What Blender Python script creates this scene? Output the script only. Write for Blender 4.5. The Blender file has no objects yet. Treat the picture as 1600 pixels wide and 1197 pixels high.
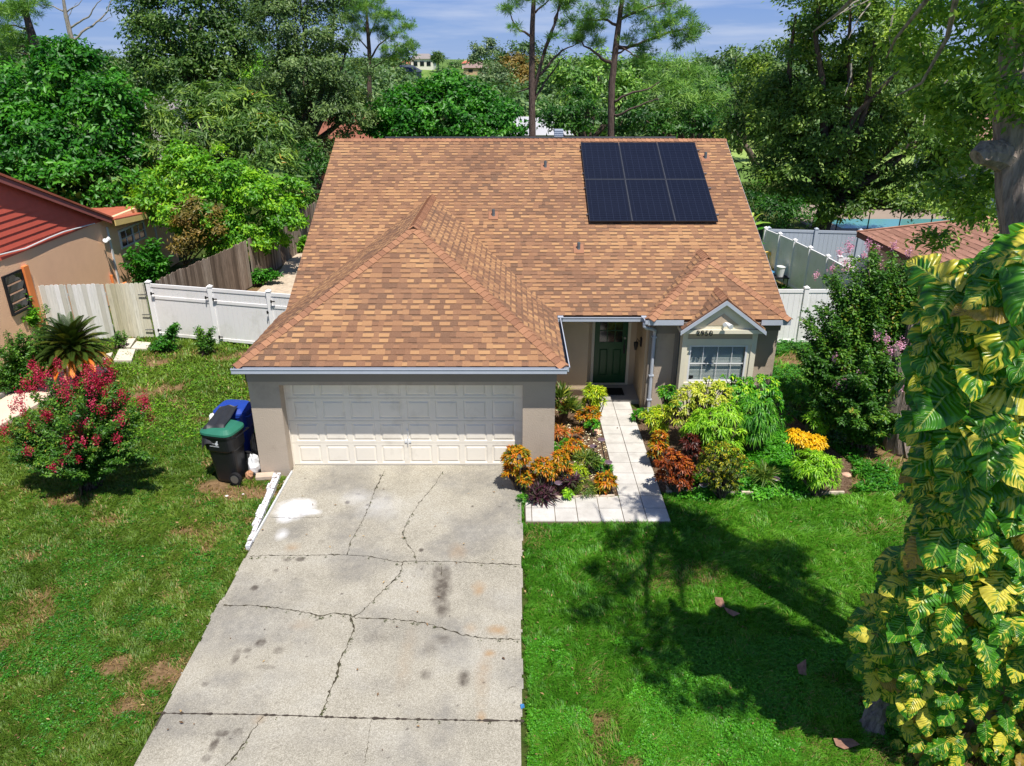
import bpy, math, random
import numpy as np
from math import radians as R, sin, cos, pi
rs = np.random.RandomState(7); random.seed(7)
S = bpy.context.scene
col = S.collection

# ------------------------------------------------------------ camera, sky, sun
CAMH, PITCH, FPX = 8.1, R(23.4), 1165.0
cd = bpy.data.cameras.new('camera'); cam = bpy.data.objects.new('camera', cd); col.objects.link(cam)
cam.location = (0, 0, CAMH); cam.rotation_euler = (R(90) - PITCH, 0, 0)
cd.sensor_width = 36; cd.lens = 36 * FPX / 1600; cd.clip_end = 5000; cd.clip_start = .1
S.camera = cam
SUN_EL = R(65); SUN_AZ = math.atan2(.5, -1.0)          # sun stands to the right of and behind the camera
sd = np.array([sin(SUN_AZ) * cos(SUN_EL), cos(SUN_AZ) * cos(SUN_EL), sin(SUN_EL)])
W = bpy.data.worlds.new("World"); S.world = W; W.use_nodes = True
nt = W.node_tree; nt.nodes.clear()
out = nt.nodes.new('ShaderNodeOutputWorld'); bg = nt.nodes.new('ShaderNodeBackground')
sky = nt.nodes.new('ShaderNodeTexSky'); sky.sky_type = 'NISHITA'; sky.sun_disc = False
sky.sun_elevation = SUN_EL; sky.sun_rotation = SUN_AZ
sky.air_density = 1.3; sky.dust_density = .1; sky.ozone_density = 5.0
tc = nt.nodes.new('ShaderNodeTexCoord'); mp = nt.nodes.new('ShaderNodeMapping'); mp.inputs['Scale'].default_value = (1.6, 1.6, 16)
mp.inputs['Rotation'].default_value = (0, R(8), 0)
nz = nt.nodes.new('ShaderNodeTexNoise'); nz.inputs['Scale'].default_value = 2.6; nz.inputs['Detail'].default_value = 7; nz.inputs['Roughness'].default_value = .55
rmp = nt.nodes.new('ShaderNodeValToRGB'); rmp.color_ramp.elements[0].position = .47; rmp.color_ramp.elements[1].position = .72
rmp.color_ramp.elements[0].color = (0, 0, 0, 1); rmp.color_ramp.elements[1].color = (.5, .5, .5, 1)
mx = nt.nodes.new('ShaderNodeMix'); mx.data_type = 'RGBA'; mx.inputs[7].default_value = (10., 10.6, 12., 1)
tint = nt.nodes.new('ShaderNodeMix'); tint.data_type = 'RGBA'; tint.blend_type = 'MULTIPLY'; tint.inputs[0].default_value = 1; tint.inputs[7].default_value = (.62, .82, 1.16, 1)
L = nt.links.new
L(tc.outputs['Generated'], mp.inputs[0]); L(mp.outputs[0], nz.inputs['Vector']); L(nz.outputs['Fac'], rmp.inputs[0])
sxyz = nt.nodes.new('ShaderNodeSeparateXYZ'); L(tc.outputs['Generated'], sxyz.inputs[0])
blu = nt.nodes.new('ShaderNodeValToRGB'); ce = blu.color_ramp.elements; ce[0].position = 0.; ce[0].color = (.37, .54, .93, 1); ce[1].position = .14; ce[1].color = (.11, .27, .80, 1); L(sxyz.outputs[2], blu.inputs[0])
sc10 = nt.nodes.new('ShaderNodeMix'); sc10.data_type = 'RGBA'; sc10.blend_type = 'MULTIPLY'; sc10.inputs[0].default_value = 1; sc10.inputs[7].default_value = (11.6, 11.6, 11.6, 1); L(blu.outputs[0], sc10.inputs[6])
fd_ = nt.nodes.new('ShaderNodeValToRGB'); fe = fd_.color_ramp.elements; fe[0].position = .15; fe[0].color = (.8, .8, .8, 1); fe[1].position = .5; fe[1].color = (0, 0, 0, 1); L(sxyz.outputs[2], fd_.inputs[0])
low = nt.nodes.new('ShaderNodeMix'); low.data_type = 'RGBA'; L(fd_.outputs[0], low.inputs[0]); L(sky.outputs[0], tint.inputs[6]); L(tint.outputs[2], low.inputs[6]); L(sc10.outputs[2], low.inputs[7]); L(low.outputs[2], mx.inputs[6]); L(rmp.outputs[0], mx.inputs[0]); L(mx.outputs[2], bg.inputs[0]); L(bg.outputs[0], out.inputs[0])
bg.inputs[1].default_value = .062
sl = bpy.data.lights.new('sun', 'SUN'); sl.energy = 5.0; sl.angle = R(.5); sl.color = (1, .955, .89)
so = bpy.data.objects.new('sun', sl); col.objects.link(so)
from mathutils import Vector
so.rotation_euler = Vector(sd).to_track_quat('Z', 'Y').to_euler(); so.location = (10, -10, 30)
S.view_settings.view_transform = 'Standard'; S.view_settings.look = 'None'; S.view_settings.gamma = 1
S.view_settings.exposure = .32
S.cycles.max_bounces = 6; S.cycles.diffuse_bounces = 3; S.cycles.glossy_bounces = 2; S.cycles.transmission_bounces = 4; S.cycles.transparent_max_bounces = 4

# ------------------------------------------------------------ photo pixel -> world point
def ray(x, y):
    u = (x - 800) / FPX; v = -(y - 598.5) / FPX
    return np.array([u, cos(PITCH) + v * sin(PITCH), -sin(PITCH) + v * cos(PITCH)])
C0 = np.array([0, 0, CAMH])
def G(x, y, z=0.): r = ray(x, y); return C0 + r * ((z - CAMH) / r[2])      # on a level plane
def PY(x, y, Y): r = ray(x, y); return C0 + r * (Y / r[1])                 # on the plane at depth Y
def PX(x, y, X): r = ray(x, y); return C0 + r * (X / r[0])
def depth(P): return P[1] * cos(PITCH) + (CAMH - P[2]) * sin(PITCH)
def pxm(P, px): return px * depth(P) / FPX                                 # pixels -> metres at P

# ------------------------------------------------------------ materials
def lin(r, g, b):
    f = lambda c: (c / 255) / 12.92 if c <= 10 else ((c / 255 + .055) / 1.055) ** 2.4
    return (f(r), f(g), f(b), 1)
class NT:
    def __init__(s, name):
        s.m = bpy.data.materials.new(name); s.m.use_nodes = True; s.t = s.m.node_tree; s.t.nodes.clear()
        s.o = s.t.nodes.new('ShaderNodeOutputMaterial'); s.b = s.t.nodes.new('ShaderNodeBsdfPrincipled'); s.l(s.b.outputs[0], s.o.inputs[0])
    def l(s, a, b): s.t.links.new(a, b)
    def n(s, ty, **k):
        n = s.t.nodes.new(ty)
        for a, v in k.items(): setattr(n, a, v)
        return n
    def noise(s, scale, detail=4, rough=.6, vec=None, sc3=None):
        n = s.n('ShaderNodeTexNoise'); n.inputs['Scale'].default_value = scale; n.inputs['Detail'].default_value = detail; n.inputs['Roughness'].default_value = rough
        if vec is None: vec = s.obj()
        if sc3 is not None:
            mp = s.n('ShaderNodeMapping'); mp.inputs['Scale'].default_value = sc3; s.l(vec, mp.inputs[0]); vec = mp.outputs[0]
        s.l(vec, n.inputs['Vector']); return n.outputs['Fac']
    def obj(s):
        if not hasattr(s, '_tc'): s._tc = s.n('ShaderNodeTexCoord')
        return s._tc.outputs['Object']
    def attr(s, name): a = s.n('ShaderNodeAttribute'); a.attribute_name = name; return a.outputs['Fac']
    def ramp(s, fac, stops):
        r = s.n('ShaderNodeValToRGB'); cr = r.color_ramp
        while len(cr.elements) < len(stops): cr.elements.new(.5)
        for e, (p, c) in zip(cr.elements, stops): e.position = p; e.color = c if len(c) == 4 else (*c, 1)
        s.l(fac, r.inputs[0]); return r.outputs[0]
    def mix(s, fac, a, b, mode='MIX'):
        m = s.n('ShaderNodeMix', data_type='RGBA', blend_type=mode)
        for i, v in ((0, fac), (6, a), (7, b)):
            if hasattr(v, 'links'): s.l(v, m.inputs[i])
            else: m.inputs[i].default_value = v
        return m.outputs[2]
    def math(s, op, a, b=0.):
        m = s.n('ShaderNodeMath', operation=op)
        for i, v in ((0, a), (1, b)):
            if hasattr(v, 'links'): s.l(v, m.inputs[i])
            else: m.inputs[i].default_value = v
        return m.outputs[0]
    def color(s, c):
        if hasattr(c, 'links'): s.l(c, s.b.inputs['Base Color'])
        else: s.b.inputs['Base Color'].default_value = c
    def bump(s, h, strength=.3, dist=.01):
        b = s.n('ShaderNodeBump'); b.inputs['Strength'].default_value = strength; b.inputs['Distance'].default_value = dist
        s.l(h, b.inputs['Height']); s.l(b.outputs[0], s.b.inputs['Normal'])
    def rough(s, r, spec=.5): s.b.inputs['Roughness'].default_value = r; s.b.inputs['Specular IOR Level'].default_value = spec
def mul(c, k): return (min(c[0] * k, 1), min(c[1] * k, 1), min(c[2] * k, 1), 1)
def plain(name, c, rough=.6, var=.12, scale=3, bump=0., bscale=60, metal=0, spec=.4, dirt=None):
    t = NT(name); base = t.ramp(t.noise(scale, 5), [(.3, mul(c, 1 - var)), (.7, mul(c, 1 + var))])
    if dirt: base = t.mix(t.ramp(t.noise(1.3, 6, .7), [(.52, (0, 0, 0)), (.72, (.8, .8, .8))]), base, dirt)
    t.color(base); t.rough(rough, spec); t.b.inputs['Metallic'].default_value = metal
    if bump: t.bump(t.noise(bscale, 3), bump, .01)
    return t.m
def leafmat(name, stops, trans=.3, rough=.45, spec=.4, tboost=1.5, bo=1.4):
    stops = [(p, (min(q[0] * bo, .9), min(q[1] * (1 + (bo - 1) * .92), .9), q[2] * .97, 1)) for p, q in stops]
    t = NT(name); c = t.ramp(t.attr('rnd'), stops); t.color(c); t.rough(rough, spec)
    tr = t.n('ShaderNodeBsdfTranslucent'); t.l(t.mix(1., c, (tboost, tboost * 1.05, tboost * .5, 1), 'MULTIPLY'), tr.inputs[0])
    ms = t.n('ShaderNodeMixShader'); ms.inputs[0].default_value = trans
    t.l(t.b.outputs[0], ms.inputs[1]); t.l(tr.outputs[0], ms.inputs[2]); t.l(ms.outputs[0], t.o.inputs[0]); return t.m

M = {}
M['stucco'] = plain('taupe_stucco', lin(180, 165, 147), .85, .05, 1.5, .7, 38, dirt=lin(158, 143, 126))
M['stucco_cream'] = plain('cream_stucco', lin(196, 176, 146), .85, .05, 1.5, .6, 40)
M['band'] = plain('grey_band_paint', lin(140, 131, 120), .8, .04, 2, .2, 60)
M['trim'] = plain('cream_trim', lin(222, 214, 190), .7, .04, 2, .15, 60)
M['tympanum'] = plain('beige_tympanum', lin(188, 168, 144), .85, .05, 2, .4, 50)
M['white'] = plain('white_paint', lin(222, 222, 220), .5, .03, 3)
M['gutter'] = plain('gutter_metal', lin(176, 182, 192), .35, .04, 4, spec=.5)
M['gutter_in'] = plain('gutter_inside', lin(42, 46, 54), .6, .2, 6)
M['gdoor'] = plain('garage_door_paint', lin(234, 226, 210), .45, .03, 1.2, dirt=lin(205, 197, 180))
M['green'] = plain('green_door_paint', lin(20, 76, 42), .35, .06, 2)
M['dark'] = plain('black_rubber', lin(22, 22, 24), .7, .2, 20, .3, 120)
M['metal'] = plain('steel', lin(150, 152, 155), .35, .05, 8, metal=.8)
M['vinyl'] = plain('white_vinyl', lin(238, 236, 234), .4, .03, .8, dirt=lin(214, 212, 204))
M['grey_and_shade'] = plain('grey_and_shaded_vinyl', lin(176, 184, 194), .5, .05, .8)  # back fence: shade put into the colour as blue grey; roof box is grey itself
M['black'] = plain('black_iron', lin(28, 28, 30), .5, .1, 8)
M['deck'] = plain('roof_underlay', lin(120, 80, 58), .9)
M['concrete_step'] = plain('porch_concrete', lin(165, 160, 152), .85, .08, 2, .3, 60)
t = NT('window_glass'); t.color(lin(70, 92, 100)); t.rough(.08, .8); M['glass'] = t.m
t = NT('dark_glass'); t.color(lin(26, 32, 36)); t.rough(.08, .8); M['dglass'] = t.m
# shingles: granule noise over a per-tab shade
SH = [lin(184, 138, 90), lin(156, 111, 73), lin(127, 86, 60), lin(92, 58, 41), lin(48, 31, 24)]
def shingle_mat(name, stops):
    t = NT(name); c = t.ramp(t.attr('rnd'), stops)
    c = t.mix(.32, c, t.ramp(t.noise(170, 2, .8), [(.35, (.12, .06, .04)), (.5, (.32, .20, .125)), (.66, (.66, .48, .32))]), 'MIX')
    c = t.mix(t.ramp(t.noise(.55, 5, .6), [(.4, (0, 0, 0)), (.75, (.28, .28, .28))]), c, lin(126, 86, 62))
    t.color(c); t.rough(.9, .2); t.bump(t.noise(220, 2), .4, .004); return t.m
M['shingle'] = shingle_mat('brown_shingle', [(0, SH[4]), (.25, SH[3]), (.5, SH[2]), (.75, SH[1]), (1, SH[0])])
M['cap'] = shingle_mat('ridge_shingle', [(0, lin(126, 78, 56)), (1, lin(172, 118, 84))])
M['shingle_red'] = shingle_mat('faded_red_shingle', [(0, lin(120, 76, 66)), (1, lin(176, 124, 108))])
for k, c in dict(bark=(96, 84, 74), bark_pine=(98, 84, 76), bark_pale=(150, 142, 130), bark_grey=(142, 128, 116)).items():
    t = NT(k); f = t.noise(5, 6, .7, sc3=(3, 3, .6)); c = lin(*c)
    t.color(t.ramp(f, [(.3, mul(c, .35)), (.5, c), (.72, mul(c, 1.5))])); t.rough(.95, .1); t.bump(f, .9, .05); M[k] = t.m
F = lambda *a: [(p, lin(*c)) for p, c in a]
M['leaf_broad'] = leafmat('leaf_broad', F((0, (22, 62, 18)), (.5, (44, 104, 26)), (1, (86, 148, 44))), bo=1.35)
M['leaf_mango'] = leafmat('leaf_mango', F((0, (36, 66, 30)), (.55, (74, 106, 52)), (.86, (124, 148, 82)), (.95, (132, 168, 52)), (1, (158, 112, 70))), bo=1.5)
M['leaf_bright'] = leafmat('leaf_bright', F((0, (44, 92, 20)), (.5, (86, 140, 34)), (1, (150, 186, 52))))
M['leaf_oak'] = leafmat('leaf_oak', F((0, (30, 56, 26)), (.5, (62, 94, 44)), (1, (112, 138, 70))), bo=1.35)
M['leaf_oakgrey'] = leafmat('leaf_oakgrey', F((0, (38, 60, 36)), (.5, (72, 98, 60)), (1, (120, 142, 92))), bo=1.4)
M['leaf_live'] = leafmat('leaf_live', F((0, (36, 62, 28)), (.5, (76, 106, 48)), (.85, (122, 146, 70)), (1, (152, 168, 90))), bo=1.6)
M['leaf_near'] = leafmat('leaf_near', F((0, (46, 78, 30)), (.5, (88, 122, 50)), (1, (152, 176, 82))), .4, bo=1.5)
M['leaf_pine'] = leafmat('leaf_pine', F((0, (40, 76, 34)), (.5, (84, 126, 54)), (1, (134, 166, 78))), .2, bo=1.4)
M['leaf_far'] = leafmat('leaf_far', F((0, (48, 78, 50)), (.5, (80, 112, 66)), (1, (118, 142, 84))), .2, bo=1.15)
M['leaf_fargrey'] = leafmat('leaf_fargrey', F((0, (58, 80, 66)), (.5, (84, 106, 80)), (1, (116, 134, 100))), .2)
M['leaf_rust'] = leafmat('leaf_rust', F((0, (84, 84, 38)), (.5, (128, 112, 48)), (1, (166, 130, 66))), .2, bo=1.0)
M['leaf_dark'] = leafmat('leaf_dark', F((0, (20, 52, 18)), (.5, (40, 86, 26)), (1, (80, 124, 44))), bo=1.2)
M['leaf_shrub'] = leafmat('leaf_shrub', F((0, (30, 66, 22)), (.5, (56, 100, 34)), (1, (104, 144, 58))))
M['leaf_crape'] = leafmat('leaf_crape', F((0, (28, 60, 24)), (.5, (52, 92, 34)), (.85, (92, 128, 50)), (1, (140, 110, 60))), bo=1.6)
M['flower_red'] = leafmat('flower_red', F((0, (140, 18, 44)), (.6, (186, 34, 70)), (1, (222, 78, 124))), .25, bo=1.)
M['flower_pink'] = leafmat('flower_pink', F((0, (204, 130, 170)), (1, (240, 190, 222))), .3, bo=1.)
M['croton_orange'] = leafmat('croton_orange', F((0, (48, 76, 20)), (.28, (96, 112, 26)), (.42, (190, 150, 24)), (.66, (200, 120, 26)), (.86, (168, 70, 26)), (1, (96, 34, 24))), bo=1.1)
M['croton_rust'] = leafmat('croton_rust', F((0, (44, 40, 20)), (.35, (96, 46, 24)), (.7, (160, 74, 30)), (1, (190, 120, 40))), bo=1.1)
M['croton_darkred'] = leafmat('croton_darkred', F((0, (34, 28, 20)), (.6, (90, 34, 26)), (1, (136, 60, 34))), bo=1.1)
M['croton_yellow'] = leafmat('croton_yellow', F((0, (180, 150, 20)), (.5, (236, 190, 24)), (1, (250, 206, 50))), bo=1.1)
M['croton_lime'] = leafmat('croton_lime', F((0, (70, 110, 26)), (.5, (142, 168, 38)), (1, (214, 200, 60))))
M['song'] = leafmat('song_of_india', F((0, (96, 132, 38)), (.45, (178, 186, 60)), (1, (232, 222, 112))), bo=1.15)
M['lime'] = leafmat('lime_dracaena', F((0, (76, 130, 22)), (.5, (134, 186, 36)), (1, (190, 222, 70))), bo=1.1)
M['weeping'] = leafmat('weeping_green', F((0, (34, 92, 20)), (.5, (74, 142, 34)), (1, (140, 190, 60))), bo=1.15)
M['schef'] = leafmat('schefflera_leaf', F((0, (30, 88, 24)), (.6, (70, 138, 36)), (1, (170, 196, 50))))
M['boxwood'] = leafmat('boxleaf', F((0, (30, 52, 16)), (.55, (66, 88, 24)), (.8, (124, 128, 28)), (1, (186, 168, 36))))
M['purple'] = leafmat('purple_strap', F((0, (44, 32, 38)), (.4, (84, 44, 66)), (.6, (58, 70, 44)), (1, (136, 92, 116))), bo=1.1)
M['strap'] = leafmat('strap_leaf', F((0, (40, 66, 26)), (.6, (86, 110, 46)), (1, (176, 170, 80))))
M['brom'] = leafmat('bromeliad', F((0, (88, 120, 46)), (.5, (190, 110, 60)), (1, (220, 150, 90))), bo=1.1)
M['banana'] = leafmat('banana_leaf', F((0, (50, 110, 36)), (.6, (96, 152, 56)), (1, (180, 190, 110))))
M['cycad'] = leafmat('cycad_leaf', F((0, (24, 40, 16)), (.4, (58, 78, 30)), (.55, (110, 104, 44)), (.7, (190, 100, 34)), (1, (204, 140, 80))), .12)
M['clover'] = leafmat('clover', F((0, (44, 104, 20)), (.5, (72, 144, 30)), (1, (120, 186, 50))), bo=1.15)

# ------------------------------------------------------------ object helpers
def orgof(o):
    p = np.zeros(3)
    while o is not None: p += np.array(o.location); o = o.parent
    return p
def mkobj(name, V, Fc, mat, parent=None, loc=None, attrs=None, smooth=False, uv=None):
    V = np.asarray(V, dtype=np.float64).reshape(-1, 3)
    org = orgof(parent) if parent is not None else (np.array(loc, float) if loc is not None else np.zeros(3))
    me = bpy.data.meshes.new(name)
    if isinstance(Fc, np.ndarray):
        n, k = Fc.shape
        me.vertices.add(len(V)); me.vertices.foreach_set('co', (V - org).astype(np.float32).ravel())
        me.loops.add(n * k); me.loops.foreach_set('vertex_index', Fc.astype(np.int32).ravel())
        me.polygons.add(n); me.polygons.foreach_set('loop_start', np.arange(0, n * k, k, dtype=np.int32))
        me.update(calc_edges=True)
    else:
        me.from_pydata([tuple(v) for v in (V - org)], [], [tuple(f) for f in Fc]); me.update()
    if attrs:
        for a, v in attrs.items():
            dom = 'FACE' if len(v) == len(me.polygons) else 'POINT'
            at = me.attributes.new(a, 'FLOAT', dom); at.data.foreach_set('value', np.asarray(v, dtype=np.float32))
    if uv is not None:
        ul = me.uv_layers.new(name='UVMap'); ul.data.foreach_set('uv', np.asarray(uv, dtype=np.float32).ravel())
    if smooth: me.polygons.foreach_set('use_smooth', np.ones(len(me.polygons), dtype=bool))
    me.materials.append(mat)
    o = bpy.data.objects.new(name, me); col.objects.link(o)
    if parent is not None: o.parent = parent
    elif loc is not None: o.location = loc
    return o
def tag(o, label=None, cat=None, group=None, kind=None):
    if label: o['label'] = label
    if cat: o['category'] = cat
    if group: o['group'] = group
    if kind: o['kind'] = kind
    return o
def thing(name, label, cat, loc, group=None):
    o = bpy.data.objects.new(name, None); col.objects.link(o); o.location = tuple(float(v) for v in loc); o.empty_display_size = .2
    return tag(o, label, cat, group)
class MB:
    def __init__(s): s.V = []; s.F = []; s.A = []
    def add(s, vs, fs, a=0.):
        b = len(s.V); s.V += [tuple(float(c) for c in v) for v in vs]; s.F += [tuple(i + b for i in f) for f in fs]; s.A += [a] * len(fs)
        return s
    def quad(s, *p, a=0.): return s.add(p, [tuple(range(len(p)))], a)
    def box(s, x0, x1, y0, y1, z0, z1, a=0.):
        v = [(x, y, z) for z in (z0, z1) for y in (y0, y1) for x in (x0, x1)]
        return s.add(v, [(0, 2, 3, 1), (4, 5, 7, 6), (0, 1, 5, 4), (2, 6, 7, 3), (0, 4, 6, 2), (1, 3, 7, 5)], a)
    def obox(s, o, ax, ay, az, a=0.):      # box from corner o with three edge vectors
        o, ax, ay, az = map(np.array, (o, ax, ay, az)); v = [o + i * ax + j * ay + k * az for k in (0, 1) for j in (0, 1) for i in (0, 1)]
        return s.add(v, [(0, 2, 3, 1), (4, 5, 7, 6), (0, 1, 5, 4), (2, 6, 7, 3), (0, 4, 6, 2), (1, 3, 7, 5)], a)
    def beam(s, p, q, w, h, up=(0, 0, 1), a=0.):
        p, q, up = np.array(p, float), np.array(q, float), np.array(up, float); d = q - p; d /= np.linalg.norm(d)
        sx = np.cross(d, up); sx /= np.linalg.norm(sx); u = np.cross(sx, d)
        return s.obox(p - sx * w / 2 - u * h / 2, q - p, sx * w, u * h, a)
    def tube(s, pts, rad, n=8, cap=True, a=0., jit=0.):
        pts = [np.array(p, float) for p in pts]; b = len(s.V); m = len(pts)
        if not hasattr(rad, '__len__'): rad = [rad] * m
        ref = np.array([.13, .97, .2])
        for i, p in enumerate(pts):
            d = pts[min(i + 1, m - 1)] - pts[max(i - 1, 0)]; d = d / (np.linalg.norm(d) + 1e-9)
            if abs(d @ ref) > .95: r2 = np.array([1., 0, 0])
            else: r2 = ref
            u = np.cross(d, r2); u /= np.linalg.norm(u); w = np.cross(d, u)
            for k in range(n):
                an = 2 * pi * k / n; rr = rad[i] * (1 + jit * random.uniform(-1, 1)); s.V.append(tuple(p + (u * cos(an) + w * sin(an)) * rr))
        for i in range(m - 1):
            for k in range(n):
                k2 = (k + 1) % n; s.F.append((b + i * n + k, b + i * n + k2, b + (i + 1) * n + k2, b + (i + 1) * n + k)); s.A.append(a)
        if cap: s.F.append(tuple(b + k for k in range(n))[::-1]); s.F.append(tuple(b + (m - 1) * n + k for k in range(n))); s.A += [a, a]
        return s
    def lathe(s, c, prof, n=16, a=0.):
        c = np.array(c, float); return s.tube([c + np.array([0, 0, z]) for z, r in prof], [max(r, 1e-3) for z, r in prof], n, True, a) if all(prof[i][0] <= prof[i+1][0] for i in range(len(prof)-1)) else s
    def prism(s, poly, h, a=0.):            # poly: 3D points, h: offset vector
        h = np.array(h, float); n = len(poly); v = [np.array(p, float) for p in poly] + [np.array(p, float) + h for p in poly]
        return s.add(v, [tuple(range(n))[::-1], tuple(range(n, 2 * n))] + [(i, (i + 1) % n, n + (i + 1) % n, n + i) for i in range(n)], a)
    def build(s, name, mat, parent=None, loc=None, smooth=False):
        return mkobj(name, s.V, s.F, mat, parent, loc, {'rnd': s.A} if any(s.A) else None, smooth)

def nrm(v): return v / (np.linalg.norm(v, axis=-1, keepdims=True) + 1e-9)
def rdir(n, r=rs): return nrm(r.normal(size=(n, 3)))
# leaves: folded diamonds (4 verts) or long strips (7 verts)
def leaf_arrays(c, tip, nor, ln, wd, fold=.25):
    n = len(c); tip = nrm(tip); side = nrm(np.cross(tip, nor)); nor = np.cross(side, tip)
    ln = np.broadcast_to(np.asarray(ln, float).reshape(-1, 1), (n, 1)); wd = np.broadcast_to(np.asarray(wd, float).reshape(-1, 1), (n, 1))
    V = np.empty((n, 4, 3)); V[:, 0] = c; V[:, 1] = c + tip * ln * .45 + side * wd * .5 + nor * wd * fold
    V[:, 2] = c + tip * ln; V[:, 3] = c + tip * ln * .45 - side * wd * .5 + nor * wd * fold
    b = np.arange(n)[:, None] * 4
    return V.reshape(-1, 3), np.concatenate([b + [[0, 1, 2]], b + [[0, 2, 3]]], 1).reshape(-1, 3)
def strip_arrays(c, tip, nor, ln, wd, droop=.4, seg=3):
    n = len(c); tip = nrm(tip); side = nrm(np.cross(tip, nor))
    ln = np.broadcast_to(np.asarray(ln, float).reshape(-1, 1), (n, 1)); wd = np.broadcast_to(np.asarray(wd, float).reshape(-1, 1), (n, 1))
    V = np.empty((n, (seg + 1) * 2, 3)); prof = [.35, 1., .8, .12] if seg == 3 else [.3, .9, 1, .75, .1]
    for i in range(seg + 1):
        s = i / seg; p = c + tip * ln * s * (1 - .15 * droop * s) ; p = p - np.array([0, 0, 1.]) * ln * droop * s * s
        V[:, 2 * i] = p + side * wd * .5 * prof[i]; V[:, 2 * i + 1] = p - side * wd * .5 * prof[i]
    b = np.arange(n)[:, None] * ((seg + 1) * 2)
    f = np.concatenate([b + [[2 * i, 2 * i + 1, 2 * i + 3, 2 * i + 2]] for i in range(seg)], 1)
    return V.reshape(-1, 3), f.reshape(-1, 4)
def crown_pts(blobs, per, cr, flat=.6, back=.35, r=rs, inner=.12):
    """blobs: (centre, radii). Returns leaf centres, outward dirs, clump ids."""
    Cs, D, K = [], [], []
    for c, Rd in blobs:
        c = np.array(c, float); Rd = np.array(Rd, float); rm = Rd.mean()
        nc = max(6, int(4 * pi * rm * rm / (cr * cr) * .72))
        d = rdir(nc, r); keep = (d[:, 2] > -.65) | (r.rand(nc) < .4); keep &= (d[:, 1] < .35) | (r.rand(nc) < back); d = d[keep]; nc = len(d)
        rad = r.uniform(.72, 1.08, (nc, 1)); rad[r.rand(nc) < inner] *= .6
        cc = c + d * Rd * rad; per_ = per
        k = r.rand(nc)
        off = r.normal(size=(nc, per, 3)) * cr * .36; off[:, :, 2] *= flat
        P = cc[:, None, :] + off; dd = nrm(d[:, None, :] * .8 + off / (cr + 1e-6) * .7 + 0 * off)
        Cs.append(P.reshape(-1, 3)); D.append(dd.reshape(-1, 3)); K.append(np.repeat(k, per))
    return np.concatenate(Cs), np.concatenate(D), np.concatenate(K)
def foliage(name, blobs, mat, parent, leaf=.2, wide=.45, per=40, cr=.5, droop=.2, flat=.6, back=.35, seed=1, upb=.5, loc=None, keepfn=None, inner=.12):
    r = np.random.RandomState(seed); P, D, K = crown_pts(blobs, int(per * 1.8), cr, flat, back, r, inner)
    if keepfn is not None: k = keepfn(P); P, D, K = P[k], D[k], K[k]
    n = len(P); nor = nrm(D * .7 + np.array([0, 0, upb]) + r.normal(size=(n, 3)) * .45)
    tip = r.normal(size=(n, 3)) + D * .5 - np.array([0, 0, droop]); tip = nrm(tip - nor * (tip * nor).sum(1, keepdims=True))
    ln = leaf * r.uniform(.7, 1.35, n); V, Fc = leaf_arrays(P, tip, nor, ln, ln * wide)
    rnd = np.clip(.55 * K + .45 * r.rand(n) + r.normal(size=n) * .05, 0, 1)
    return mkobj(name, V, Fc, mat, parent, loc, {'rnd': np.repeat(rnd, 2)})
def bend(p, q, k=.12, n=5, r=random):
    p, q = np.array(p, float), np.array(q, float); L_ = np.linalg.norm(q - p); o = np.array([r.uniform(-1, 1), r.uniform(-1, 1), r.uniform(-.3, .6)]) * L_ * k
    return [p + (q - p) * t + o * sin(pi * t) + np.array([r.uniform(-1, 1) for _ in range(3)]) * L_ * .015 for t in np.linspace(0, 1, n)]
def tree(name, label, cat, base, blobs, mat, bark='bark', tr=.22, group=None, leaf=.2, per=40, cr=.5, fork=.35, seed=1, limbs=None, **k):
    """blobs in photo pixels: (px, py, Y, radius px[, squash])"""
    base = np.array(base, float); t = thing(name, label, cat, base, group); B = []
    for b in blobs:
        c = PY(b[0], b[1], b[2]); rr = pxm(c, b[3]); sq = b[4] if len(b) > 4 else .85; B.append((c, (rr, rr, rr * sq)))
    top = np.mean([b[0] for b in B], 0); fk = base + (top - base) * fork; fk[2] = base[2] + (top[2] - base[2]) * fork
    m = MB(); m.tube(bend(base, fk, .05, 5), np.linspace(tr, tr * .72, 5), 9, jit=.08)
    for c, rr in B: m.tube(bend(fk, c, .12, 6), np.linspace(tr * .5, tr * .1, 6), 6, jit=.05)
    m.build('trunk', M[bark], t, smooth=True)
    foliage('crown', B, M[mat], t, leaf=leaf, per=per, cr=cr, seed=seed, **k)
    return t

# value noise for numpy
def vnoise(x, y, sc, seed=0):
    r = np.random.RandomState(seed); T = r.rand(256, 256); x = x / sc; y = y / sc; xi = np.floor(x).astype(int); yi = np.floor(y).astype(int)
    fx = x - xi; fy = y - yi; fx = fx * fx * (3 - 2 * fx); fy = fy * fy * (3 - 2 * fy); g = lambda a, b: T[a % 256, b % 256]
    return (g(xi, yi) * (1 - fx) + g(xi + 1, yi) * fx) * (1 - fy) + (g(xi, yi + 1) * (1 - fx) + g(xi + 1, yi + 1) * fx) * fy
def fbm(x, y, sc, seed=0, o=4): return sum(vnoise(x, y, sc / 2 ** i, seed + i) / 2 ** i for i in range(o)) / sum(1 / 2 ** i for i in range(o))
def inpoly(x, y, poly):
    c = np.zeros(x.shape, bool); n = len(poly)
    for i in range(n):
        x0, y0 = poly[i][:2]; x1, y1 = poly[(i + 1) % n][:2]
        c ^= ((y0 > y) != (y1 > y)) & (x < (x1 - x0) * (y - y0) / (y1 - y0 + 1e-12) + x0)
    return c
def ell(x, y, c, rx, ry=None, e=.35): ry = ry or rx; d = np.sqrt(((x - c[0]) / rx) ** 2 + ((y - c[1]) / ry) ** 2); return np.clip((1 - d) / e + .0, 0, 1)

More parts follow.
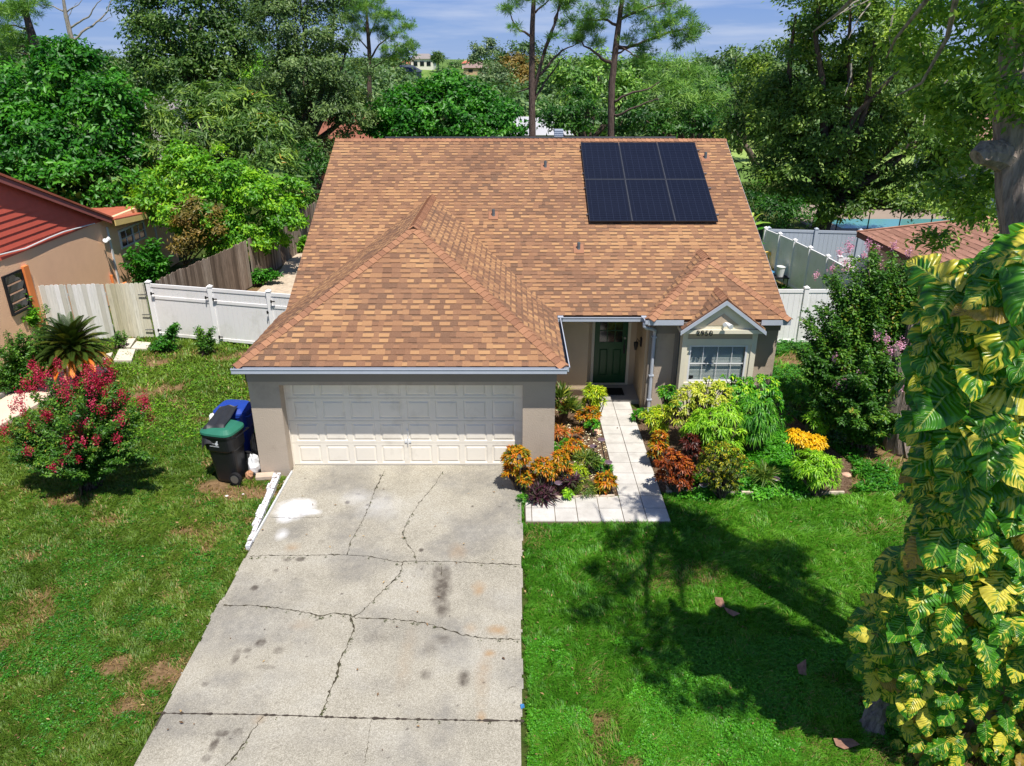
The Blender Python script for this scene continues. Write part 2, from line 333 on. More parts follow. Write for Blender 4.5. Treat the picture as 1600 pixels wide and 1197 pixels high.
# ------------------------------------------------------------ ground
DRV = [(-4.74, -2), (-4.72, 6.6), (-4.72, 13.2), (-4.68, 14.2), (.24, 14.2), (.22, 12.9), (.2, 11.9), (.16, 9.), (.14, 6.6), (.1, -2)]
WALK = [(.24, 11.95), (3.02, 11.95), (3.02, 17.3), (2.15, 17.3), (2.15, 12.86), (.24, 12.86)]
HOUSE = [(-5.4, 13.75), (.9, 13.75), (.9, 16.95), (6.5, 16.95), (6.5, 31), (-5.4, 31)]
BEDL = [(.24, 12.88), (2.15, 12.88), (2.15, 17.6), (.9, 17.6), (.9, 13.8), (.24, 13.8)]
BEDR = [(3.04, 13.05), (6.9, 13.0), (7.4, 14.2), (6.9, 16.9), (3.04, 17.)]
PATH = [tuple(G(*q)[:2]) for q in ((-60, 690), (0, 668), (80, 622), (150, 592), (168, 578), (112, 566), (60, 592), (0, 628), (-60, 655))]
BARE = [(G(370, 765)[:2], .95, .5, 1.), (G(418, 750)[:2], .35, .7, .8), (G(838, 838)[:2], .33, .3, 1.1), (G(255, 1050)[:2], .5, .35, .85), (G(235, 1100)[:2], .45, .22, .9), (G(180, 1040)[:2], .35, .18, .7),
        (G(150, 812)[:2], .4, .2, .7), (G(60, 868)[:2], .35, .2, .7), (G(265, 560)[:2], .9, .5, .9), (G(245, 610)[:2], .8, .5, .7), (G(100, 780)[:2], .5, .2, .7), (G(300, 830)[:2], .4, .2, .55), (G(925, 1045)[:2], .2, .35, .7),
        (G(930, 1140)[:2], .25, .35, .8), (G(975, 1190)[:2], .3, .12, .9), (G(1210, 1130)[:2], .3, .2, .6), (G(1310, 745)[:2], .6, .45, 1.1), (G(1400, 715)[:2], .9, .5, 1.), (G(1400, 640)[:2], 1.2, 1.2, .9), (G(1250, 570)[:2], .9, 1., .6),
        (G(1245, 630)[:2], .5, .3, .5), (G(1370, 1130)[:2], .4, .35, .9), (G(1520, 1150)[:2], 1.3, 1.0, 1.), (G(20, 980)[:2], .3, .3, .6), (G(445, 430)[:2], 1.4, 3.5, 1.3), (G(470, 380)[:2], 1., 6., 1.3), (G(1240, 440)[:2], .6, 1.5, .5)]
def bare(x, y):
    b = np.clip((fbm(x, y, 1.1, 3) - .60) * 5, 0, .75) * (x < -2) + np.clip((fbm(x, y, 1.3, 9) - .66) * 4, 0, .6) * (x >= -2)
    n = (fbm(x, y, .45, 5, 5) - .5) * 2.6
    for c, rx, ry, s in BARE: b = np.maximum(b, np.clip(ell(x, y, c, rx * 1.45, ry * 1.45, 1.) * s * 1.15 + n * ell(x, y, c, rx * 2.1, ry * 2.1, .6), 0, 1))
    return np.clip(b, 0, 1)
def zg(x, y): return (fbm(x, y, 1.6, 21, 3) - .5) * .05
xs = np.arange(-24, 24.01, .12); ys = np.concatenate([np.arange(3, 24, .09), np.arange(24, 56, .3)])
gx, gy = np.meshgrid(xs, ys); zz = zg(gx, gy) - .035
nx_, ny_ = len(xs), len(ys)
Vg = np.stack([gx.ravel(), gy.ravel(), zz.ravel()], 1); idx = np.arange(nx_ * ny_).reshape(ny_, nx_)
Fg = np.stack([idx[:-1, :-1].ravel(), idx[:-1, 1:].ravel(), idx[1:, 1:].ravel(), idx[1:, :-1].ravel()], 1)
t = NT('lawn_soil'); soil = t.ramp(t.noise(9, 7, .75), [(.3, lin(84, 66, 44)), (.55, lin(134, 108, 78)), (.75, lin(166, 142, 108))])
turf = t.ramp(t.noise(5, 7, .7), [(.3, lin(44, 62, 26)), (.7, lin(86, 98, 44))])
t.color(t.mix(t.ramp(t.attr('bare'), [(.2, (0, 0, 0)), (.85, (1, 1, 1))]), turf, soil)); t.rough(.95, .1); t.bump(t.noise(40, 5, .8), .8, .03)
tag(mkobj('lawn', Vg, Fg, t.m, attrs={'bare': bare(gx, gy).ravel()}, smooth=True), kind='structure')
# wide terrain out to the horizon, rising to the far hill
def hill(x, y): return 6.0 * np.clip((y - 120) / 160, 0, 1) ** 1.3 + 3.5 * np.exp(-((x + 90) / 90) ** 2) * np.clip((y - 90) / 120, 0, 1)
ax = np.sinh(np.linspace(-6, 6, 121)) * 9; ay = -30 + np.sinh(np.linspace(0, 6.4, 121)) * 6
tx, ty = np.meshgrid(ax, ay); tz = hill(tx, ty) - .12 - .05 * 0
it = np.arange(121 * 121).reshape(121, 121)
t = NT('far_grass'); t.color(t.ramp(t.noise(.06, 6, .7), [(.3, lin(72, 96, 48)), (.6, lin(110, 138, 66)), (.8, lin(132, 150, 84))])); t.rough(.95, .1)
tag(mkobj('terrain', np.stack([tx.ravel(), ty.ravel(), tz.ravel()], 1), np.stack([it[:-1, :-1].ravel(), it[:-1, 1:].ravel(), it[1:, 1:].ravel(), it[1:, :-1].ravel()], 1), t.m, smooth=True), kind='structure')
# bright open field seen between the trees at the back right
fz = MB(); fz.quad(*[(x, y, -.06) for x, y in ((20, 60), (60, 60), (90, 118), (20, 118))])
tag(fz.build('field', plain('field_grass', lin(140, 164, 84), .95, .1, .3)), kind='structure')

# ------------------------------------------------------------ driveway (masks for its real stains, cracks as thin strips)
sx = np.arange(-4.9, .32, .022); sy = np.arange(3.0, 14.22, .022); gx, gy = np.meshgrid(sx, sy)
le = -4.73 + (fbm(gy * 0 + 3, gy, .5, 31) - .5) * .10 + (fbm(gy * 0 + 3, gy, .12, 33) - .5) * .05; re = np.interp(gy, [3, 6.6, 9, 11.9, 14], [.13, .14, .16, .2, .22]) + (fbm(gy * 0 + 9, gy, .45, 32) - .5) * .09
nx_, ny_ = len(sx), len(sy); idx = np.arange(nx_ * ny_).reshape(ny_, nx_)
ins = (gx > le) & (gx < re); q = ins[:-1, :-1] & ins[1:, 1:] & ins[:-1, 1:] & ins[1:, :-1]
Fd = np.stack([idx[:-1, :-1][q], idx[:-1, 1:][q], idx[1:, 1:][q], idx[1:, :-1][q]], 1)
wob = lambda s, a, sd_: (fbm(gx, gy, s, sd_) - .5) * a
def spots(L_, e=.8):
    o = np.zeros_like(gx)
    for px, py, rx, ry, s in L_:
        c = G(px, py); k = rx * depth(c) / FPX; k2 = (G(px, py - ry)[1] - G(px, py + ry)[1]) / 2
        d = np.sqrt(((gx + wob(.14, .16, 41) * k * 3 - c[0]) / k) ** 2 + ((gy + wob(.14, .16, 43) * k2 * 3 - c[1]) / k2) ** 2)
        o = np.maximum(o, s * np.clip((1.15 - d) / e, 0, 1))
    return o
oil = spots([(690, 920, 17, 34, .95), (692, 955, 13, 14, .75), (684, 900, 9, 18, .6), (690, 1003, 16, 9, .55), (672, 1018, 12, 14, .35), (725, 1063, 11, 18, .75), (665, 1058, 13, 10, .5), (590, 1000, 20, 10, .2)])
oil = np.maximum(oil, spots([(408, 1008, 9, 7, .8), (387, 1020, 7, 5, .6), (370, 1028, 6, 14, .65), (436, 1020, 9, 6, .55), (415, 1046, 16, 4, .5), (398, 922, 6, 5, .75), (348, 1150, 12, 6, .6), (372, 1148, 10, 7, .5), (335, 1170, 7, 13, .7), (322, 1190, 8, 7, .6), (322, 1073, 6, 4, .5), (470, 877, 8, 4, .8), (450, 878, 7, 3, .6), (432, 895, 5, 3, .4), (420, 910, 4, 3, .4), (502, 850, 6, 4, .3)], .5))
grey = np.maximum(spots([(430, 960, 55, 26, .35), (355, 1065, 40, 18, .42), (425, 930, 26, 14, .32), (640, 990, 60, 28, .22), (590, 1075, 60, 20, .2), (500, 1160, 120, 22, .16), (790, 800, 40, 40, .18), (430, 1060, 60, 14, .2), (720, 1010, 60, 50, .12)], 1.), np.clip((fbm(gx, gy, .9, 55, 6) - .47) * 1.8, 0, .42))
rust = spots([(715, 865, 16, 15, .45), (748, 922, 12, 12, .7), (775, 988, 18, 9, .8), (765, 1025, 12, 8, .7), (752, 1122, 9, 10, .7), (755, 1060, 14, 50, .28), (458, 858, 14, 8, .5), (405, 1128, 14, 8, .3), (635, 1030, 14, 60, .16), (470, 980, 20, 10, .22), (735, 985, 12, 10, .3)], .9)
wht = np.clip(spots([(462, 795, 30, 14, 1.2), (447, 812, 16, 9, .9), (482, 803, 20, 6, .9), (455, 803, 28, 14, .8), (590, 792, 40, 22, .22), (560, 780, 30, 14, .25), (441, 838, 12, 10, .5)], 1.0) * (.65 + .7 * fbm(gx, gy, .12, 91, 3)), 0, 1)
rd = np.random.RandomState(5)
specks = [(rd.uniform(300, 810), rd.uniform(745, 1190), rd.uniform(1.2, 2.6), rd.uniform(1, 2), rd.uniform(.5, 1)) for _ in range(46)] + [(543, 788, 4, 3, 1), (468, 796, 3, 2.4, 1), (476, 806, 8, 3, .8), (560, 775, 4, 2, .8), (658, 863, 4, 3, .9), (575, 792, 3, 2, 1)]
oil = np.maximum(oil, spots(specks, .5))
t = NT('driveway_concrete')
ag = t.ramp(t.noise(75, 3, .9), [(.34, lin(74, 71, 64)), (.48, lin(152, 147, 133)), (.66, lin(216, 210, 196))])
ag2 = t.ramp(t.noise(28, 4, .9), [(.36, (.45, .44, .42)), (.5, (1, 1, 1)), (.68, (1.25, 1.25, 1.22))]); ag = t.mix(.8, ag, ag2, 'MULTIPLY')
base = t.mix(.45, ag, t.ramp(t.noise(.8, 6, .65), [(.3, lin(136, 129, 112)), (.5, lin(168, 160, 142)), (.7, lin(184, 179, 166))]))
base = t.mix(t.attr('grey'), base, lin(104, 102, 100)); base = t.mix(t.attr('rust'), base, lin(160, 126, 84)); base = t.mix(t.math('MULTIPLY', t.attr('oil'), .8), base, lin(62, 52, 46)); base = t.mix(t.attr('wht'), base, lin(236, 236, 238))
base = t.mix(t.ramp(t.noise(120, 2, .8), [(.6, (0, 0, 0)), (.72, (.35, .35, .35))]), base, lin(90, 84, 76))
t.color(base); t.rough(.9, .25); t.bump(t.noise(110, 3, .8), .5, .006)
DZ = .045
dz_ = DZ + (fbm(gx, gy, 1.2, 77) - .5) * .012
gr_ = .35 + 1.3 * fbm(gx, gy, .07, 93, 3) * (.5 + fbm(gx, gy, .3, 95, 3)); oil = np.clip(oil * gr_, 0, 1); rust = np.clip(rust * gr_ * .75, 0, 1); grey = np.clip(grey * (.5 + fbm(gx, gy, .1, 97, 3)), 0, 1)
drv = tag(mkobj('driveway', np.stack([gx.ravel(), gy.ravel(), dz_.ravel()], 1), Fd, t.m, attrs=dict(oil=oil.ravel(), grey=grey.ravel(), rust=rust.ravel(), wht=wht.ravel()), smooth=True), kind='structure')
de = MB(); yy = np.arange(3, 14.05, .1)
for (fn) in (lambda y: -4.715, lambda y: float(np.interp(y, [3, 6.6, 9, 11.9, 14], [.12, .13, .15, .19, .21])) - .02):
    for a, b in zip(yy[:-1], yy[1:]): de.quad((fn(a), a, -.08), (fn(b), b, -.08), (fn(b), b, DZ - .012), (fn(a), a, DZ - .012))
de.build('slab_edge', plain('slab_edge_concrete', lin(150, 142, 128), .9, .15, 8), drv)
CR = [([(467, 872), (520, 870), (575, 872), (600, 877), (618, 882), (645, 881), (700, 881), (760, 884), (812, 886)], 1.6),
      ([(350, 949), (400, 950), (440, 955), (485, 962), (500, 967), (520, 962), (548, 964), (556, 970), (590, 970), (620, 972)], 1.8),
      ([(391, 873), (420, 871), (467, 872)], 1.2), ([(620, 972), (660, 976), (690, 984), (720, 995), (750, 1001), (812, 1003)], 1.6),
      ([(602, 738), (590, 760), (580, 785), (575, 800), (562, 826), (548, 850), (543, 870)], 1.5), ([(692, 740), (680, 760), (655, 790), (640, 812), (630, 835), (634, 850), (648, 868), (650, 881)], 1.2),
      ([(630, 882), (625, 900), (612, 914), (595, 930), (580, 945), (565, 960), (552, 968)], 2.0), ([(547, 964), (554, 985), (545, 1010), (532, 1032), (528, 1058), (515, 1085), (508, 1108), (500, 1122)], 2.6),
      ([(412, 1124), (396, 1146), (378, 1172), (358, 1197), (340, 1215)], 2.0), ([(421, 811), (455, 813), (505, 811)], 1.3), ([(580, 1128), (576, 1160), (570, 1197)], .5), ([(690, 884), (690, 905)], .8),
      ([(795, 1080), (800, 1076), (806, 1077), (808, 1072)], .9)]
ck = MB()
def crack(mb, pts, w, zoff=.006, seed=0, jag=.018):
    r = np.random.RandomState(seed); P = [G(*p)[:2] for p in pts]; Q = []
    for a, b in zip(P[:-1], P[1:]):
        n = max(2, int(np.linalg.norm(b - a) / .035)); Q += [a + (b - a) * i / n for i in range(n)]
    Q.append(P[-1]); Q = np.array(Q); Q[1:-1] += r.normal(size=(len(Q) - 2, 2)) * jag * .45; prev = None
    wv = w * .004 * (.4 + 2.2 * r.rand(len(Q)) ** 3)
    for i, p in enumerate(Q):
        d = Q[min(i + 1, len(Q) - 1)] - Q[max(i - 1, 0)]; d /= np.linalg.norm(d) + 1e-9; s = np.array([-d[1], d[0]]) * wv[i]; z = DZ + zoff + (float(fbm(np.array([p[0]]), np.array([p[1]]), 1.2, 77)[0]) - .5) * .012
        cur = ((*(p + s), z), (*(p - s), z))
        if prev: mb.quad(prev[0], prev[1], cur[1], cur[0])
        prev = cur
for i, (p, w) in enumerate(CR): crack(ck, p, w, seed=i)
ck.build('crack', plain('crack_dirt', lin(66, 60, 46), .95, .4, 8), drv)
jt = MB(); crack(jt, [(244, 1118.5), (400, 1121), (560, 1126), (700, 1129), (819, 1131)], 2.6, .007, 99, .004); jt.build('expansion_joint', plain('joint_dirt', lin(62, 54, 46), .95, .3, 10), drv)
# white painted curb strip left of the driveway, rising edge
cb = MB(); r_ = np.random.RandomState(3)
for i in range(14):
    a = G(441 - 3.45 * i, 744 + 8.2 * i)[:2]; b = G(441 - 3.45 * (i + .93), 744 + 8.2 * (i + .93))[:2]; wd_ = .12 + .05 * r_.rand()
    if i > 9: wd_ *= .6
    cb.obox((a[0] - wd_ - .02, a[1], -.03), (b[0] - a[0], b[1] - a[1], 0), (wd_, 0, 0), (0, 0, .1 + .02 * r_.rand()))
t = NT('flaking_white_paint'); t.color(t.mix(t.ramp(t.noise(14, 6, .8), [(.42, (0, 0, 0)), (.5, (1, 1, 1))]), lin(128, 112, 98), lin(232, 232, 234))); t.rough(.8); t.bump(t.noise(30, 4), .7, .02)
tag(cb.build('curb', t.m), 'flaking white painted curb strip along the driveway by the garage', 'curb')
cb2 = MB(); cb2.beam((*G(457, 742)[:2], .08), (*G(396, 850)[:2], .07), .025, .05); tag(cb2.build('metal_edging', M['white']), 'thin white edging rail beside the cracked driveway curb', 'edging')

# ------------------------------------------------------------ tiled walkway
t = NT('grey_paver'); c = t.ramp(t.noise(2.3, 7, .7), [(.3, lin(176, 172, 164)), (.6, lin(206, 202, 194)), (.8, lin(222, 218, 210))])
c = t.mix(t.ramp(t.attr('rnd'), [(0, (0, 0, 0)), (1, (.3, .3, .3))]), c, lin(168, 160, 148)); c = t.mix(t.ramp(t.noise(60, 3, .8), [(.55, (0, 0, 0)), (.7, (.3, .3, .3))]), c, lin(120, 114, 106))
t.color(c); t.rough(.85, .25); t.bump(t.noise(80, 3), .3, .004)
wk = MB(); r_ = np.random.RandomState(4)
def tile(x0, x1, y0, y1):
    g = .007; z = .06 + r_.uniform(-.004, .004); wk.box(x0 + g, x1 - g, y0 + g, y1 - g, -.02, z, a=.05 + r_.rand())
xsT = [.26, .38, .83, 1.26, 1.70, 2.14, 2.58, 3.02]
for i in range(7):
    for j in range(2): tile(xsT[i], xsT[i + 1], 11.97 + .45 * j, 12.42 + .45 * j)
for j in range(10):
    for i in range(2): tile(2.14 + .44 * i, 2.58 + .44 * i, 12.87 + .45 * j, 13.32 + .45 * j)
wko = tag(wk.build('walkway', t.m), kind='structure')
wb = MB(); wb.box(.25, 3.03, 11.96, 12.87, -.03, .04); wb.box(2.14, 3.03, 12.872, 17.36, -.03, .04); wb.build('grout_bed', plain('grout', lin(112, 100, 80), .95, .2, 10), wko)
# porch slab inside the alcove
pt = MB(); pt.box(1.9, 3.30, 17.4, 18.45, -.02, .1); tag(pt.build('porch_floor', M['concrete_step']), kind='structure')
# garden bed soil, leaf litter
t = NT('bed_mulch'); t.color(t.ramp(t.noise(22, 7, .85), [(.3, lin(52, 38, 30)), (.48, lin(104, 82, 64)), (.6, lin(140, 118, 96)), (.72, lin(186, 176, 164))])); t.rough(.95, .1); t.bump(t.noise(30, 5, .8), 1, .04)
for i, bp in enumerate((BEDL, BEDR)):
    m = MB(); m.prism([(x, y, -.05) for x, y in bp], (0, 0, .075 + .004 * i)); tag(m.build('garden_bed', t.m), kind='structure')
# neighbour's pale path, slabs by the gate, pebble side yard
m = MB(); m.prism([(x, y, -.05) for x, y in PATH], (0, 0, .1)); tag(m.build('path', plain('pinkish_concrete', lin(222, 196, 176), .9, .08, 1.5, .3, 50)), kind='structure')
m = MB()
for q in (((187, 548), (212, 548), (206, 566), (178, 566)), ((214, 536), (236, 538), (230, 548), (205, 547)), ((196, 532), (213, 531), (204, 545), (186, 545)), ((165, 556), (177, 553), (172, 563), (160, 564))): m.prism([(*G(*p)[:2], -.04) for p in q], (0, 0, .1))
tag(m.build('stepping_stone_path', plain('pale_slab', lin(206, 196, 180), .9, .12, 4, .3, 50)), kind='structure')
m = MB(); pl = [G(-40, 654), G(0, 624), G(60, 588), G(118, 562)]
for a, b in zip(pl[:-1], pl[1:]): m.beam((*a[:2], .06), (*b[:2], .06), .1, .16)
tag(m.build('path_curb', plain('grey_curb', lin(150, 146, 140), .9, .12, 6)), 'low grey curb along the far side of the pale path', 'curb')
m = MB(); m.quad(*[(*G(*q)[:2], .02) for q in ((395, 462), (462, 478), (478, 400), (505, 318), (490, 318), (458, 385), (440, 420))])
tag(m.build('side_yard', plain('pebbly_ground', lin(190, 172, 150), .95, .25, 6, .8, 30)), kind='structure')
m = MB(); c = G(390, 620)[:2]; c = G(420, 752); m.obox((c[0] - .28, c[1] + .03, 0), (.36, .05, 0), (-.05, .2, 0), (0, 0, .07)); tag(m.build('paver_block', plain('block', lin(190, 170, 150), .9, .1, 6)), 'pinkish flat paver block lying against the foot of the garage pier', 'paver')

# ------------------------------------------------------------ grass
BINS = [((-6.02, 13.72), .55), ((-6.1, 14.6), .55)]
def grass_pts(n, x0, x1, y0, y1, r):
    x = r.uniform(x0, x1, n); y = r.uniform(y0, y1, n)
    # thin with distance
    k = r.rand(n) < np.clip((8.2 / np.maximum(y, 6.)) ** 1.3, .05, 1); x, y = x[k], y[k]
    vis = np.abs(x) < (y * .918 + 3.4) * .71 + 3.2; x, y = x[vis], y[vis]
    ok = ~inpoly(x, y, HOUSE) & ~inpoly(x, y, BEDL) & ~inpoly(x, y, BEDR) & ~inpoly(x, y, PATH) & ~inpoly(x, y, WALK)
    e = (fbm(y * 0 + 3, y, .3, 61) - .5) * .13; e2 = (fbm(y * 0 + 9, y, .25, 62) - .5) * .24
    ok &= ~((x > -4.74 + e) & (x < .19 + e2) & (y < 14.1))
    for c, q in BINS: ok &= (np.hypot(x - c[0], y - c[1]) > q * .75)
    return x[ok], y[ok]
def grass(name, n, box, seed, mat, hh, ww, lean, thr=.5, kind='stuff', tuft=None):
    r = np.random.RandomState(seed); x, y = grass_pts(n, *box, r)
    b = bare(x, y); k = r.rand(len(x)) > np.clip(b * .98, 0, .93); x, y, b = x[k], y[k], b[k]
    if tuft is not None: k = fbm(x, y, tuft[0], tuft[2]) > tuft[1]; x, y, b = x[k], y[k], b[k]
    n = len(x); sc = np.clip(y / 9., .9, 2.2) ** .8
    cl = fbm(x, y, .28, 14); big = fbm(x, y, 1.4, 15)
    h = hh * (.5 + r.rand(n) * .9) * (.6 + .8 * cl) * np.clip(sc, 1, 1.3); w = ww * (.7 + .6 * r.rand(n)) * sc
    z = zg(x, y) - .035; P = np.stack([x, y, z], 1); az = r.uniform(0, 2 * pi, n); la = fbm(x, y, .22, 17) * 9
    d = np.stack([np.cos(az) * .7 + np.cos(la) * .5, np.sin(az) * .7 + np.sin(la) * .5, np.zeros(n)], 1) * (lean * h)[:, None]
    s = np.stack([-np.sin(az + .6), np.cos(az + .6), np.zeros(n)], 1) * w[:, None] * .5
    up = np.array([0, 0, 1.]) * h[:, None]
    V = np.stack([P - s, P + s, P + d * .45 + up * .65 + s * .75, P + d * .45 + up * .65 - s * .75, P + d * 1.15 + up * .9], 1).reshape(-1, 3)
    bb = np.arange(n)[:, None] * 5
    F3 = np.concatenate([bb + [[0, 1, 2]], bb + [[0, 2, 3]], bb + [[3, 2, 4]]], 1).reshape(-1, 3)
    rnd = np.clip(.18 + .45 * big + .35 * r.rand(n) - .1 + .25 * (cl - .5), 0, .86); dead = r.rand(n) < np.clip(.03 + b * .55, 0, .6); rnd[dead] = .92 + .08 * r.rand(dead.sum())
    return tag(mkobj(name, V, F3, mat, attrs={'rnd': np.repeat(rnd, 3)}), kind=kind)
gm_l = leafmat('weedy_grass', F((0, (54, 80, 22)), (.4, (88, 120, 36)), (.75, (126, 152, 56)), (.88, (150, 168, 76)), (.93, (150, 124, 80)), (1, (186, 158, 112))), .3, .5, bo=1.05)
gm_r = leafmat('lush_grass', F((0, (46, 94, 20)), (.4, (80, 142, 34)), (.75, (126, 180, 56)), (.88, (158, 198, 80)), (.93, (150, 134, 82)), (1, (180, 160, 110))), .3, .45, bo=1.05)
grass('lawn_grass', 820000, (-14, -4.2, 5.0, 14.5), 11, gm_l, .055, .013, .9)
grass('lawn_grass', 320000, (-18, -4.9, 13.5, 24), 12, gm_l, .07, .016, .9)
grass('lawn_grass', 880000, (.1, 11.5, 5.0, 13.2), 13, gm_r, .075, .011, .8)
grass('lawn_grass', 200000, (6.4, 14.0, 11.5, 24), 14, gm_r, .09, .016, .9)
grass('lawn_grass', 30000, (6.6, 12.5, 22, 36), 18, gm_r, .12, .04, .9)
# clover and low weeds: three-leaflet discs
def weeds(name, n, box, seed, mat, size, tuft, zup=.05):
    r = np.random.RandomState(seed); x, y = grass_pts(n, *box, r); k = fbm(x, y, tuft[0], tuft[2]) > tuft[1]; x, y = x[k], y[k]
    k = bare(x, y) < .5; x, y = x[k], y[k]; n = len(x)
    P = np.stack([x, y, zg(x, y) - .03 + r.uniform(.3, 1.3, n) * zup], 1); az = r.uniform(0, 2 * pi, n); Vs, Fs, A = [], [], []
    for j in range(3):
        tip = np.stack([np.cos(az + j * 2.09), np.sin(az + j * 2.09), r.uniform(-.3, .5, n)], 1); nor = nrm(np.array([0, 0, 1.]) + r.normal(size=(n, 3)) * .35)
        V, Fc = leaf_arrays(P, tip, nor, size * r.uniform(.7, 1.3, n), size * .75, .1); Fs.append(Fc + sum(len(v) for v in Vs)); Vs.append(V); A.append(np.repeat(np.clip(r.rand(n) * .6 + .4 * fbm(x, y, .5, 4), 0, 1), 2))
    return tag(mkobj(name, np.concatenate(Vs), np.concatenate(Fs), mat, attrs={'rnd': np.concatenate(A)}), kind='stuff')
weeds('clover_patch', 60000, (.2, 7.5, 6.0, 8.9), 31, M['clover'], .026, (1.1, .43, 8))
weeds('ground_weeds', 70000, (-9.8, -4.9, 6.0, 16), 32, M['leaf_broad'], .028, (.5, .5, 19), .04)
weeds('ground_weeds', 24000, (-14, -5.2, 15, 23), 33, M['leaf_bright'], .04, (.6, .48, 20), .07)
weeds('ground_weeds', 40000, (6.5, 12, 13, 22), 34, M['leaf_broad'], .06, (1.2, .42, 22), .16)

# ------------------------------------------------------------ the house
ZE = 2.6
house = thing('house', 'single-storey taupe stucco house with brown shingle roof, white garage door and green front door', 'house', (0, 17, 0))
def clip_poly(P, poly):
    """clip polygon P by convex polygon (counter-clockwise), 2D"""
    for i in range(len(poly)):
        a = poly[i]; b = poly[(i + 1) % len(poly)]; Q = []
        for j in range(len(P)):
            p = P[j]; q = P[(j + 1) % len(P)]
            sp = (b[0] - a[0]) * (p[1] - a[1]) - (b[1] - a[1]) * (p[0] - a[0]); sq = (b[0] - a[0]) * (q[1] - a[1]) - (b[1] - a[1]) * (q[0] - a[0])
            if sp >= 0: Q.append(p)
            if (sp >= 0) != (sq >= 0): k = sp / (sp - sq); Q.append((p[0] + (q[0] - p[0]) * k, p[1] + (q[1] - p[1]) * k))
        P = Q
        if len(P) < 3: return []
    return P
def shingles(mb, o, u, v, poly, seed, exp=.145, wlo=.09, whi=.25, thick=.016, bias=0., tonef=None):
    """laminated shingle courses on the plane o + a*u + b*v; poly in (a, b), counter-clockwise; v climbs the slope"""
    r = random.Random(seed); o, u, v = (np.array(q, float) for q in (o, u, v)); n = np.cross(u, v); n /= np.linalg.norm(n)
    a0 = min(p[0] for p in poly); a1 = max(p[0] for p in poly); b0 = min(p[1] for p in poly); b1 = max(p[1] for p in poly)
    b = b0; row = 0
    def put(rect, h0, h1, a, bl, bh):
        P = clip_poly(rect, poly)
        if len(P) < 3: return
        H = lambda q: h0 + (h1 - h0) * (q[1] - bl) / (bh - bl)
        top = [o + u * q[0] + v * q[1] + n * H(q) for q in P]; mb.add(top, [tuple(range(len(P)))], a)
        for i in range(len(P)):               # butt edges facing down the slope, cut edges at the side
            p, q = P[i], P[(i + 1) % len(P)]
            if abs(p[1] - q[1]) < 1e-6 and abs(p[1] - bl) < 1e-6: mb.quad(top[i], top[(i + 1) % len(P)], o + u * q[0] + v * q[1] - n * .002, o + u * p[0] + v * p[1] - n * .002, a=max(a * .6, .01))
            elif abs(p[0] - q[0]) < 1e-6: mb.quad(top[i], top[(i + 1) % len(P)], top[(i + 1) % len(P)] - n * .006, top[i] - n * .006, a=a * .6 + .01)
    while b < b1:
        jit = r.uniform(-.004, .004); a = a0 - r.uniform(0, .3); up = r.random() < .5
        while a < a1:
            w = r.uniform(wlo, whi); base = r.choice([.98, .92, .85, .95, .78, .7, .55, .35]) if up else r.choice([.30, .4, .45, .5, .55, .6, .68, .25, .8])
            if tonef is not None: base = min(max(base + tonef((a + w / 2), b), .02), 1)
            base = min(max(base + bias + r.uniform(-.05, .05), .02), 1)
            hh = thick if up else thick * .55; bl = b + jit; cut = bl + exp * (.68 if up else .84)
            put([(a, bl), (a + w, bl), (a + w, cut), (a, cut)], hh, .006, base, bl, bl + exp)
            put([(a, cut), (a + w, cut), (a + w, b + exp + .012), (a, b + exp + .012)], hh * .3 + .004, .003, (r.uniform(.04, .26) if up else max(base * .72, .05)), cut, bl + exp + .012)
            a += w; up = not up
        b += exp; row += 1
def plane(mb, o, u, v, poly, seed, **k):
    o_, u_, v_ = (np.array(q, float) for q in (o, u, v)); n = np.cross(u_, v_); n /= np.linalg.norm(n)
    deck.prism([o_ + u_ * q[0] + v_ * q[1] - n * .008 for q in poly], -n * .03); shingles(mb, o, u, v, poly, seed, **k)
rf = MB(); deck = MB(); caps = MB()
RX0, RX1 = -5.34, 6.46; YM, YR = 16.7, 23.62; km = (5.9 - ZE) / (YR - YM); ZR = 5.9; lm = math.hypot(1, km); vm = np.array([0, 1, km]) / lm
tone = lambda s: (lambda a, b: float(fbm(np.array([a]), np.array([b]), 1.4, s, 3)[0] - .5) * .6)
# main front slope: rectangle in front; x from the garage valley
plane(rf, (RX0, YM, ZE), (1, 0, 0), vm, [(0, 0), (RX1 - RX0, 0), (RX1 - RX0, (YR - YM) * lm), (0, (YR - YM) * lm)], 1, tonef=tone(71))
vb = np.array([0, -1, km]) / lm        # rear slope, in plain shingles
deck.prism([(RX0, YR, ZR), (RX1, YR, ZR), (RX1, YR + 6.9, ZR - 6.9 * km), (RX0, YR + 6.9, ZR - 6.9 * km)], (0, 0, -.04))
shingles(rf, (RX1, YR + 6.9, ZR - 6.9 * km), (-1, 0, 0), vb, [(0, 0), (RX1 - RX0, 0), (RX1 - RX0, 6.9 * lm), (0, 6.9 * lm)], 2, exp=.3, wlo=.4, whi=.9)
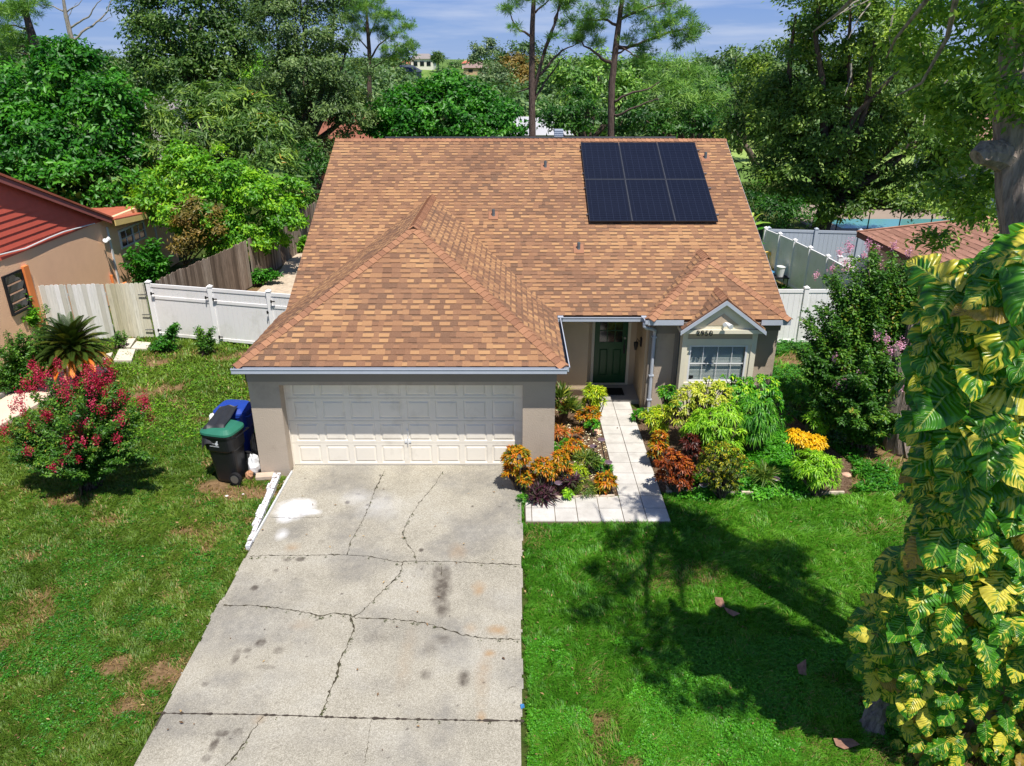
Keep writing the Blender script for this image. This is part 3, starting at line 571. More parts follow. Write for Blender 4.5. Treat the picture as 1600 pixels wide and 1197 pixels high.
# garage hip
GX0, GX1, GY = -5.46, 1.05, 13.52; GM = (GX0 + GX1) / 2; gh = (GX1 - GX0) / 2; kg = .637; lg = math.hypot(1, kg); ZG = ZE + gh * kg; YA = GY + gh; YV = YM + (ZG - ZE) / km
plane(rf, (GX0, GY, ZE), (1, 0, 0), np.array([0, 1, kg]) / lg, [(0, 0), (2 * gh, 0), (gh, gh * lg)], 3, tonef=tone(72))
plane(rf, (GX1, GY, ZE), (0, 1, 0), np.array([-1, 0, kg]) / lg, [(0, 0), (YM - GY, 0), (YV - GY, gh * lg), (gh, gh * lg)], 4, tonef=tone(73))
plane(rf, (GX0, YV, ZE), (0, -1, 0), np.array([1, 0, kg]) / lg, [(YV - YM, 0), (YV - GY, 0), (YV - YA, gh * lg), (0, gh * lg)], 5, tonef=tone(74))
# bedroom hip
BX0, BX1, BY = 3.16, 6.46, 16.4; BM_ = (BX0 + BX1) / 2; bh = (BX1 - BX0) / 2; ZB = ZE + bh * kg; YBA = BY + bh; YBV = YM + (ZB - ZE) / km
plane(rf, (BX0, BY, ZE), (1, 0, 0), np.array([0, 1, kg]) / lg, [(0, 0), (2 * bh, 0), (bh, bh * lg)], 6)
plane(rf, (BX1, BY, ZE), (0, 1, 0), np.array([-1, 0, kg]) / lg, [(0, 0), (YM - BY + .0, 0), (YBV - BY, bh * lg), (bh, bh * lg)], 7)
plane(rf, (BX0, YBV, ZE), (0, -1, 0), np.array([1, 0, kg]) / lg, [(YBV - YM, 0), (YBV - BY, 0), (YBV - YBA, bh * lg), (0, bh * lg)], 8)
# small gable over the bay
PX_, PZ, PFZ, PY_ = 4.88, 3.13, 2.40, 16.26; ph = .96; kp = (PZ - PFZ) / ph; lp = math.hypot(1, kp); PB = BY + (PZ - ZE) / kg + .12
plane(rf, (PX_ + ph, PY_, PFZ), (0, 1, 0), np.array([-1, 0, kp]) / lp, [(0, 0), (BY - PY_ + .0, 0), (PB - PY_, ph * lp), (0, ph * lp)], 9, wlo=.12, whi=.25)
plane(rf, (PX_ - ph, PB, PFZ), (0, -1, 0), np.array([1, 0, kp]) / lp, [(PB - BY, 0), (PB - PY_, 0), (PB - PY_, ph * lp), (0, ph * lp)], 10, wlo=.12, whi=.25)
roof = rf.build('roof', M['shingle'], house); deck.build('roof_deck', M['deck'], roof)
def cap_line(p, q, nl, nr, seed, w=.15, step=.14):
    """overlapping ridge shingles from p (low) to q (high), folded over two slopes whose downward side vectors are nl, nr"""
    p, q = np.array(p, float), np.array(q, float); L_ = np.linalg.norm(q - p); d = (q - p) / L_; r = random.Random(seed); s = 0.
    nl, nr = nrm(np.array(nl, float)), nrm(np.array(nr, float)); up = np.array([0, 0, 1.])
    while s < L_ - .02:
        e = min(s + step + .03, L_ + .02); h0, h1 = .038, .022; a = r.uniform(.02, 1)
        A, B = p + d * s + up * h0, p + d * e + up * h1; wl = w * r.uniform(.95, 1.05)
        C_, D_ = A + nl * wl - up * .006, B + nl * wl - up * .006; E_, F_ = A + nr * wl - up * .006, B + nr * wl - up * .006
        caps.quad(C_, A, B, D_, a=a); caps.quad(A, E_, F_, B, a=a)
        for X0, X1 in ((C_, A), (A, E_)): caps.quad(X0, X1, X1 - up * .02, X0 - up * .02, a=.01)
        s += step
def hipside(d, n):  # direction lying in a slope (normal n), perpendicular to the hip d, pointing downhill
    c = np.cross(d, n); c = c if c[2] < 0 else -c; return c
nF = np.array([0, -kg, 1]); nR = np.array([kg, 0, 1]); nL = np.array([-kg, 0, 1])
for (x0, x1, y0, xm, ya, za, sd_) in ((GX0, GX1, GY, GM, YA, ZG, 1), (BX0, BX1, BY, BM_, YBA, ZB, 5)):
    d = nrm(np.array([xm - x0, ya - y0, za - ZE])); cap_line((x0, y0, ZE), (xm, ya, za), hipside(d, nF), hipside(d, nL), sd_)
    d = nrm(np.array([xm - x1, ya - y0, za - ZE])); cap_line((x1, y0, ZE), (xm, ya, za), hipside(d, nF), hipside(d, nR), sd_ + 1)
cap_line((GM, YA - .12, ZG), (GM, YV, ZG), (-1, 0, -kg), (1, 0, -kg), 9); cap_line((BM_, YBA - .1, ZB), (BM_, YBV, ZB), (-1, 0, -kg), (1, 0, -kg), 10)
cap_line((PX_, PY_, PZ), (PX_, PB, PZ), (-1, 0, -kp), (1, 0, -kp), 11, w=.14)
cap_line((RX0, YR, ZR), (RX1, YR, ZR), (0, -1, -km), (0, 1, -km), 12)
caps.build('ridge_cap', M['cap'], roof)
# walls
wl_ = MB(); wl_.box(-5.34, .88, 13.85, 13.86, 2.12, 2.56)     # header backing
wl_ = MB()
wl_.box(-5.34, -4.72, 13.82, 14.3, -.1, 2.5); wl_.box(.22, .88, 13.82, 14.3, -.1, 2.5)           # garage piers
wl_.box(-4.72, .22, 13.82, 14.2, 2.07, 2.5)                                                        # header
wl_.box(-5.34, -5.14, 14.3, 30., -.1, 2.5)                                                          # left flank
wl_.box(3.33, 6.40, 16.92, 17.1, -.1, 2.5); wl_.box(6.22, 6.40, 17.1, 30., -.1, 2.5); wl_.box(-5.14, 6.22, 29.8, 30., -.1, 2.5)
for X in (-5.2, 6.28): wl_.prism([(X, 16.9, 2.5), (X, YR, 2.5 + (YR - 16.9) * km), (X, YR + 6.4, 2.55)], (.1, 0, 0))
wall = wl_.build('wall', M['stucco'], house)
w2 = MB(); w2.box(.70, .875, 14.3, 17.62, -.1, 2.5); w2.box(.875, 1.92, 17.6, 18.55, -.1, 2.5); w2.box(1.92, 2.10, 18.4, 18.55, .1, 2.5); w2.box(3.10, 3.33, 18.4, 18.55, .1, 2.5)
w2.box(2.1, 3.1, 18.4, 18.55, 2.2, 2.5); w2.box(3.26, 3.325, 17.1, 18.55, -.1, 2.5); w2.build('entry_wall', M['stucco_cream'], wall)
w3 = MB()
w3.box(-5.36, .90, 13.79, 13.817, 2.16, 2.47); w3.box(-5.36, -5.343, 13.79, 14.6, 2.16, 2.47); w3.box(.883, .90, 13.817, 17.55, 2.2, 2.47)
w3.box(.905, 3.3, 17.55, 17.597, 2.22, 2.5); w3.box(3.31, 4.0, 16.89, 16.917, 2.16, 2.47); w3.box(5.82, 6.43, 16.89, 16.917, 2.16, 2.47); w3.box(6.403, 6.43, 16.917, 18.6, 2.16, 2.47)
w3.box(3.31, 3.48, 16.893, 16.917, 0, 2.16); w3.box(3.485, 4.0, 16.896, 16.917, 2.08, 2.157); w3.box(3.92, 4.0, 16.896, 16.917, 0, 2.077)
w3.build('trim_band', M['band'], wall)
# soffits and fascia, gutters
sf = MB(); sf.box(GX0 + .02, GX1 - .02, GY + .02, 13.79, 2.5, 2.53); sf.box(.9, GX1 - .02, 13.79, 17.5, 2.5, 2.53); sf.box(GX0 + .02, -5.36, 13.79, 17, 2.5, 2.53)
sf.box(1.05, BX0, YM + .03, 18.4, 2.5, 2.53); sf.box(BX0 + .02, BX1 - .02, BY + .02, 16.89, 2.5, 2.53); sf.build('soffit', M['band'], house)
fa = MB()
for z0, z1, a in ((2.46, 2.585, 0),):
    fa.box(GX0, GX1, GY, GY + .02, z0, z1); fa.box(GX0, GX0 + .02, GY + .02, 17.2, z0, z1)
    fa.box(BX0, PX_ - ph + .06, BY, BY + .02, z0, z1); fa.box(PX_ + ph - .06, BX1, BY, BY + .02, z0, z1); fa.box(BX1 - .02, BX1, BY + .02, 17.3, z0, z1); fa.box(BX0, BX0 + .02, BY + .02, YM, z0, z1)
for X in (RX0 - .01, RX1 + .0):
    for s in (1, -1):
        y0, y1 = (YM, YR) if s > 0 else (YR, YR + 6.9)
        z0, z1 = (ZE, ZR) if s > 0 else (ZR, ZR - 6.9 * km)
        fa.prism([(X, y0, z0 - .16), (X, y0, z0 - .02), (X, y1, z1 - .02), (X, y1, z1 - .16)], (.02, 0, 0))
fa.build('fascia', M['gutter'], house)
def gutter(mb, mi, p, q, side):
    """open box gutter from p to q; side = outward unit vector"""
    p, q, s = np.array(p, float), np.array(q, float), np.array(side, float); w, h = .075, .11; up = np.array([0, 0, 1.])
    mb.obox(p + s * .004 - up * h, q - p, s * w, up * .006); mb.obox(p + s * (w - .004) - up * h, q - p, s * .008, up * (h + .004)); mb.obox(p + s * .004 - up * h, (q - p) / np.linalg.norm(q - p) * .006, s * w, up * h)
    e = q - (q - p) / np.linalg.norm(q - p) * .006; mb.obox(e + s * .004 - up * h, (q - p) / np.linalg.norm(q - p) * .006, s * w, up * h); mb.obox(p + s * (w + .004) - up * .018, q - p, s * .012, up * .02)
    mi.obox(p + s * .01 - up * (h - .008), q - p, s * (w - .02), up * .004)
gu = MB(); gi = MB(); zt = ZE - .02
gutter(gu, gi, (GX0 - .03, GY - .003, zt), (GX1 + .03, GY - .003, zt), (0, -1, 0))
gutter(gu, gi, (GX1, GY + .02, zt), (GX1, YM - .12, zt), (1, 0, 0))
gutter(gu, gi, (GX1 + .0, YM - .003, zt), (BX0 - .0, YM - .003, zt), (0, -1, 0))
gutter(gu, gi, (BX0 - .003, BY + .0, zt), (BX0 - .003, YM - .12, zt), (-1, 0, 0))
for x in (GX1 + .02, BX0 - .13): gu.box(x, x + .13, YM - .135, YM - .005, zt + .004, zt + .02)
gx = gu.build('gutter', M['gutter'], house); gi.build('gutter_lining', M['gutter_in'], gx)
d0 = MB(); d0.tube([(3.08, 16.45, 2.5), (3.08, 16.45, 2.42), (3.14, 16.5, 2.36), (3.3, 16.66, 2.28), (3.40, 16.8, 2.2), (3.41, 16.85, 2.1), (3.41, 16.85, .12), (3.41, 16.75, .05)], .042, 10)
for z in (2.0, 1.0, .35): d0.box(3.35, 3.47, 16.80, 16.895, z, z + .03)
d0.build('downspout', M['gutter'], house)
# garage door: four sections of eight raised panels
GDX0, GDX1, GDY = -4.72, .20, 14.14
gd = MB(); sec = 2.12 / 4; cw = (GDX1 - GDX0 - .16) / 8
gd.box(GDX0 - .05, GDX1 + .05, GDY + .02, GDY + .05, .04, 2.2)
def rpanel(mb, x0, x1, z0, z1, y, ins=.055, d=.012, b=.018, raise_=.004):
    R_ = lambda m, yy: [(x0 + m, yy, z0 + m), (x1 - m, yy, z0 + m), (x1 - m, yy, z1 - m), (x0 + m, yy, z1 - m)]
    rings = [R_(0, y), R_(ins, y), R_(ins + b * .6, y + d), R_(ins + b * 1.6, y + d), R_(ins + b * 3.2, y - raise_)]
    for A, B in zip(rings[:-1], rings[1:]):
        for i in range(4): mb.quad(A[i], A[(i + 1) % 4], B[(i + 1) % 4], B[i])
    mb.quad(*rings[-1])
for j in range(4):
    z0 = .05 + j * sec + .004; z1 = .05 + (j + 1) * sec - .004
    gd.quad((GDX0, GDY, z0), (GDX0 + .08, GDY, z0), (GDX0 + .08, GDY, z1), (GDX0, GDY, z1)); gd.quad((GDX1 - .08, GDY, z0), (GDX1, GDY, z0), (GDX1, GDY, z1), (GDX1 - .08, GDY, z1))
    for i in range(8): rpanel(gd, GDX0 + .08 + i * cw, GDX0 + .08 + (i + 1) * cw, z0, z1, GDY)
    gd.quad((GDX0, GDY, z1), (GDX1, GDY, z1), (GDX1, GDY + .02, z1), (GDX0, GDY + .02, z1)); gd.quad((GDX0, GDY, z0), (GDX0, GDY + .02, z0), (GDX1, GDY + .02, z0), (GDX1, GDY, z0))
gdo = gd.build('garage_door', M['gdoor'], house)
m = MB(); hx = -2.22; m.box(hx - .07, hx + .07, GDY - .02, GDY, .60, .66); m.tube([(hx, GDY - .03, .74), (hx, GDY - .035, .58)], .012, 6); m.box(hx - .02, hx + .02, GDY - .012, GDY, .88, .92); m.tube([(hx + .01, GDY - .03, .9), (hx + .02, GDY - .03, .76)], .006, 5); m.build('handle', M['white'], gdo)
m = MB(); m.box(GDX0, GDX1, GDY - .006, GDY + .03, .035, .052); m.build('bottom_seal', M['dark'], gdo)
m = MB(); m.box(GDX0 - .045, GDX0 + .012, GDY - .05, GDY - .006, .04, 2.07); m.box(GDX1 - .012, GDX1 + .02, GDY - .05, GDY - .006, .04, 2.07); m.build('door_jamb', M['gdoor'], gdo)
m = MB(); m.box(GDX1 - .4, GDX1 - .38, 0, 0, 0, 0)
# front door
DX0, DX1, DY = 2.17, 3.03, 18.42
fd = MB()
for (x0, x1, z0, z1) in ((DX0, DX0 + .13, .14, 2.16), (DX1 - .13, DX1, .14, 2.16), (DX0 + .13, DX1 - .13, .14, .36), (DX0 + .13, DX1 - .13, 1.12, 1.30), (DX0 + .13, DX1 - .13, 1.94, 2.16), ((DX0 + DX1) / 2 - .06, (DX0 + DX1) / 2 + .06, .36, 1.12)): fd.box(x0, x1, DY, DY + .04, z0, z1)
for s in (0, 1):
    x0 = DX0 + .13 + s * ((DX1 - DX0) / 2 - .07); rpanel(fd, x0, x0 + (DX1 - DX0) / 2 - .19, .36, 1.12, DY + .012, ins=.004, d=.01, b=.012, raise_=.006)
fdo = fd.build('front_door', M['green'], house)
m = MB(); m.box(DX0 + .13, DX1 - .13, DY + .018, DY + .026, 1.30, 1.94); m.build('window_pane', M['dglass'], fdo)
m = MB(); 
for i in (1, 2): x = DX0 + .13 + (DX1 - DX0 - .26) * i / 3; m.box(x - .01, x + .01, DY + .006, DY + .016, 1.30, 1.94)
m.box(DX0 + .13, DX1 - .13, DY + .004, DY + .016, 1.61, 1.63); m.build('muntin', M['green'], fdo)
m = MB(); m.tube([(DX1 - .07, DY - .02, 1.02), (DX1 - .07, DY - .05, 1.10), (DX1 - .07, DY - .05, 1.28), (DX1 - .07, DY - .02, 1.34)], .011, 6); m.box(DX1 - .095, DX1 - .045, DY - .014, DY, .98, 1.22); m.build('handle', M['black'], fdo)
m = MB(); m.tube([(DX1 - .07, DY, 1.42), (DX1 - .07, DY - .03, 1.42)], .03, 10); m.build('lock', M['metal'], fdo)
m = MB(); m.box(DX0 - .075, DX0 - .006, DY - .03, DY + .05, .1, 2.2); m.box(DX1 + .006, DX1 + .075, DY - .03, DY + .05, .1, 2.2); m.box(DX0 - .006, DX1 + .006, DY - .03, DY + .05, 2.165, 2.2); m.box(DX0 - .006, DX1 + .006, DY - .05, DY + .05, .103, .135); m.build('door_frame', M['trim'], fdo)
m = MB(); m.box(3.22, 3.257, 17.55, 17.66, 1.5, 1.72); m.tube([(3.2, 17.6, 1.62), (3.14, 17.6, 1.70), (3.12, 17.6, 1.60)], .012, 6); m.lathe((3.12, 17.6, 1.40), [(0, .03), (.12, .055), (.2, .06), (.22, .01)], 8); m.build('wall_lamp', M['black'], house)
# bay pop-out with its gable
bay = MB(); X0, X1 = 4.03, 5.74; YB = 16.5; WX0, WX1, WZ0, WZ1 = 4.20, 5.57, .98, 1.93
bay.box(X0, WX0, YB, 16.918, .1, 2.36); bay.box(WX1, X1, YB, 16.918, .1, 2.36); bay.box(WX0, WX1, YB, 16.918, WZ1, 2.36); bay.box(WX0, WX1, YB, 16.918, .1, WZ0)
bo = bay.build('bay_wall', M['trim'], house)
m = MB(); m.box(X0 + .10, X1 - .10, YB - .012, YB - .001, 2.10, 2.25); m.build('frieze', M['tympanum'], bo)
m = MB(); m.box(X0 - .02, X0 + .10, YB - .035, YB - .001, .1, 2.28); m.box(X1 - .10, X1 + .02, YB - .035, YB - .001, .1, 2.28); m.box(X0 + .1, X1 - .1, YB - .03, YB - .001, 1.96, 2.095); m.box(X0 - .12, X1 + .12, YB - .20, YB + .2, 2.285, 2.375); m.box(X0 + .1, X1 - .1, YB - .03, YB - .001, .86, .975); m.build('bay_trim', M['trim'], bo)
m = MB(); m.prism([(PX_ - ph + .12, YB - .13, 2.38), (PX_ + ph - .12, YB - .13, 2.38), (PX_, YB - .13, 2.38 + (ph - .12) * kp)], (0, .1, 0)); m.build('pediment', M['trim'], bo)
m = MB(); m.prism([(PX_ - .38, YB - .14, 2.47), (PX_ + .38, YB - .14, 2.47), (PX_, YB - .14, 2.47 + .38 * kp)], (0, .009, 0)); m.build('tympanum', M['tympanum'], bo)
m = MB()
for s in (-1, 1):
    m.prism([(PX_, PY_ - .03, PZ - .03), (PX_ + s * (ph + .03), PY_ - .03, PFZ - .04 + .0), (PX_ + s * (ph + .03), PY_ - .03, PFZ - .13), (PX_, PY_ - .03, PZ - .13)][::s], (0, .03, 0))
m.build('rake_board', M['gutter'], bo)
m = MB(); m.prism([(PX_, PY_ + .004, PZ - .12), (PX_ - ph, PY_ + .004, PFZ - .11), (PX_ - ph, PY_ + .004, PFZ - .09), (PX_, PY_ + .004, PZ - .06), (PX_ + ph, PY_ + .004, PFZ - .09), (PX_ + ph, PY_ + .004, PFZ - .11)], (0, .4, 0)); m.build('rake_soffit', M['band'], bo)
wf = MB(); wf.box(WX0, WX0 + .04, YB + .0, YB + .05, WZ0, WZ1); wf.box(WX1 - .04, WX1, YB, YB + .05, WZ0, WZ1); wf.box(WX0 + .05, WX1 - .05, YB, YB + .05, WZ0, WZ0 + .05); wf.box(WX0 + .05, WX1 - .05, YB + .005, YB + .05, WZ1 - .04, WZ1)
for i in (1, 2, 3): x = WX0 + (WX1 - WX0) * i / 4; wf.box(x - .006, x + .006, YB + .046 - .016, YB + .044, WZ0 + .05, WZ1 - .04)
z = (WZ0 + WZ1) / 2; wf.box(WX0 + .05, WX1 - .05, YB + .024, YB + .046, z - .008, z + .008)
wdo = wf.build('window', M['white'], house)
m = MB(); m.box(WX0 + .04, WX1 - .04, YB + .052, YB + .056, WZ0 + .04, WZ1 - .03); t = NT('window_pane_glass'); t.color(lin(96, 116, 116)); t.rough(.08, .5); t.b.inputs['Alpha'].default_value = .22; m.build('pane', t.m, wdo)
m = MB()
for i in range(26): z = WZ0 + .05 + i * .034; m.obox((WX0 + .05, YB + .085, z), (WX1 - WX0 - .1, 0, 0), (0, .016, .024), (0, .002, .002))
m.build('blind', plain('blind_slats', lin(206, 214, 208), .6, .03), wdo)
m = MB(); m.box(WX0 + .06, WX0 + .16, YB + .046, YB + .051, WZ0 + .08, WZ0 + .16); m.build('sticker', M['black'], wdo)
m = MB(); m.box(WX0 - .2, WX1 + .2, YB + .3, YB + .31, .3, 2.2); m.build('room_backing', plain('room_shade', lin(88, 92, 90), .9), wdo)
# flood light and house number
m = MB(); m.tube([(4.90, YB - .15, 2.50), (4.90, YB - .22, 2.50), (4.93, YB - .34, 2.56)], [.035, .02, .02], 8); m.tube([(4.93, YB - .30, 2.56), (4.98, YB - .44, 2.53)], [.04, .065], 10); m.tube([(4.90, YB - .30, 2.58), (4.84, YB - .42, 2.58)], [.03, .05], 10); m.build('flood_light', M['white'], house)
def text(name, s, size, loc, rot, mat, parent, ext=.006):
    cu = bpy.data.curves.new(name, 'FONT'); cu.body = s; cu.size = size; cu.extrude = ext; cu.space_character = 1.05; tmp = bpy.data.objects.new(name + '_tmp', cu); col.objects.link(tmp)
    me = bpy.data.meshes.new_from_object(tmp.evaluated_get(bpy.context.evaluated_depsgraph_get())); bpy.data.objects.remove(tmp); me.name = name; me.materials.clear(); me.materials.append(mat)
    from mathutils import Matrix, Euler
    me.transform(Matrix.Translation(Vector(loc) - Vector(orgof(parent))) @ Euler(rot).to_matrix().to_4x4()); o = bpy.data.objects.new(name, me); col.objects.link(o); o.parent = parent; return o
text('house_number', '2950', .185, (4.26, YB - .225, 2.25), (R(90), 0, R(-1)), M['black'], house, .012)
# roof vents, rear box
for q in ((852, 262), (771, 338), (904, 390), (1102, 248)):
    p = min((G(q[0], q[1], z) for z in np.arange(2.6, 6, .004)), key=lambda p: abs(ZE + (p[1] - YM) * km - p[2]))
    m = MB(); m.prism([p + (-.13, -.16, -.16 * km + .02), p + (.13, -.16, -.16 * km + .02), p + (.13, .16, .16 * km + .02), p + (-.13, .16, .16 * km + .02)], (0, 0, .008)); v_ = m.build('roof_vent', plain('vent_flashing', lin(150, 104, 76), .6, .1, 9), house)
    m = MB(); m.tube([p + (0, 0, -.05), p + (0, 0, .05), p + (0, 0, .18)], [.055, .042, .042], 10); m.tube([p + (0, 0, .17), p + (0, 0, .19)], [.03, .03], 8); m.build('vent_pipe', plain('pipe_grey', lin(92, 100, 104), .5, .2, 9), v_)
# ---- solar panels lying on the roof, 3 x 2
def solar_mat():
    t = NT('solar_cell'); uv = t.n('ShaderNodeUVMap'); uv.uv_map = 'UVMap'; sx_ = t.n('ShaderNodeSeparateXYZ'); t.l(uv.outputs[0], sx_.inputs[0])
    def line(o, n, w): f = t.math('FRACT', t.math('MULTIPLY', o, n)); return t.math('LESS_THAN', t.math('ABSOLUTE', t.math('SUBTRACT', f, .5)), w)
    g = t.math('MAXIMUM', line(sx_.outputs[0], 6, .018), line(sx_.outputs[1], 20, .04)); f2 = line(sx_.outputs[0], 60, .06)
    c = t.mix(t.noise(1.7, 4), lin(12, 14, 24), lin(22, 25, 38)); c = t.mix(t.math('MULTIPLY', f2, .10), c, lin(60, 70, 100)); c = t.mix(t.math('MULTIPLY', g, .22), c, lin(80, 90, 116)); t.color(c); t.rough(.22, .35)
    return t.m
M['solar'] = solar_mat(); M['frame_black'] = plain('black_anodised', lin(34, 36, 44), .4, .05)
SP = {}
nM = np.cross((1, 0, 0), vm); so_ = np.array([2.03, YM, ZE]) + nM * .11
def roofpt(x, s): return np.array([x, YM, ZE]) + vm * s + nM * .11
s0 = (19.83 - YM) * lm; s1 = (23.32 - YM) * lm; pw = (5.46 - 2.04) / 3; phh = (s1 - s0) / 2
NM = [['bottom left', 'bottom centre', 'bottom right'], ['top left', 'top centre', 'top right']]
for j in range(2):
    for i in range(3):
        xa, xb = 2.04 + i * pw + .008, 2.04 + (i + 1) * pw - .008; sa, sb = s0 + j * phh + .01, s0 + (j + 1) * phh - .01; base = roofpt((xa + xb) / 2, sa)
        th = thing('solar_panel', 'black solar panel, %s of the block of six on the roof' % NM[j][i], 'solar panel', base, 'solar panels on the front roof slope')
        P_ = lambda x, s, h: roofpt(x, s) + nM * h
        mkobj('cell_sheet', [P_(xa + .02, sa + .02, .003), P_(xb - .02, sa + .02, .003), P_(xb - .02, sb - .02, .003), P_(xa + .02, sb - .02, .003)], [(0, 1, 2, 3)], M['solar'], th, uv=[(0, 0), (1, 0), (1, 1), (0, 1)])
        m = MB(); fr = ((xa, xb, sa, sa + .02), (xa, xb, sb - .02, sb), (xa, xa + .02, sa + .02, sb - .02), (xb - .02, xb, sa + .02, sb - .02))
        for x0, x1, a0, a1 in fr: m.obox(P_(x0, a0, -.035), (x1 - x0, 0, 0), vm * (a1 - a0), nM * .042)
        m.build('frame', M['frame_black'], th)
        m = MB(); 
        for x in (xa - .006,) if i else (): m.obox(P_(x - .004, sa, .0), (.008, 0, 0), vm * (sb - sa), nM * .01)
        for s in (sa + .35, sb - .35): m.obox(P_(xa - .05 if i == 0 else xa, s, -.075), (xb - xa + (.1 if i in (0, 2) else .0), 0, 0), vm * .035, nM * .036)
        if j: m.obox(P_(xa, sa - .014, .0), (xb - xa, 0, 0), vm * .01, nM * .009)
        m.build('rail', M['metal'], th)
# rear slope array, its top edge stands proud of the ridge
for k in range(7):
    xa = -3.86 + k * 1.265; xb = xa + 1.25; th = thing('solar_panel', 'black solar panel behind the roof ridge, %s' % ['first from the left', 'second from the left', 'third from the left', 'in the middle of the row', 'third from the right', 'second from the right', 'last at the right'][k], 'solar panel', (xa, YR + .25, ZR), 'solar panels behind the roof ridge')
    m = MB(); m.obox((xa, YR + .14, ZR + .03), (xb - xa, 0, 0), (0, 1.9, -1.9 * km), (0, .02, .045)); m.build('frame', M['frame_black'], th)
    mkobj('cell_sheet', [(xa + .02, YR + .18, ZR + .07), (xb - .02, YR + .18, ZR + .07), (xb - .02, YR + 2., ZR + .07 - 1.82 * km), (xa + .02, YR + 2., ZR + .07 - 1.82 * km)], [(0, 1, 2, 3)], M['solar'], th, uv=[(0, 0), (1, 0), (1, 1), (0, 1)])
m = MB(); m.box(1.33, 1.60, YR + .85, YR + 1.1, ZR - .5, ZR + .22)
for i in range(5): m.box(1.322, 1.608, YR + .84, YR + 1.11, ZR - .05 + i * .055, ZR - .03 + i * .055)
m.build('roof_box_vent', M['grey_and_shade'], house)
# door mat
m = MB(); m.box(2.3, 2.92, 17.72, 18.12, .1, .118); r_ = random.Random(4)
for i in range(26): x = 2.3 + .62 * i / 25; m.tube([(x, 17.72, .11), (x + r_.uniform(-.01, .01), 17.68 - r_.random() * .02, .105)], .008, 4)
tag(m.build('door_mat', M['dark']), 'black fringed rubber door mat on the porch before the green door', 'door mat')

# ------------------------------------------------------------ fences
def board_fence(name, label, p, q, h, mat, seed, bw=.14, gap=.004, t=.02, base=0., rag=.03, group=None, posts=None):
    p, q = np.array([*p, base]), np.array([*q, base]); L_ = np.linalg.norm(q - p); d = (q - p) / L_; n = np.array([-d[1], d[0], 0]); th = thing(name, label, 'fence', p, group); r = random.Random(seed); m = MB(); s = 0
    while s < L_:
        hh = h + r.uniform(-rag, rag); tl = r.uniform(-.006, .006) if rag > .02 else 0; w = min(bw, L_ - s); o = p + d * s + n * r.uniform(-.006, .006)
        e = .03; m.prism([o, o + d * (w - gap), o + d * (w - gap + tl) + (0, 0, hh - e), o + d * (w - gap - .03 + tl) + np.array([0, 0, hh]), o + d * (.03 + tl) + np.array([0, 0, hh]), o + d * tl + (0, 0, hh - e)], n * t, a=max(r.random(), .01)); s += bw
    m.build('board', mat, th)
    m = MB()
    for z in (.35, 1.4): m.obox(p + n * .03 + (0, 0, z), d * L_, n * .04, (0, 0, .09), a=.4)
    m.build('rail', mat, th)
    return th, d, n, L_
def wood(name, stops, st=.8):
    t = NT(name); c = t.ramp(t.attr('rnd'), stops); c = t.mix(t.ramp(t.noise(6, 7, .75, sc3=(4, 4, .35)), [(.4, (0, 0, 0)), (.7, (st, st, st))]), c, mul(stops[0][1], .45)); t.color(c); t.rough(.9, .2); t.bump(t.noise(12, 5, .7, sc3=(5, 5, .3)), .5, .01); return t.m
M['grey_wood'] = wood('weathered_wood', F((0, (104, 88, 76)), (.5, (150, 130, 114)), (1, (184, 166, 150))))
M['white_wood'] = wood('peeling_white_wood', F((0, (196, 194, 182)), (.5, (224, 224, 218)), (1, (236, 236, 234))), .35)
M['stain_wood'] = wood('stained_white_wood', F((0, (186, 180, 150)), (.5, (214, 208, 184)), (1, (232, 230, 216))), .5)
FH = 1.75
def vinyl_fence(name, label, pts, h, mat, rails=True, group=None, latches=()):
    th = thing(name, label, 'fence', (*pts[0], 0), group)
    for i, (a, b) in enumerate(zip(pts[:-1], pts[1:])):
        a3, b3 = np.array([*a, 0.]), np.array([*b, 0.]); d = nrm(b3 - a3); n = np.array([-d[1], d[0], 0]); L_ = np.linalg.norm(b3 - a3)
        m = MB(); k = int(L_ / .16)
        for j in range(k): m.obox(a3 + d * (L_ * j / k + .004) + (0, 0, .05) - n * .011, d * (L_ / k - .006), n * .022, (0, 0, h - .12))
        m.build('panel', mat, th)
        m = MB()
        for z in (.06, h * .73, h - .1) if rails else (.06, h - .1): m.obox(a3 + d * .05 + (0, 0, z) - n * .028, d * (L_ - .1), n * .056, (0, 0, .09 if z < h - .2 else .1))
        m.build('rail', mat, th)
    for i, a in enumerate(pts):
        m = MB(); x, y = a; m.box(x - .065, x + .065, y - .065, y + .065, -.1, h + .04); m.box(x - .08, x + .08, y - .08, y + .08, h + .04, h + .06)
        m.prism([(x - .075, y - .075, h + .06), (x + .075, y - .075, h + .06), (x + .075, y + .075, h + .06), (x - .075, y + .075, h + .06)], (0, 0, .01)); m.add([(x - .07, y - .07, h + .07), (x + .07, y - .07, h + .07), (x + .07, y + .07, h + .07), (x - .07, y + .07, h + .07), (x, y, h + .12)], [(0, 1, 4), (1, 2, 4), (2, 3, 4), (3, 0, 4)])
        m.build('post', mat, th)
    for (x, y, z, w) in latches:
        m = MB(); m.box(x, x + w, y - .10, y - .066, z, z + .03); m.box(x, x + .03, y - .12, y - .066, z - .03, z + .06); m.build('hinge', M['black'], th)
    return th
LF = [(-11.28, 22.45), (-9.18, 21.93), (-7.25, 21.45), (-5.42, 21.0)]
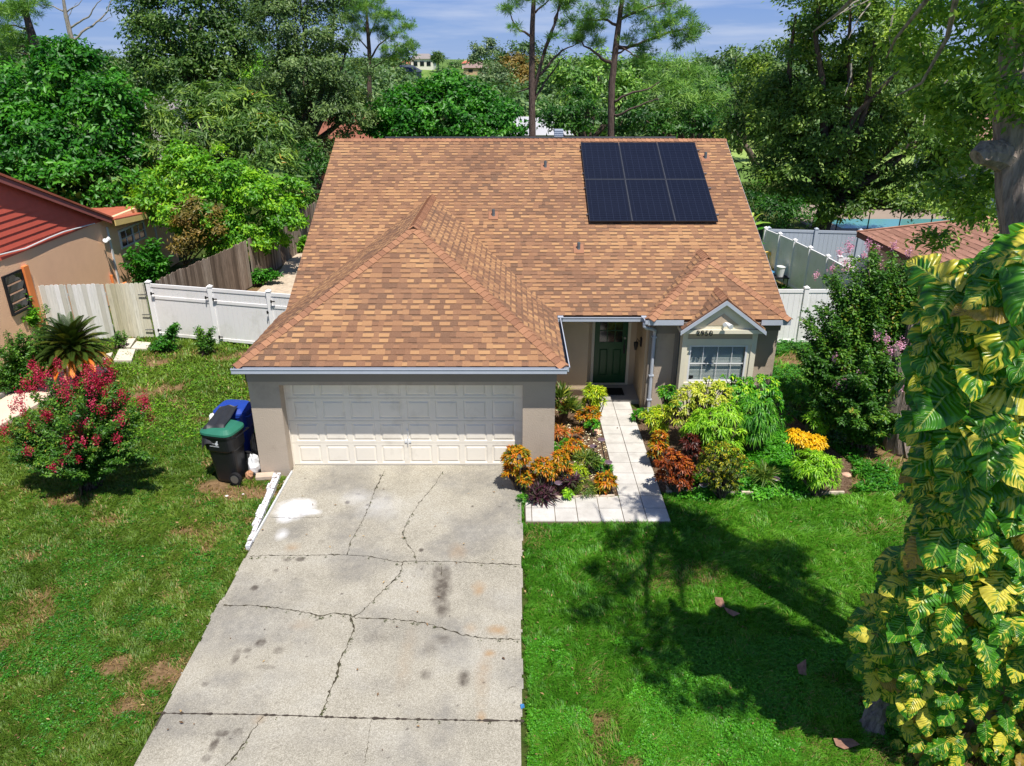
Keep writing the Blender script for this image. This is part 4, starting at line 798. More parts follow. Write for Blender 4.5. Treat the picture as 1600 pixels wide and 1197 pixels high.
vinyl_fence('vinyl_fence', 'white vinyl fence with black gate hinges between the stained wooden gate and the house', LF, FH, M['vinyl'], True, None,
            [(-11.2, 22.4, 1.45, .1), (-11.2, 22.4, .25, .1), (-9.35, 21.97, 1.45, .1), (-9.1, 21.9, 1.42, .12), (-9.1, 21.9, .2, .12), (-7.18, 21.4, 1.5, .12), (-7.35, 21.45, 1.15, .05)])
for (a, b, mt, lb, sd_) in (((-14.75, 22.1), (-13.72, 22.2), 'white_wood', 'narrow peeling white board panel at the far left end of the white fence', 1), ((-13.68, 22.2), (-12.6, 22.3), 'white_wood', 'peeling white wooden board panel left of the stained gate', 2)):
    board_fence('wooden_fence', lb, a, b, 1.78, M[mt], sd_, rag=.012)
th, d, n, L_ = board_fence('wooden_gate', 'stained whitish wooden board gate beside the white vinyl fence', (-12.55, 22.3), (-11.42, 22.42), 1.78, M['stain_wood'], 3, rag=.01); th['category'] = 'gate'
for z in (1.4, .75, .25):
    m = MB(); m.obox(np.array([-11.62, 22.36, z]), (.28, .02, 0), (0, -.02, 0), (0, 0, .03)); m.build('hinge', M['metal'], th)
board_fence('picket_fence', 'weathered grey brown wooden fence running back between the two side yards', (-11.15, 22.7), (-10.15, 28.3), 1.78, M['grey_wood'], 4)
board_fence('picket_fence', 'silvery grey wooden fence stretch at the far end near the roof edge', (-10.13, 28.45), (-9.45, 38), 1.8, M['grey_wood'], 5)
vinyl_fence('vinyl_fence', 'white vinyl fence joining the right corner of the house behind the pink crape myrtle', [(6.56, 21.8), (8.9, 21.8), (11.25, 21.8)], 1.75, M['vinyl'], False)
vinyl_fence('vinyl_fence', 'long white vinyl fence running back along the right side yard', [(11.2, 22.2), (11.1, 24.0), (11.02, 25.6), (10.88, 26.9), (10.74, 28.1), (10.55, 29.25), (10.32, 30.3)], 1.8, M['vinyl'], False)
vinyl_fence('vinyl_fence', 'fence with its shade coloured in as blue grey, across the back behind the oak and the side yard', [(10.45, 30.35), (12.3, 30.1), (14.0, 29.9), (15.6, 29.7)], 1.8, M['grey_and_shade'], False)
vinyl_fence('vinyl_fence', 'short bright white fence behind the pink flowering crape myrtle', [(11.4, 25.5), (12.1, 25.5), (12.9, 25.5)], 1.8, M['vinyl'], True)

# ------------------------------------------------------------ neighbours
M['peach'] = plain('peach_stucco', lin(252, 200, 158), .9, .05, 1.4, .9, 26); M['orange'] = plain('orange_trim', lin(226, 132, 70), .85, .05, 2)
M['siding'] = plain('red_siding', lin(216, 98, 78), .75, .07, 3); M['rake_red'] = plain('rake_board_red', lin(160, 92, 84), .8, .08, 3); M['red_roof'] = plain('red_roll_roof', lin(176, 96, 70), .95, .14, 1.2, .4, 60); M['cream'] = plain('cream_fascia', lin(226, 196, 124), .8, .05, 3)
nb = thing('neighbour_house', 'peach stucco neighbouring house with red siding gable and red roof at left', 'house', (-17, 22, 0)); XW = -14.5
def gz(y): return 2.95 + (26.4 - y) * .43 if y > 18.5 else 2.95 + (26.4 - 18.5) * .43 - (18.5 - y) * .43
m = MB(); m.prism([(XW, 11, 0), (XW, 26.3, 0), (XW, 26.3, 2.9), (XW, 11, 2.9)], (-.2, 0, 0)); m.box(-22, XW - .2, 26.1, 26.3, 0, 2.9)
m.box(XW - .22, XW - .07, 26.3, 32.1, 0, 2.85); m.box(-20, XW - .22, 31.9, 32.1, 0, 2.3); nw = m.build('wall', M['peach'], nb)
m = MB(); z = 2.9; r_ = random.Random(2)
while z < 6.2:
    y1 = 26.4 - (z - 2.9) / .43; y1b = 26.4 - (z + .2 - 2.9) / .43; y0 = 10.6 + (z - 2.9) / .43
    if y1b <= y0: break
    m.prism([(XW + .035, y0, z), (XW + .035, y1, z), (XW + .01, y1b, z + .205), (XW + .01, y0 + .5, z + .205)], (-.04, 0, 0)); z += .2
m.build('siding', M['siding'], nb)
m = MB(); XR = XW + .2
for s in (0, 1):
    A = (26.75, 2.80) if s == 0 else (10.25, 2.80); m.prism([(XR, A[0], A[1] - .06), (XR, A[0], A[1] + .12), (XR, 18.5, 6.34), (XR, 18.5, 6.16)], (-.04, 0, 0))
m.build('rake_board', M['rake_red'], nb)
m = MB(); m.prism([(XR + .03, 26.85, 2.9), (XR + .03, 18.5, 6.36), (XR + .03, 10.1, 2.9), (XR + .03, 10.1, 2.94), (XR + .03, 18.5, 6.44), (XR + .03, 26.85, 2.96)], (-9, 0, 0)); m.build('roof', M['red_roof'], nb)
m = MB(); m.prism([(XR + .1, 26.8, 2.86), (XR + .1, 33.2, 2.28), (XR - 6, 33.2, 2.28), (XR - 6, 26.8, 2.86)], (0, 0, .04)); ro2 = m.build('porch_roof', M['red_roof'], nb)
m = MB(); m.prism([(XR + .1, 26.8, 2.65), (XR + .1, 26.8, 2.852), (XR + .1, 33.2, 2.272), (XR + .1, 33.2, 2.09)], (-.04, 0, 0)); m.prism([(XR + .06, 33.16, 2.09), (XR + .06, 33.16, 2.27), (XR - 6, 33.16, 2.27), (XR - 6, 33.16, 2.09)], (0, -.04, 0)); m.build('fascia', M['cream'], nb)
def nwin(name, q, X, parent, fw=.07, cols=2, glass='dglass', fm='white'):
    P = [PX(*c, X) for c in q]; y0, y1 = min(p[1] for p in P), max(p[1] for p in P); z0 = (P[2][2] + P[3][2]) / 2; z1 = (P[0][2] + P[1][2]) / 2
    m = MB(); m.box(X - .01, X + .04, y0, y1, z1 - fw, z1); m.box(X - .01, X + .04, y0, y1, z0, z0 + fw); m.box(X - .01, X + .04, y0, y0 + fw, z0 + fw, z1 - fw); m.box(X - .01, X + .04, y1 - fw, y1, z0 + fw, z1 - fw)
    ym = (y0 + y1) / 2; m.box(X - .01, X + .04, ym - fw * .6, ym + fw * .6, z0 + fw, z1 - fw)
    if cols > 2:
        for f in (.25, .75): y = y0 + (y1 - y0) * f; m.box(X, X + .02, y - .015, y + .015, z0 + fw, z1 - fw)
        m.box(X, X + .019, y0 + fw, y1 - fw, (z0 + z1) / 2 - .015, (z0 + z1) / 2 + .015)
    w = m.build(name, M[fm], parent); m = MB(); m.box(X - .008, X + .002, y0 + fw, y1 - fw, z0 + fw, z1 - fw); m.build('pane', M[glass], w); return w
nwin('window', ((184, 360), (222, 345), (229, 372), (192, 388)), XW - .06, nb, cols=4)
m = MB(); y0, y1, z0, z1 = 20.6, 21.5, 1.35, 2.42
for j in range(4): z = z0 + j * (z1 - z0) / 4; m.obox((XW + .015, y0 + .08, z + .02), (0, y1 - y0 - .16, 0), (.05, 0, .24), (.004, 0, -.002))
jw = m.build('jalousie_window', M['dglass'], nb)
m = MB(); m.box(XW, XW + .05, y0, y0 + .08, z0, z1); m.box(XW, XW + .05, y1 - .08, y1, z0, z1); m.box(XW, XW + .05, y0, y1, z1, z1 + .04); m.box(XW, XW + .07, y0, y1, z0 - .06, z0); m.build('frame', M['dark'], jw)
m = MB(); m.box(XW, XW + .08, 21.56, 21.8, .4, 2.5); m.build('window_surround', M['orange'], nb)
m = MB(); m.tube([PX(0, 398, XW + .06), PX(40, 388, XW + .06), PX(75, 372, XW + .06), PX(100, 362, XW + .06), PX(148, 349, XW + .06)], .02, 5); m.build('cable', M['white'], nb)
m = MB(); m.tube([(XW + .1, 26.1, 2.2), (XW + .22, 26.0, 2.3)], [.05, .08], 8); m.tube([(XW + .1, 26.2, 2.2), (XW + .2, 26.35, 2.3)], [.05, .08], 8); m.build('flood_light', M['white'], nb)
m = MB(); m.tube([(XW + .06, 26.2, 1.0), (XW + .06, 26.2, .55), (XW + .3, 26.6, .6), (XW + .3, 26.6, .1)], .05, 8); m.build('pipe', M['orange'], nb)
m = MB(); m.box(XW - .06, XW - .03, 26.75, 26.85, .3, 2.6); m.box(XW - .06, XW - .03, 30.35, 30.45, .3, 2.5); m.build('white_batten', M['white'], nb)
# right neighbour: low brown hipped roof seen from above
rb = thing('neighbour_house', 'low neighbouring house with faded reddish brown hip roof at right', 'house', (15.5, 21, 0))
m = MB(); deck2 = deck; deck = m; hw = 2.7; k3 = .38; l3 = math.hypot(1, k3); ry0, ry1 = 13., 26.3; rx = 12.2; sh = MB()
plane(sh, (rx, ry1, 2.55), (0, -1, 0), np.array([1, 0, k3]) / l3, [(0, 0), (ry1 - ry0, 0), (ry1 - ry0 - hw, hw * l3), (hw, hw * l3)], 31, exp=.2, wlo=.2, whi=.5)
plane(sh, (rx, ry0, 2.55), (1, 0, 0), np.array([0, 1, k3]) / l3, [(0, 0), (2 * hw, 0), (hw, hw * l3)], 32, exp=.3, wlo=.3, whi=.6)
plane(sh, (rx + 2 * hw, ry0, 2.55), (0, 1, 0), np.array([-1, 0, k3]) / l3, [(0, 0), (ry1 - ry0, 0), (ry1 - ry0 - hw, hw * l3), (hw, hw * l3)], 33, exp=.4, wlo=.5, whi=1)
plane(sh, (rx + 2 * hw, ry1, 2.55), (-1, 0, 0), np.array([0, -1, k3]) / l3, [(0, 0), (2 * hw, 0), (hw, hw * l3)], 34, exp=.4, wlo=.5, whi=1)
ro3 = sh.build('roof', M['shingle_red'], rb); m.build('roof_deck', M['deck'], ro3); deck = deck2
m = MB()
for a, b in (((rx, ry1, 2.56), (rx + hw, ry1 - hw, 2.56 + hw * k3)), ((rx + 2 * hw, ry1, 2.56), (rx + hw, ry1 - hw, 2.56 + hw * k3)), ((rx + hw, ry1 - hw, 2.56 + hw * k3), (rx + hw, ry0 + hw, 2.56 + hw * k3))): m.beam(a, b, .2, .03)
m.build('ridge_cap', plain('faded_ridge', lin(190, 140, 112), .9, .1, 6), ro3)
m = MB(); m.box(rx + .35, rx + 2 * hw - .35, ry0 + .35, ry1 - .35, 0, 2.5); m.build('wall', plain('buff_wall', lin(186, 160, 130), .9), rb); m = MB(); m.box(rx - .01, rx + .02, ry0, ry1, 2.36, 2.53); m.build('fascia', plain('brown_fascia', lin(112, 66, 52), .7), rb)
# pool behind it
m = MB(); m.box(15.8, 30, 37.4, 46, -.05, .05); tag(m.build('pool_deck', plain('pool_deck_concrete', lin(150, 134, 118), .9, .06, 1)), kind='structure')
t = NT('pool_water'); t.color(lin(92, 150, 146)); t.rough(.06, .4); t.bump(t.noise(3, 3), .2, .03); m = MB(); m.box(17.2, 25.5, 38.9, 41.4, .0, .062); tag(m.build('pool_water', t.m), kind='structure')
pg = thing('pool_fence', 'thin dark pool safety fence posts with mesh beside the turquoise pool', 'fence', (17, 38.2, .05))
for i in range(6):
    m = MB(); m.tube([(16.6 + i * 1.6, 38.2, 0), (16.6 + i * 1.6, 38.2, 1.25)], .03, 6); m.build('post', M['black'], pg)
wh = thing('far_house', 'white walled neighbour house with dull pink roof behind the right tree trunk', 'house', (30, 44, 0))
m = MB(); m.box(26, 40, 40, 50, 0, 2.8); m.build('wall', plain('white_wall', lin(190, 196, 206), .8), wh); m = MB(); m.prism([(25.3, 39.3, 2.8), (25.3, 50.7, 2.8), (25.3, 45, 5.4)], (16, 0, 0)); m.build('roof', plain('dull_pink_roof', lin(168, 120, 112), .9, .08, 2), wh)
# side yard things at the right
ch = thing('plastic_chair', 'yellow child-size plastic chair by the side fence near the roof edge', 'chair', (10.25, 29.4, 0)); cm_ = plain('yellow_plastic', lin(226, 186, 84), .4)
m = MB(); m.box(10.05, 10.5, 29.2, 29.6, .42, .46); m.build('seat', cm_, ch)
m = MB(); m.tube([(10.05, 29.6, .45), (10.07, 29.68, .85), (10.16, 29.7, 1.0), (10.4, 29.7, 1.0), (10.48, 29.68, .85), (10.5, 29.6, .45)], .04, 6); m.tube([(10.2, 29.6, .45), (10.2, 29.68, .95)], .03, 6); m.tube([(10.35, 29.6, .45), (10.35, 29.68, .95)], .03, 6); m.build('backrest', cm_, ch)
for x in (10.08, 10.46):
    for y in (29.23, 29.56): m = MB(); m.tube([(x, y, 0), (x, y, .43)], .025, 6); m.build('leg', cm_, ch)
tb = thing('blue_tub', 'small blue plastic tub beneath the yellow chair in the side yard', 'tub', (10.15, 28.9, 0)); m = MB(); m.tube([(10.15, 28.9, .02), (10.15, 28.9, .4), (10.15, 28.9, .42)], [.2, .26, .28], 14); m.build('body', plain('blue_plastic', lin(64, 128, 168), .5), tb)
tbl = thing('side_table', 'low dark table under the white bucket in the side yard', 'table', (10.4, 28.2, 0)); m = MB(); m.box(10.15, 10.7, 28.0, 28.5, .36, .4); m.build('tabletop', M['black'], tbl)
for x in (10.18, 10.66):
    for y in (28.03, 28.46): m = MB(); m.tube([(x, y, 0), (x, y, .37)], .018, 5); m.build('leg', M['black'], tbl)
bk = thing('bucket', 'white plastic bucket standing on the low dark table by the side fence', 'bucket', (10.42, 28.25, .4)); m = MB(); m.tube([(10.42, 28.25, .4), (10.42, 28.25, .76)], [.13, .165], 16); m.build('body', M['white'], bk); m = MB(); m.tube([(10.42, 28.25, .762), (10.42, 28.25, .79)], [.18, .18], 16); m.build('lid', M['white'], bk)
# behind-the-ridge buildings
def simple_house(label, x0, x1, y0, y1, zb, h, rh, wallc, roofc, gable='x', wins=0, chim=False, name='far_house'):
    th = thing(name, label, 'house', ((x0 + x1) / 2, y0, zb)); m = MB(); m.box(x0, x1, y0, y1, zb - 3, zb + h)
    o = .06 * (x1 - x0)
    if gable == 'x': m.prism([(x0, y0, zb + h), (x1, y0, zb + h), ((x0 + x1) / 2, y0, zb + h + rh)], (0, y1 - y0, 0))
    m.build('wall', plain('far_wall', lin(*wallc), .85, .04), th); m = MB(); c = (x0 + x1) / 2
    if gable == 'x':
        for s in (-1, 1): m.prism([(c, y0 - .5, zb + h + rh + .1), (c + s * ((x1 - x0) / 2 + o), y0 - .5, zb + h - .3), (c + s * ((x1 - x0) / 2 + o), y0 - .5, zb + h - .15), (c, y0 - .5, zb + h + rh + .35)], (0, y1 - y0 + 1, 0))
    else:
        ym = (y0 + y1) / 2; q = (x1 - x0) * .25
        V = [(x0 - o, y0 - o, zb + h), (x1 + o, y0 - o, zb + h), (x1 + o, y1 + o, zb + h), (x0 - o, y1 + o, zb + h), (x0 + q, ym, zb + h + rh), (x1 - q, ym, zb + h + rh)]
        m.add(V, [(0, 1, 5, 4), (1, 2, 5), (2, 3, 4, 5), (3, 0, 4), (3, 2, 1, 0)])
    m.build('roof', plain('far_roof', lin(*roofc), .9, .08, .5), th)
    for i in range(wins):
        x = x0 + (x1 - x0) * (i + .7) / (wins + .4); w = (x1 - x0) * .09; m = MB(); m.box(x - w, x + w, y0 - .08, y0 - .002, zb + h * .45, zb + h * .8); m.build('window', M['dglass'], th)
    if chim: m = MB(); m.box(x1 - 2.2, x1 - 1, y0 + 1, y0 + 2, zb + h, zb + h + rh + 1.2); m.build('chimney', plain('far_chimney', lin(196, 166, 140), .9), th)
    return th
def fx(px, Y): return PY(px, 100, Y)[0]
def fzz(py, Y): return PY(800, py, Y)[2]
Yf = 230
simple_house('distant two-storey white house with grey hip roof on the hill', fx(642, Yf), fx(677, Yf), Yf, Yf + 9, fzz(112, Yf), fzz(92, Yf) - fzz(112, Yf), 1.4, (226, 220, 206), (142, 134, 130), 'y', 3)
simple_house('distant cream house end with terracotta roof left of the white one', fx(618, Yf), fx(640, Yf), Yf - 6, Yf + 4, fzz(108, Yf), fzz(99, Yf) - fzz(108, Yf), 1.2, (226, 206, 176), (184, 116, 92), 'y', 1)
simple_house('distant dark slate roofed house below the white one', fx(610, 190), fx(652, 190), 190, 198, fzz(125, 190), fzz(112, 190) - fzz(125, 190), 1.4, (96, 104, 112), (62, 72, 88), 'y', 3)
simple_house('distant beige house with brown gable roof between hilltop trees', fx(724, 215), fx(762, 215), 215, 224, fzz(118, 215), fzz(106, 215) - fzz(118, 215), 1.5, (196, 164, 130), (146, 124, 116), 'y', 2)
simple_house('distant house end with brown gable, right of the beige one', fx(757, 222), fx(779, 222), 222, 232, fzz(112, 222), fzz(105, 222) - fzz(112, 222), 1.5, (214, 198, 186), (150, 122, 108), 'x', 1)
simple_house('distant house with a strip of terracotta roof behind the beige one', fx(722, 240), fx(742, 240), 240, 248, fzz(104, 240), fzz(99, 240) - fzz(104, 240), 1.0, (214, 196, 176), (186, 106, 84), 'y', 0)
simple_house('terracotta house glimpsed between the trees beyond the left roof end', fx(470, 52), fx(604, 52), 50, 60, 0, fzz(212, 52), 1.2, (160, 100, 76), (140, 88, 68), 'y', 3)
simple_house('pale grey roofed house glimpsed behind the tall pine trunks', fx(778, 60), fx(896, 60), 62, 70, 0, fzz(200, 60) * .8, 1.1, (196, 192, 190), (176, 176, 178), 'y', 3)
simple_house('grey roofed house peeking out left of the tall dark oak', fx(150, 70), fx(235, 70), 70, 80, 0, fzz(160, 70) * .85, 1.0, (190, 180, 172), (158, 148, 148), 'y', 2)

# ------------------------------------------------------------ background trees (blobs given at their place in the photo and their distance)
tree('broadleaf_tree', 'big glossy broad-leaved tree standing behind the peach neighbouring house', 'tree', (-22, 34, 0),
     [(60, 235, 33, 75), (150, 215, 34, 70), (120, 130, 35, 62), (100, 100, 35, 40), (170, 165, 34, 48), (30, 180, 34, 55), (35, 290, 32, 60), (110, 295, 32, 60), (180, 285, 33, 55), (15, 130, 36, 34), (200, 240, 34, 38), (128, 85, 35, 26), (95, 330, 32, 45), (165, 335, 33, 40), (205, 320, 33, 30)], 'leaf_broad', tr=.3, leaf=.24, per=46, cr=.62, seed=11, wide=.5, back=.2)
tree('mango_tree', 'dull green mango tree with drooping leaf tips, some new leaves reddish', 'tree', (-13.5, 36, 0),
     [(290, 175, 36, 42), (345, 158, 36, 36), (400, 175, 36, 34), (250, 200, 35, 36), (330, 215, 35, 55), (400, 225, 35, 50), (430, 270, 34, 42), (270, 245, 34, 40), (455, 300, 34, 26), (425, 195, 36, 26), (380, 280, 34, 30)], 'leaf_mango', tr=.3, leaf=.34, per=34, cr=.62, seed=12, wide=.22, droop=.9, back=.2)
tree('fruit_tree', 'bright yellow-green bushy tree leaning over the weathered wooden fence', 'tree', (-12.5, 30, 0),
     [(290, 275, 30, 45), (350, 275, 30, 45), (240, 300, 30, 34), (400, 310, 30, 42), (440, 335, 30, 32), (320, 330, 29.5, 48), (270, 330, 29.5, 36), (375, 360, 29.5, 38), (420, 370, 30, 26), (350, 390, 29.5, 30), (290, 245, 30.5, 24), (455, 300, 31, 24)], 'leaf_bright', tr=.16, leaf=.17, per=46, cr=.45, seed=13, wide=.5, back=.25)
tree('dry_bush', 'brownish olive bush with dry twigs beside the peach house window corner', 'bush', (-13.2, 28.6, 0), [(310, 330, 28.6, 30), (300, 365, 28.4, 28), (335, 360, 28.6, 26), (285, 385, 28.4, 20)], 'leaf_rust', tr=.08, leaf=.15, per=30, cr=.4, seed=14, wide=.35)
tree('oak_tree', 'tall dark oak rising above the mango tree, sky showing through its top', 'tree', (-18, 48, 0),
     [(290, 20, 48, 70), (250, 75, 48, 50), (340, 70, 48, 55), (220, 20, 48, 34), (370, 20, 49, 42), (290, 120, 47, 52), (240, 125, 47, 34), (350, 130, 47, 42), (310, -50, 49, 70), (230, -40, 49, 40), (390, -30, 49, 30)], 'leaf_oak', tr=.4, leaf=.25, per=56, cr=.85, seed=15, wide=.45, back=.25, fork=.5)
tree('oak_tree', 'tall grey-green fine-leaved oak directly left of the roof ridge', 'tree', (-12, 44, 0),
     [(450, 40, 44, 60), (500, 50, 44, 45), (470, 120, 43, 62), (540, 110, 44, 44), (430, 130, 44, 42), (510, 180, 43, 48), (450, 200, 43, 42), (548, 175, 44, 36), (470, -20, 45, 60), (430, 10, 45, 34), (520, -20, 45, 26), (490, 235, 42, 28), (545, 75, 45, 16)], 'leaf_oakgrey', tr=.4, leaf=.2, per=70, cr=.75, seed=16, wide=.4, back=.2, fork=.45)
tree('camphor_tree', 'dense rounded vivid green tree rising directly behind the roof ridge', 'tree', (-3.5, 46, 0),
     [(705, 138, 46, 28), (655, 160, 46, 32), (745, 160, 46, 34), (612, 178, 45, 32), (690, 180, 45, 46), (770, 186, 45, 38), (592, 200, 45, 22), (640, 200, 44, 34), (735, 205, 44, 38), (800, 198, 46, 22), (700, 122, 46, 12), (628, 148, 46, 16), (790, 175, 46, 20), (575, 190, 45, 16), (672, 140, 46, 16)], 'leaf_broad', tr=.3, leaf=.24, per=42, cr=.62, seed=17, wide=.55, back=.2)
tree('live_oak', 'large spreading live oak filling the back right beyond the white fence', 'tree', (15.3, 37, 0),
     [(1240, 120, 37, 75), (1320, 60, 36, 75), (1200, 200, 37, 62), (1300, 190, 36, 80), (1390, 130, 36, 80), (1440, 210, 35, 62), (1250, 270, 36, 62), (1180, 270, 37, 34), (1350, 270, 36, 55), (1420, 290, 35, 42), (1400, 40, 36, 60), (1480, 250, 35, 42), (1290, 310, 36, 30), (1170, 160, 38, 30), (1220, 310, 37, 30), (1470, 150, 36, 50), (1250, 60, 38, 34), (1500, 300, 35, 30), (1240, 20, 35, 46), (1330, 0, 34, 50), (1180, 110, 38, 28), (1280, -20, 34, 40), (1370, 60, 33, 44), (1420, 90, 33, 40), (1215, 150, 37, 40), (1500, 210, 34, 40), (1335, 318, 35, 26), (1400, 322, 34, 24), (1455, 325, 34, 22), (1300, 330, 36, 20), (1500, 330, 34, 20)], 'leaf_live', tr=.5, leaf=.2, per=88, cr=.8, seed=18, wide=.42, back=.18, bark='bark')
def pine(name, label, base, path, rads, limbs, tufts, seed, matn='leaf_pine', bark='bark_pine', cat='pine tree', needle=.3, per=60, group=None, tr_=.4):
    """trunk through photo points; limbs and needle tufts likewise"""
    r = np.random.RandomState(seed); random.seed(seed); t = thing(name, label, cat, base, group)
    Y = base[1]; P3 = [np.array(base, float)] + [PY(x, y, Y) for x, y in path]; m = MB()
    pp = []; rr = []
    for i in range(len(P3) - 1):
        for k in range(4): f = k / 4; pp.append(P3[i] * (1 - f) + P3[i + 1] * f); rr.append(rads[i] * (1 - f) + rads[i + 1] * f)
    pp.append(P3[-1]); rr.append(rads[-1]); m.tube(pp, rr, 9, jit=.06)
    for L_ in limbs:
        q = [PY(x, y, Y + dy) for x, y, dy in L_[1:]]; w = L_[0]; qq = []
        for a, b in zip(q[:-1], q[1:]): qq += [a * (1 - f) + b * f + np.array([random.uniform(-1, 1) for _ in range(3)]) * .06 * (f > 0) for f in (0, .34, .67)]
        qq.append(q[-1]); m.tube(qq, np.linspace(w, w * .25, len(qq)), 6, jit=.05)
    m.build('trunk', M[bark], t, smooth=True)
    if not tufts: return t
    C_, D_, K_ = [], [], []
    for (x, y, rp, *dy) in tufts:
        c = PY(x, y, Y + (dy[0] if dy else r.uniform(-1.2, 1.2))); R_ = pxm(c, rp); R_ *= 1.35; nt_ = max(5, int((R_ / .32) ** 2 * 3.6))
        cc = c + rdir(nt_, r) * R_ * r.uniform(.2, 1, (nt_, 1)) * np.array([1, 1, .6]); d = rdir(nt_ * per, r).reshape(nt_, per, 3); d[:, :, 2] = d[:, :, 2] * .8 + .25
        C_.append((cc[:, None] + d * .04).reshape(-1, 3)); D_.append(nrm(d).reshape(-1, 3)); K_.append(np.repeat(r.rand(nt_), per))
    P = np.concatenate(C_); D = np.concatenate(D_); K = np.concatenate(K_); n = len(P); ln = needle * r.uniform(.6, 1.2, n)
    V, Fc = leaf_arrays(P, D, rdir(n, r), ln, .020 * (needle / .3), .1); rnd = np.clip(.6 * K + .4 * r.rand(n), 0, 1)
    mkobj('crown', V, Fc, M[matn], t, attrs={'rnd': np.repeat(rnd, 2)}); return t
pine('pine_tree', 'tall sparse pine with several thin upright stems, left of the two behind the ridge', (1.15, 38, 0), [(832, 216), (831, 120), (832, 40), (836, -40)], [.2, .17, .15, .12, .08],
     [(.1, (834, 150, 0), (848, 90, 0), (870, 30, .3), (880, -30, .3)), (.07, (838, 120, 0), (862, 95, .2), (880, 78, .4), (905, 66, .5)), (.06, (833, 60, 0), (812, 48, -.3), (800, 30, -.4), (794, 8, -.4)), (.08, (850, 82, 0), (862, 50, -.4), (872, 18, -.4), (885, -8, -.5)), (.05, (832, 135, 0), (815, 142, .3), (800, 146, .5)), (.06, (834, 160, 0), (850, 130, .5), (872, 100, .6), (885, 86, .6)), (.05, (836, 20, 0), (852, 6, 0), (866, -10, 0))],
     [(795, 10, 14), (812, 0, 16), (860, -12, 26), (890, -5, 20), (806, 44, 10), (868, 60, 9), (905, 62, 12), (880, 12, 12), (835, -40, 30), (800, 146, 8), (875, 40, 9), (893, 30, 8)], 41)
pine('pine_tree', 'tall open-crowned pine with spreading limbs behind the ridge near the panels', (5.9, 38, 0), [(955, 216), (956, 130), (964, 60), (972, 0), (975, -50)], [.22, .18, .16, .14, .11, .08],
     [(.1, (962, 75, 0), (985, 72, .3), (1015, 62, .4), (1060, 48, .5), (1085, 42, .5)), (.09, (958, 100, 0), (940, 92, -.3), (922, 76, -.5), (900, 62, -.6)), (.07, (957, 160, 0), (980, 148, -.5), (1010, 140, -.8), (1030, 128, -.9)), (.07, (966, 40, 0), (940, 30, .4), (915, 32, .6), (900, 40, .6)), (.07, (970, 30, 0), (995, 18, -.4), (1020, 10, -.4), (1040, 6, -.4)), (.07, (957, 180, 0), (975, 176, -.6), (1010, 160, -1), (1030, 155, -1.2)), (.05, (962, 70, 0), (985, 82, -.5), (1000, 92, -.6)), (.06, (960, 90, 0), (975, 78, 0), (990, 60, 0))],
     [(1085, 42, 18), (1065, 55, 16), (1040, 35, 22), (1020, 55, 18), (1000, 20, 24), (1040, 5, 20), (1065, 22, 16), (980, -20, 34), (925, 40, 18), (905, 45, 18), (900, 62, 14), (920, 18, 18), (945, -5, 22), (1010, 80, 14), (985, 60, 14), (1060, 72, 9), (935, 65, 14), (1000, 95, 12), (950, 25, 14), (1080, 60, 10)], 42)
pine('pine_tree', 'slender loose pine rising above the trees left of the hilltop houses', (-9.5, 55, 0), [(577, 150), (577, 80), (574, 40), (572, 0)], [.2, .17, .14, .1, .06],
     [(.07, (577, 95, 0), (592, 70, .5), (612, 55, .7), (635, 45, .9)), (.06, (577, 80, 0), (560, 60, -.5), (548, 40, -.6)), (.06, (576, 60, 0), (588, 30, .4), (600, 10, .4)), (.05, (577, 110, 0), (595, 98, .5), (615, 85, .6))],
     [(560, 12, 22), (590, 20, 20), (615, 28, 14), (575, -5, 24), (545, 30, 18), (635, 42, 13), (620, 55, 12), (600, 55, 12), (565, 45, 13), (640, 70, 12), (628, 82, 10), (612, 90, 12), (548, 55, 12), (590, 45, 12), (600, 75, 10), (540, 8, 16)], 43)
pine('pine_tree', 'leaning pine at the far left edge with bare grey lower limbs', (-25, 40, 0), [(70, 120), (52, 62), (40, 20), (30, -20)], [.3, .26, .2, .15, .1],
     [(.08, (60, 80, 0), (35, 72, .3), (0, 66, .5), (-20, 70, .5)), (.07, (62, 88, 0), (90, 80, .2)), (.06, (50, 50, 0), (25, 40, .2), (0, 38, .2)), (.06, (64, 98, 0), (40, 84, -.3), (10, 80, -.4))],
     [(25, 20, 26), (35, 5, 20), (5, 15, 22), (8, 48, 22), (30, 60, 18), (60, 4, 12), (5, 75, 16), (-5, 100, 18), (15, 95, 12)], 44)
pine('dead_tree', 'bare leafless forked tree against the sky at the upper left', (-29, 55, 0), [(112, 62), (103, 25), (97, -15)], [.22, .17, .13, .07],
     [(.09, (112, 70, 0), (128, 50, 0), (150, 35, .5), (168, 18, .8), (176, -8, 1)), (.07, (108, 45, 0), (125, 34, 0), (142, 22, 0), (150, 8, 0), (160, -5, 0)), (.06, (100, 18, 0), (84, 10, 0), (66, 6, 0)), (.05, (103, 20, 0), (118, 10, 0), (130, -2, 0)), (.03, (150, 35, .5), (165, 32, .5), (175, 26, .5)), (.03, (106, 30, 0), (112, 15, 0), (122, 4, 0))], [], 45, bark='bark_pale', cat='tree')
tree('pine_tree', 'soft bright green young pine mass right of the tall pines', 'tree', (12, 50, 0), [(1050, 120, 50, 34), (1090, 140, 50, 34), (1025, 150, 49, 26), (1060, 165, 48, 34), (1115, 165, 50, 26), (1075, 100, 51, 20), (1130, 150, 51, 16)], 'leaf_pine', tr=.22, leaf=.42, per=50, cr=.75, seed=51, wide=.09, droop=-.6, back=.2)
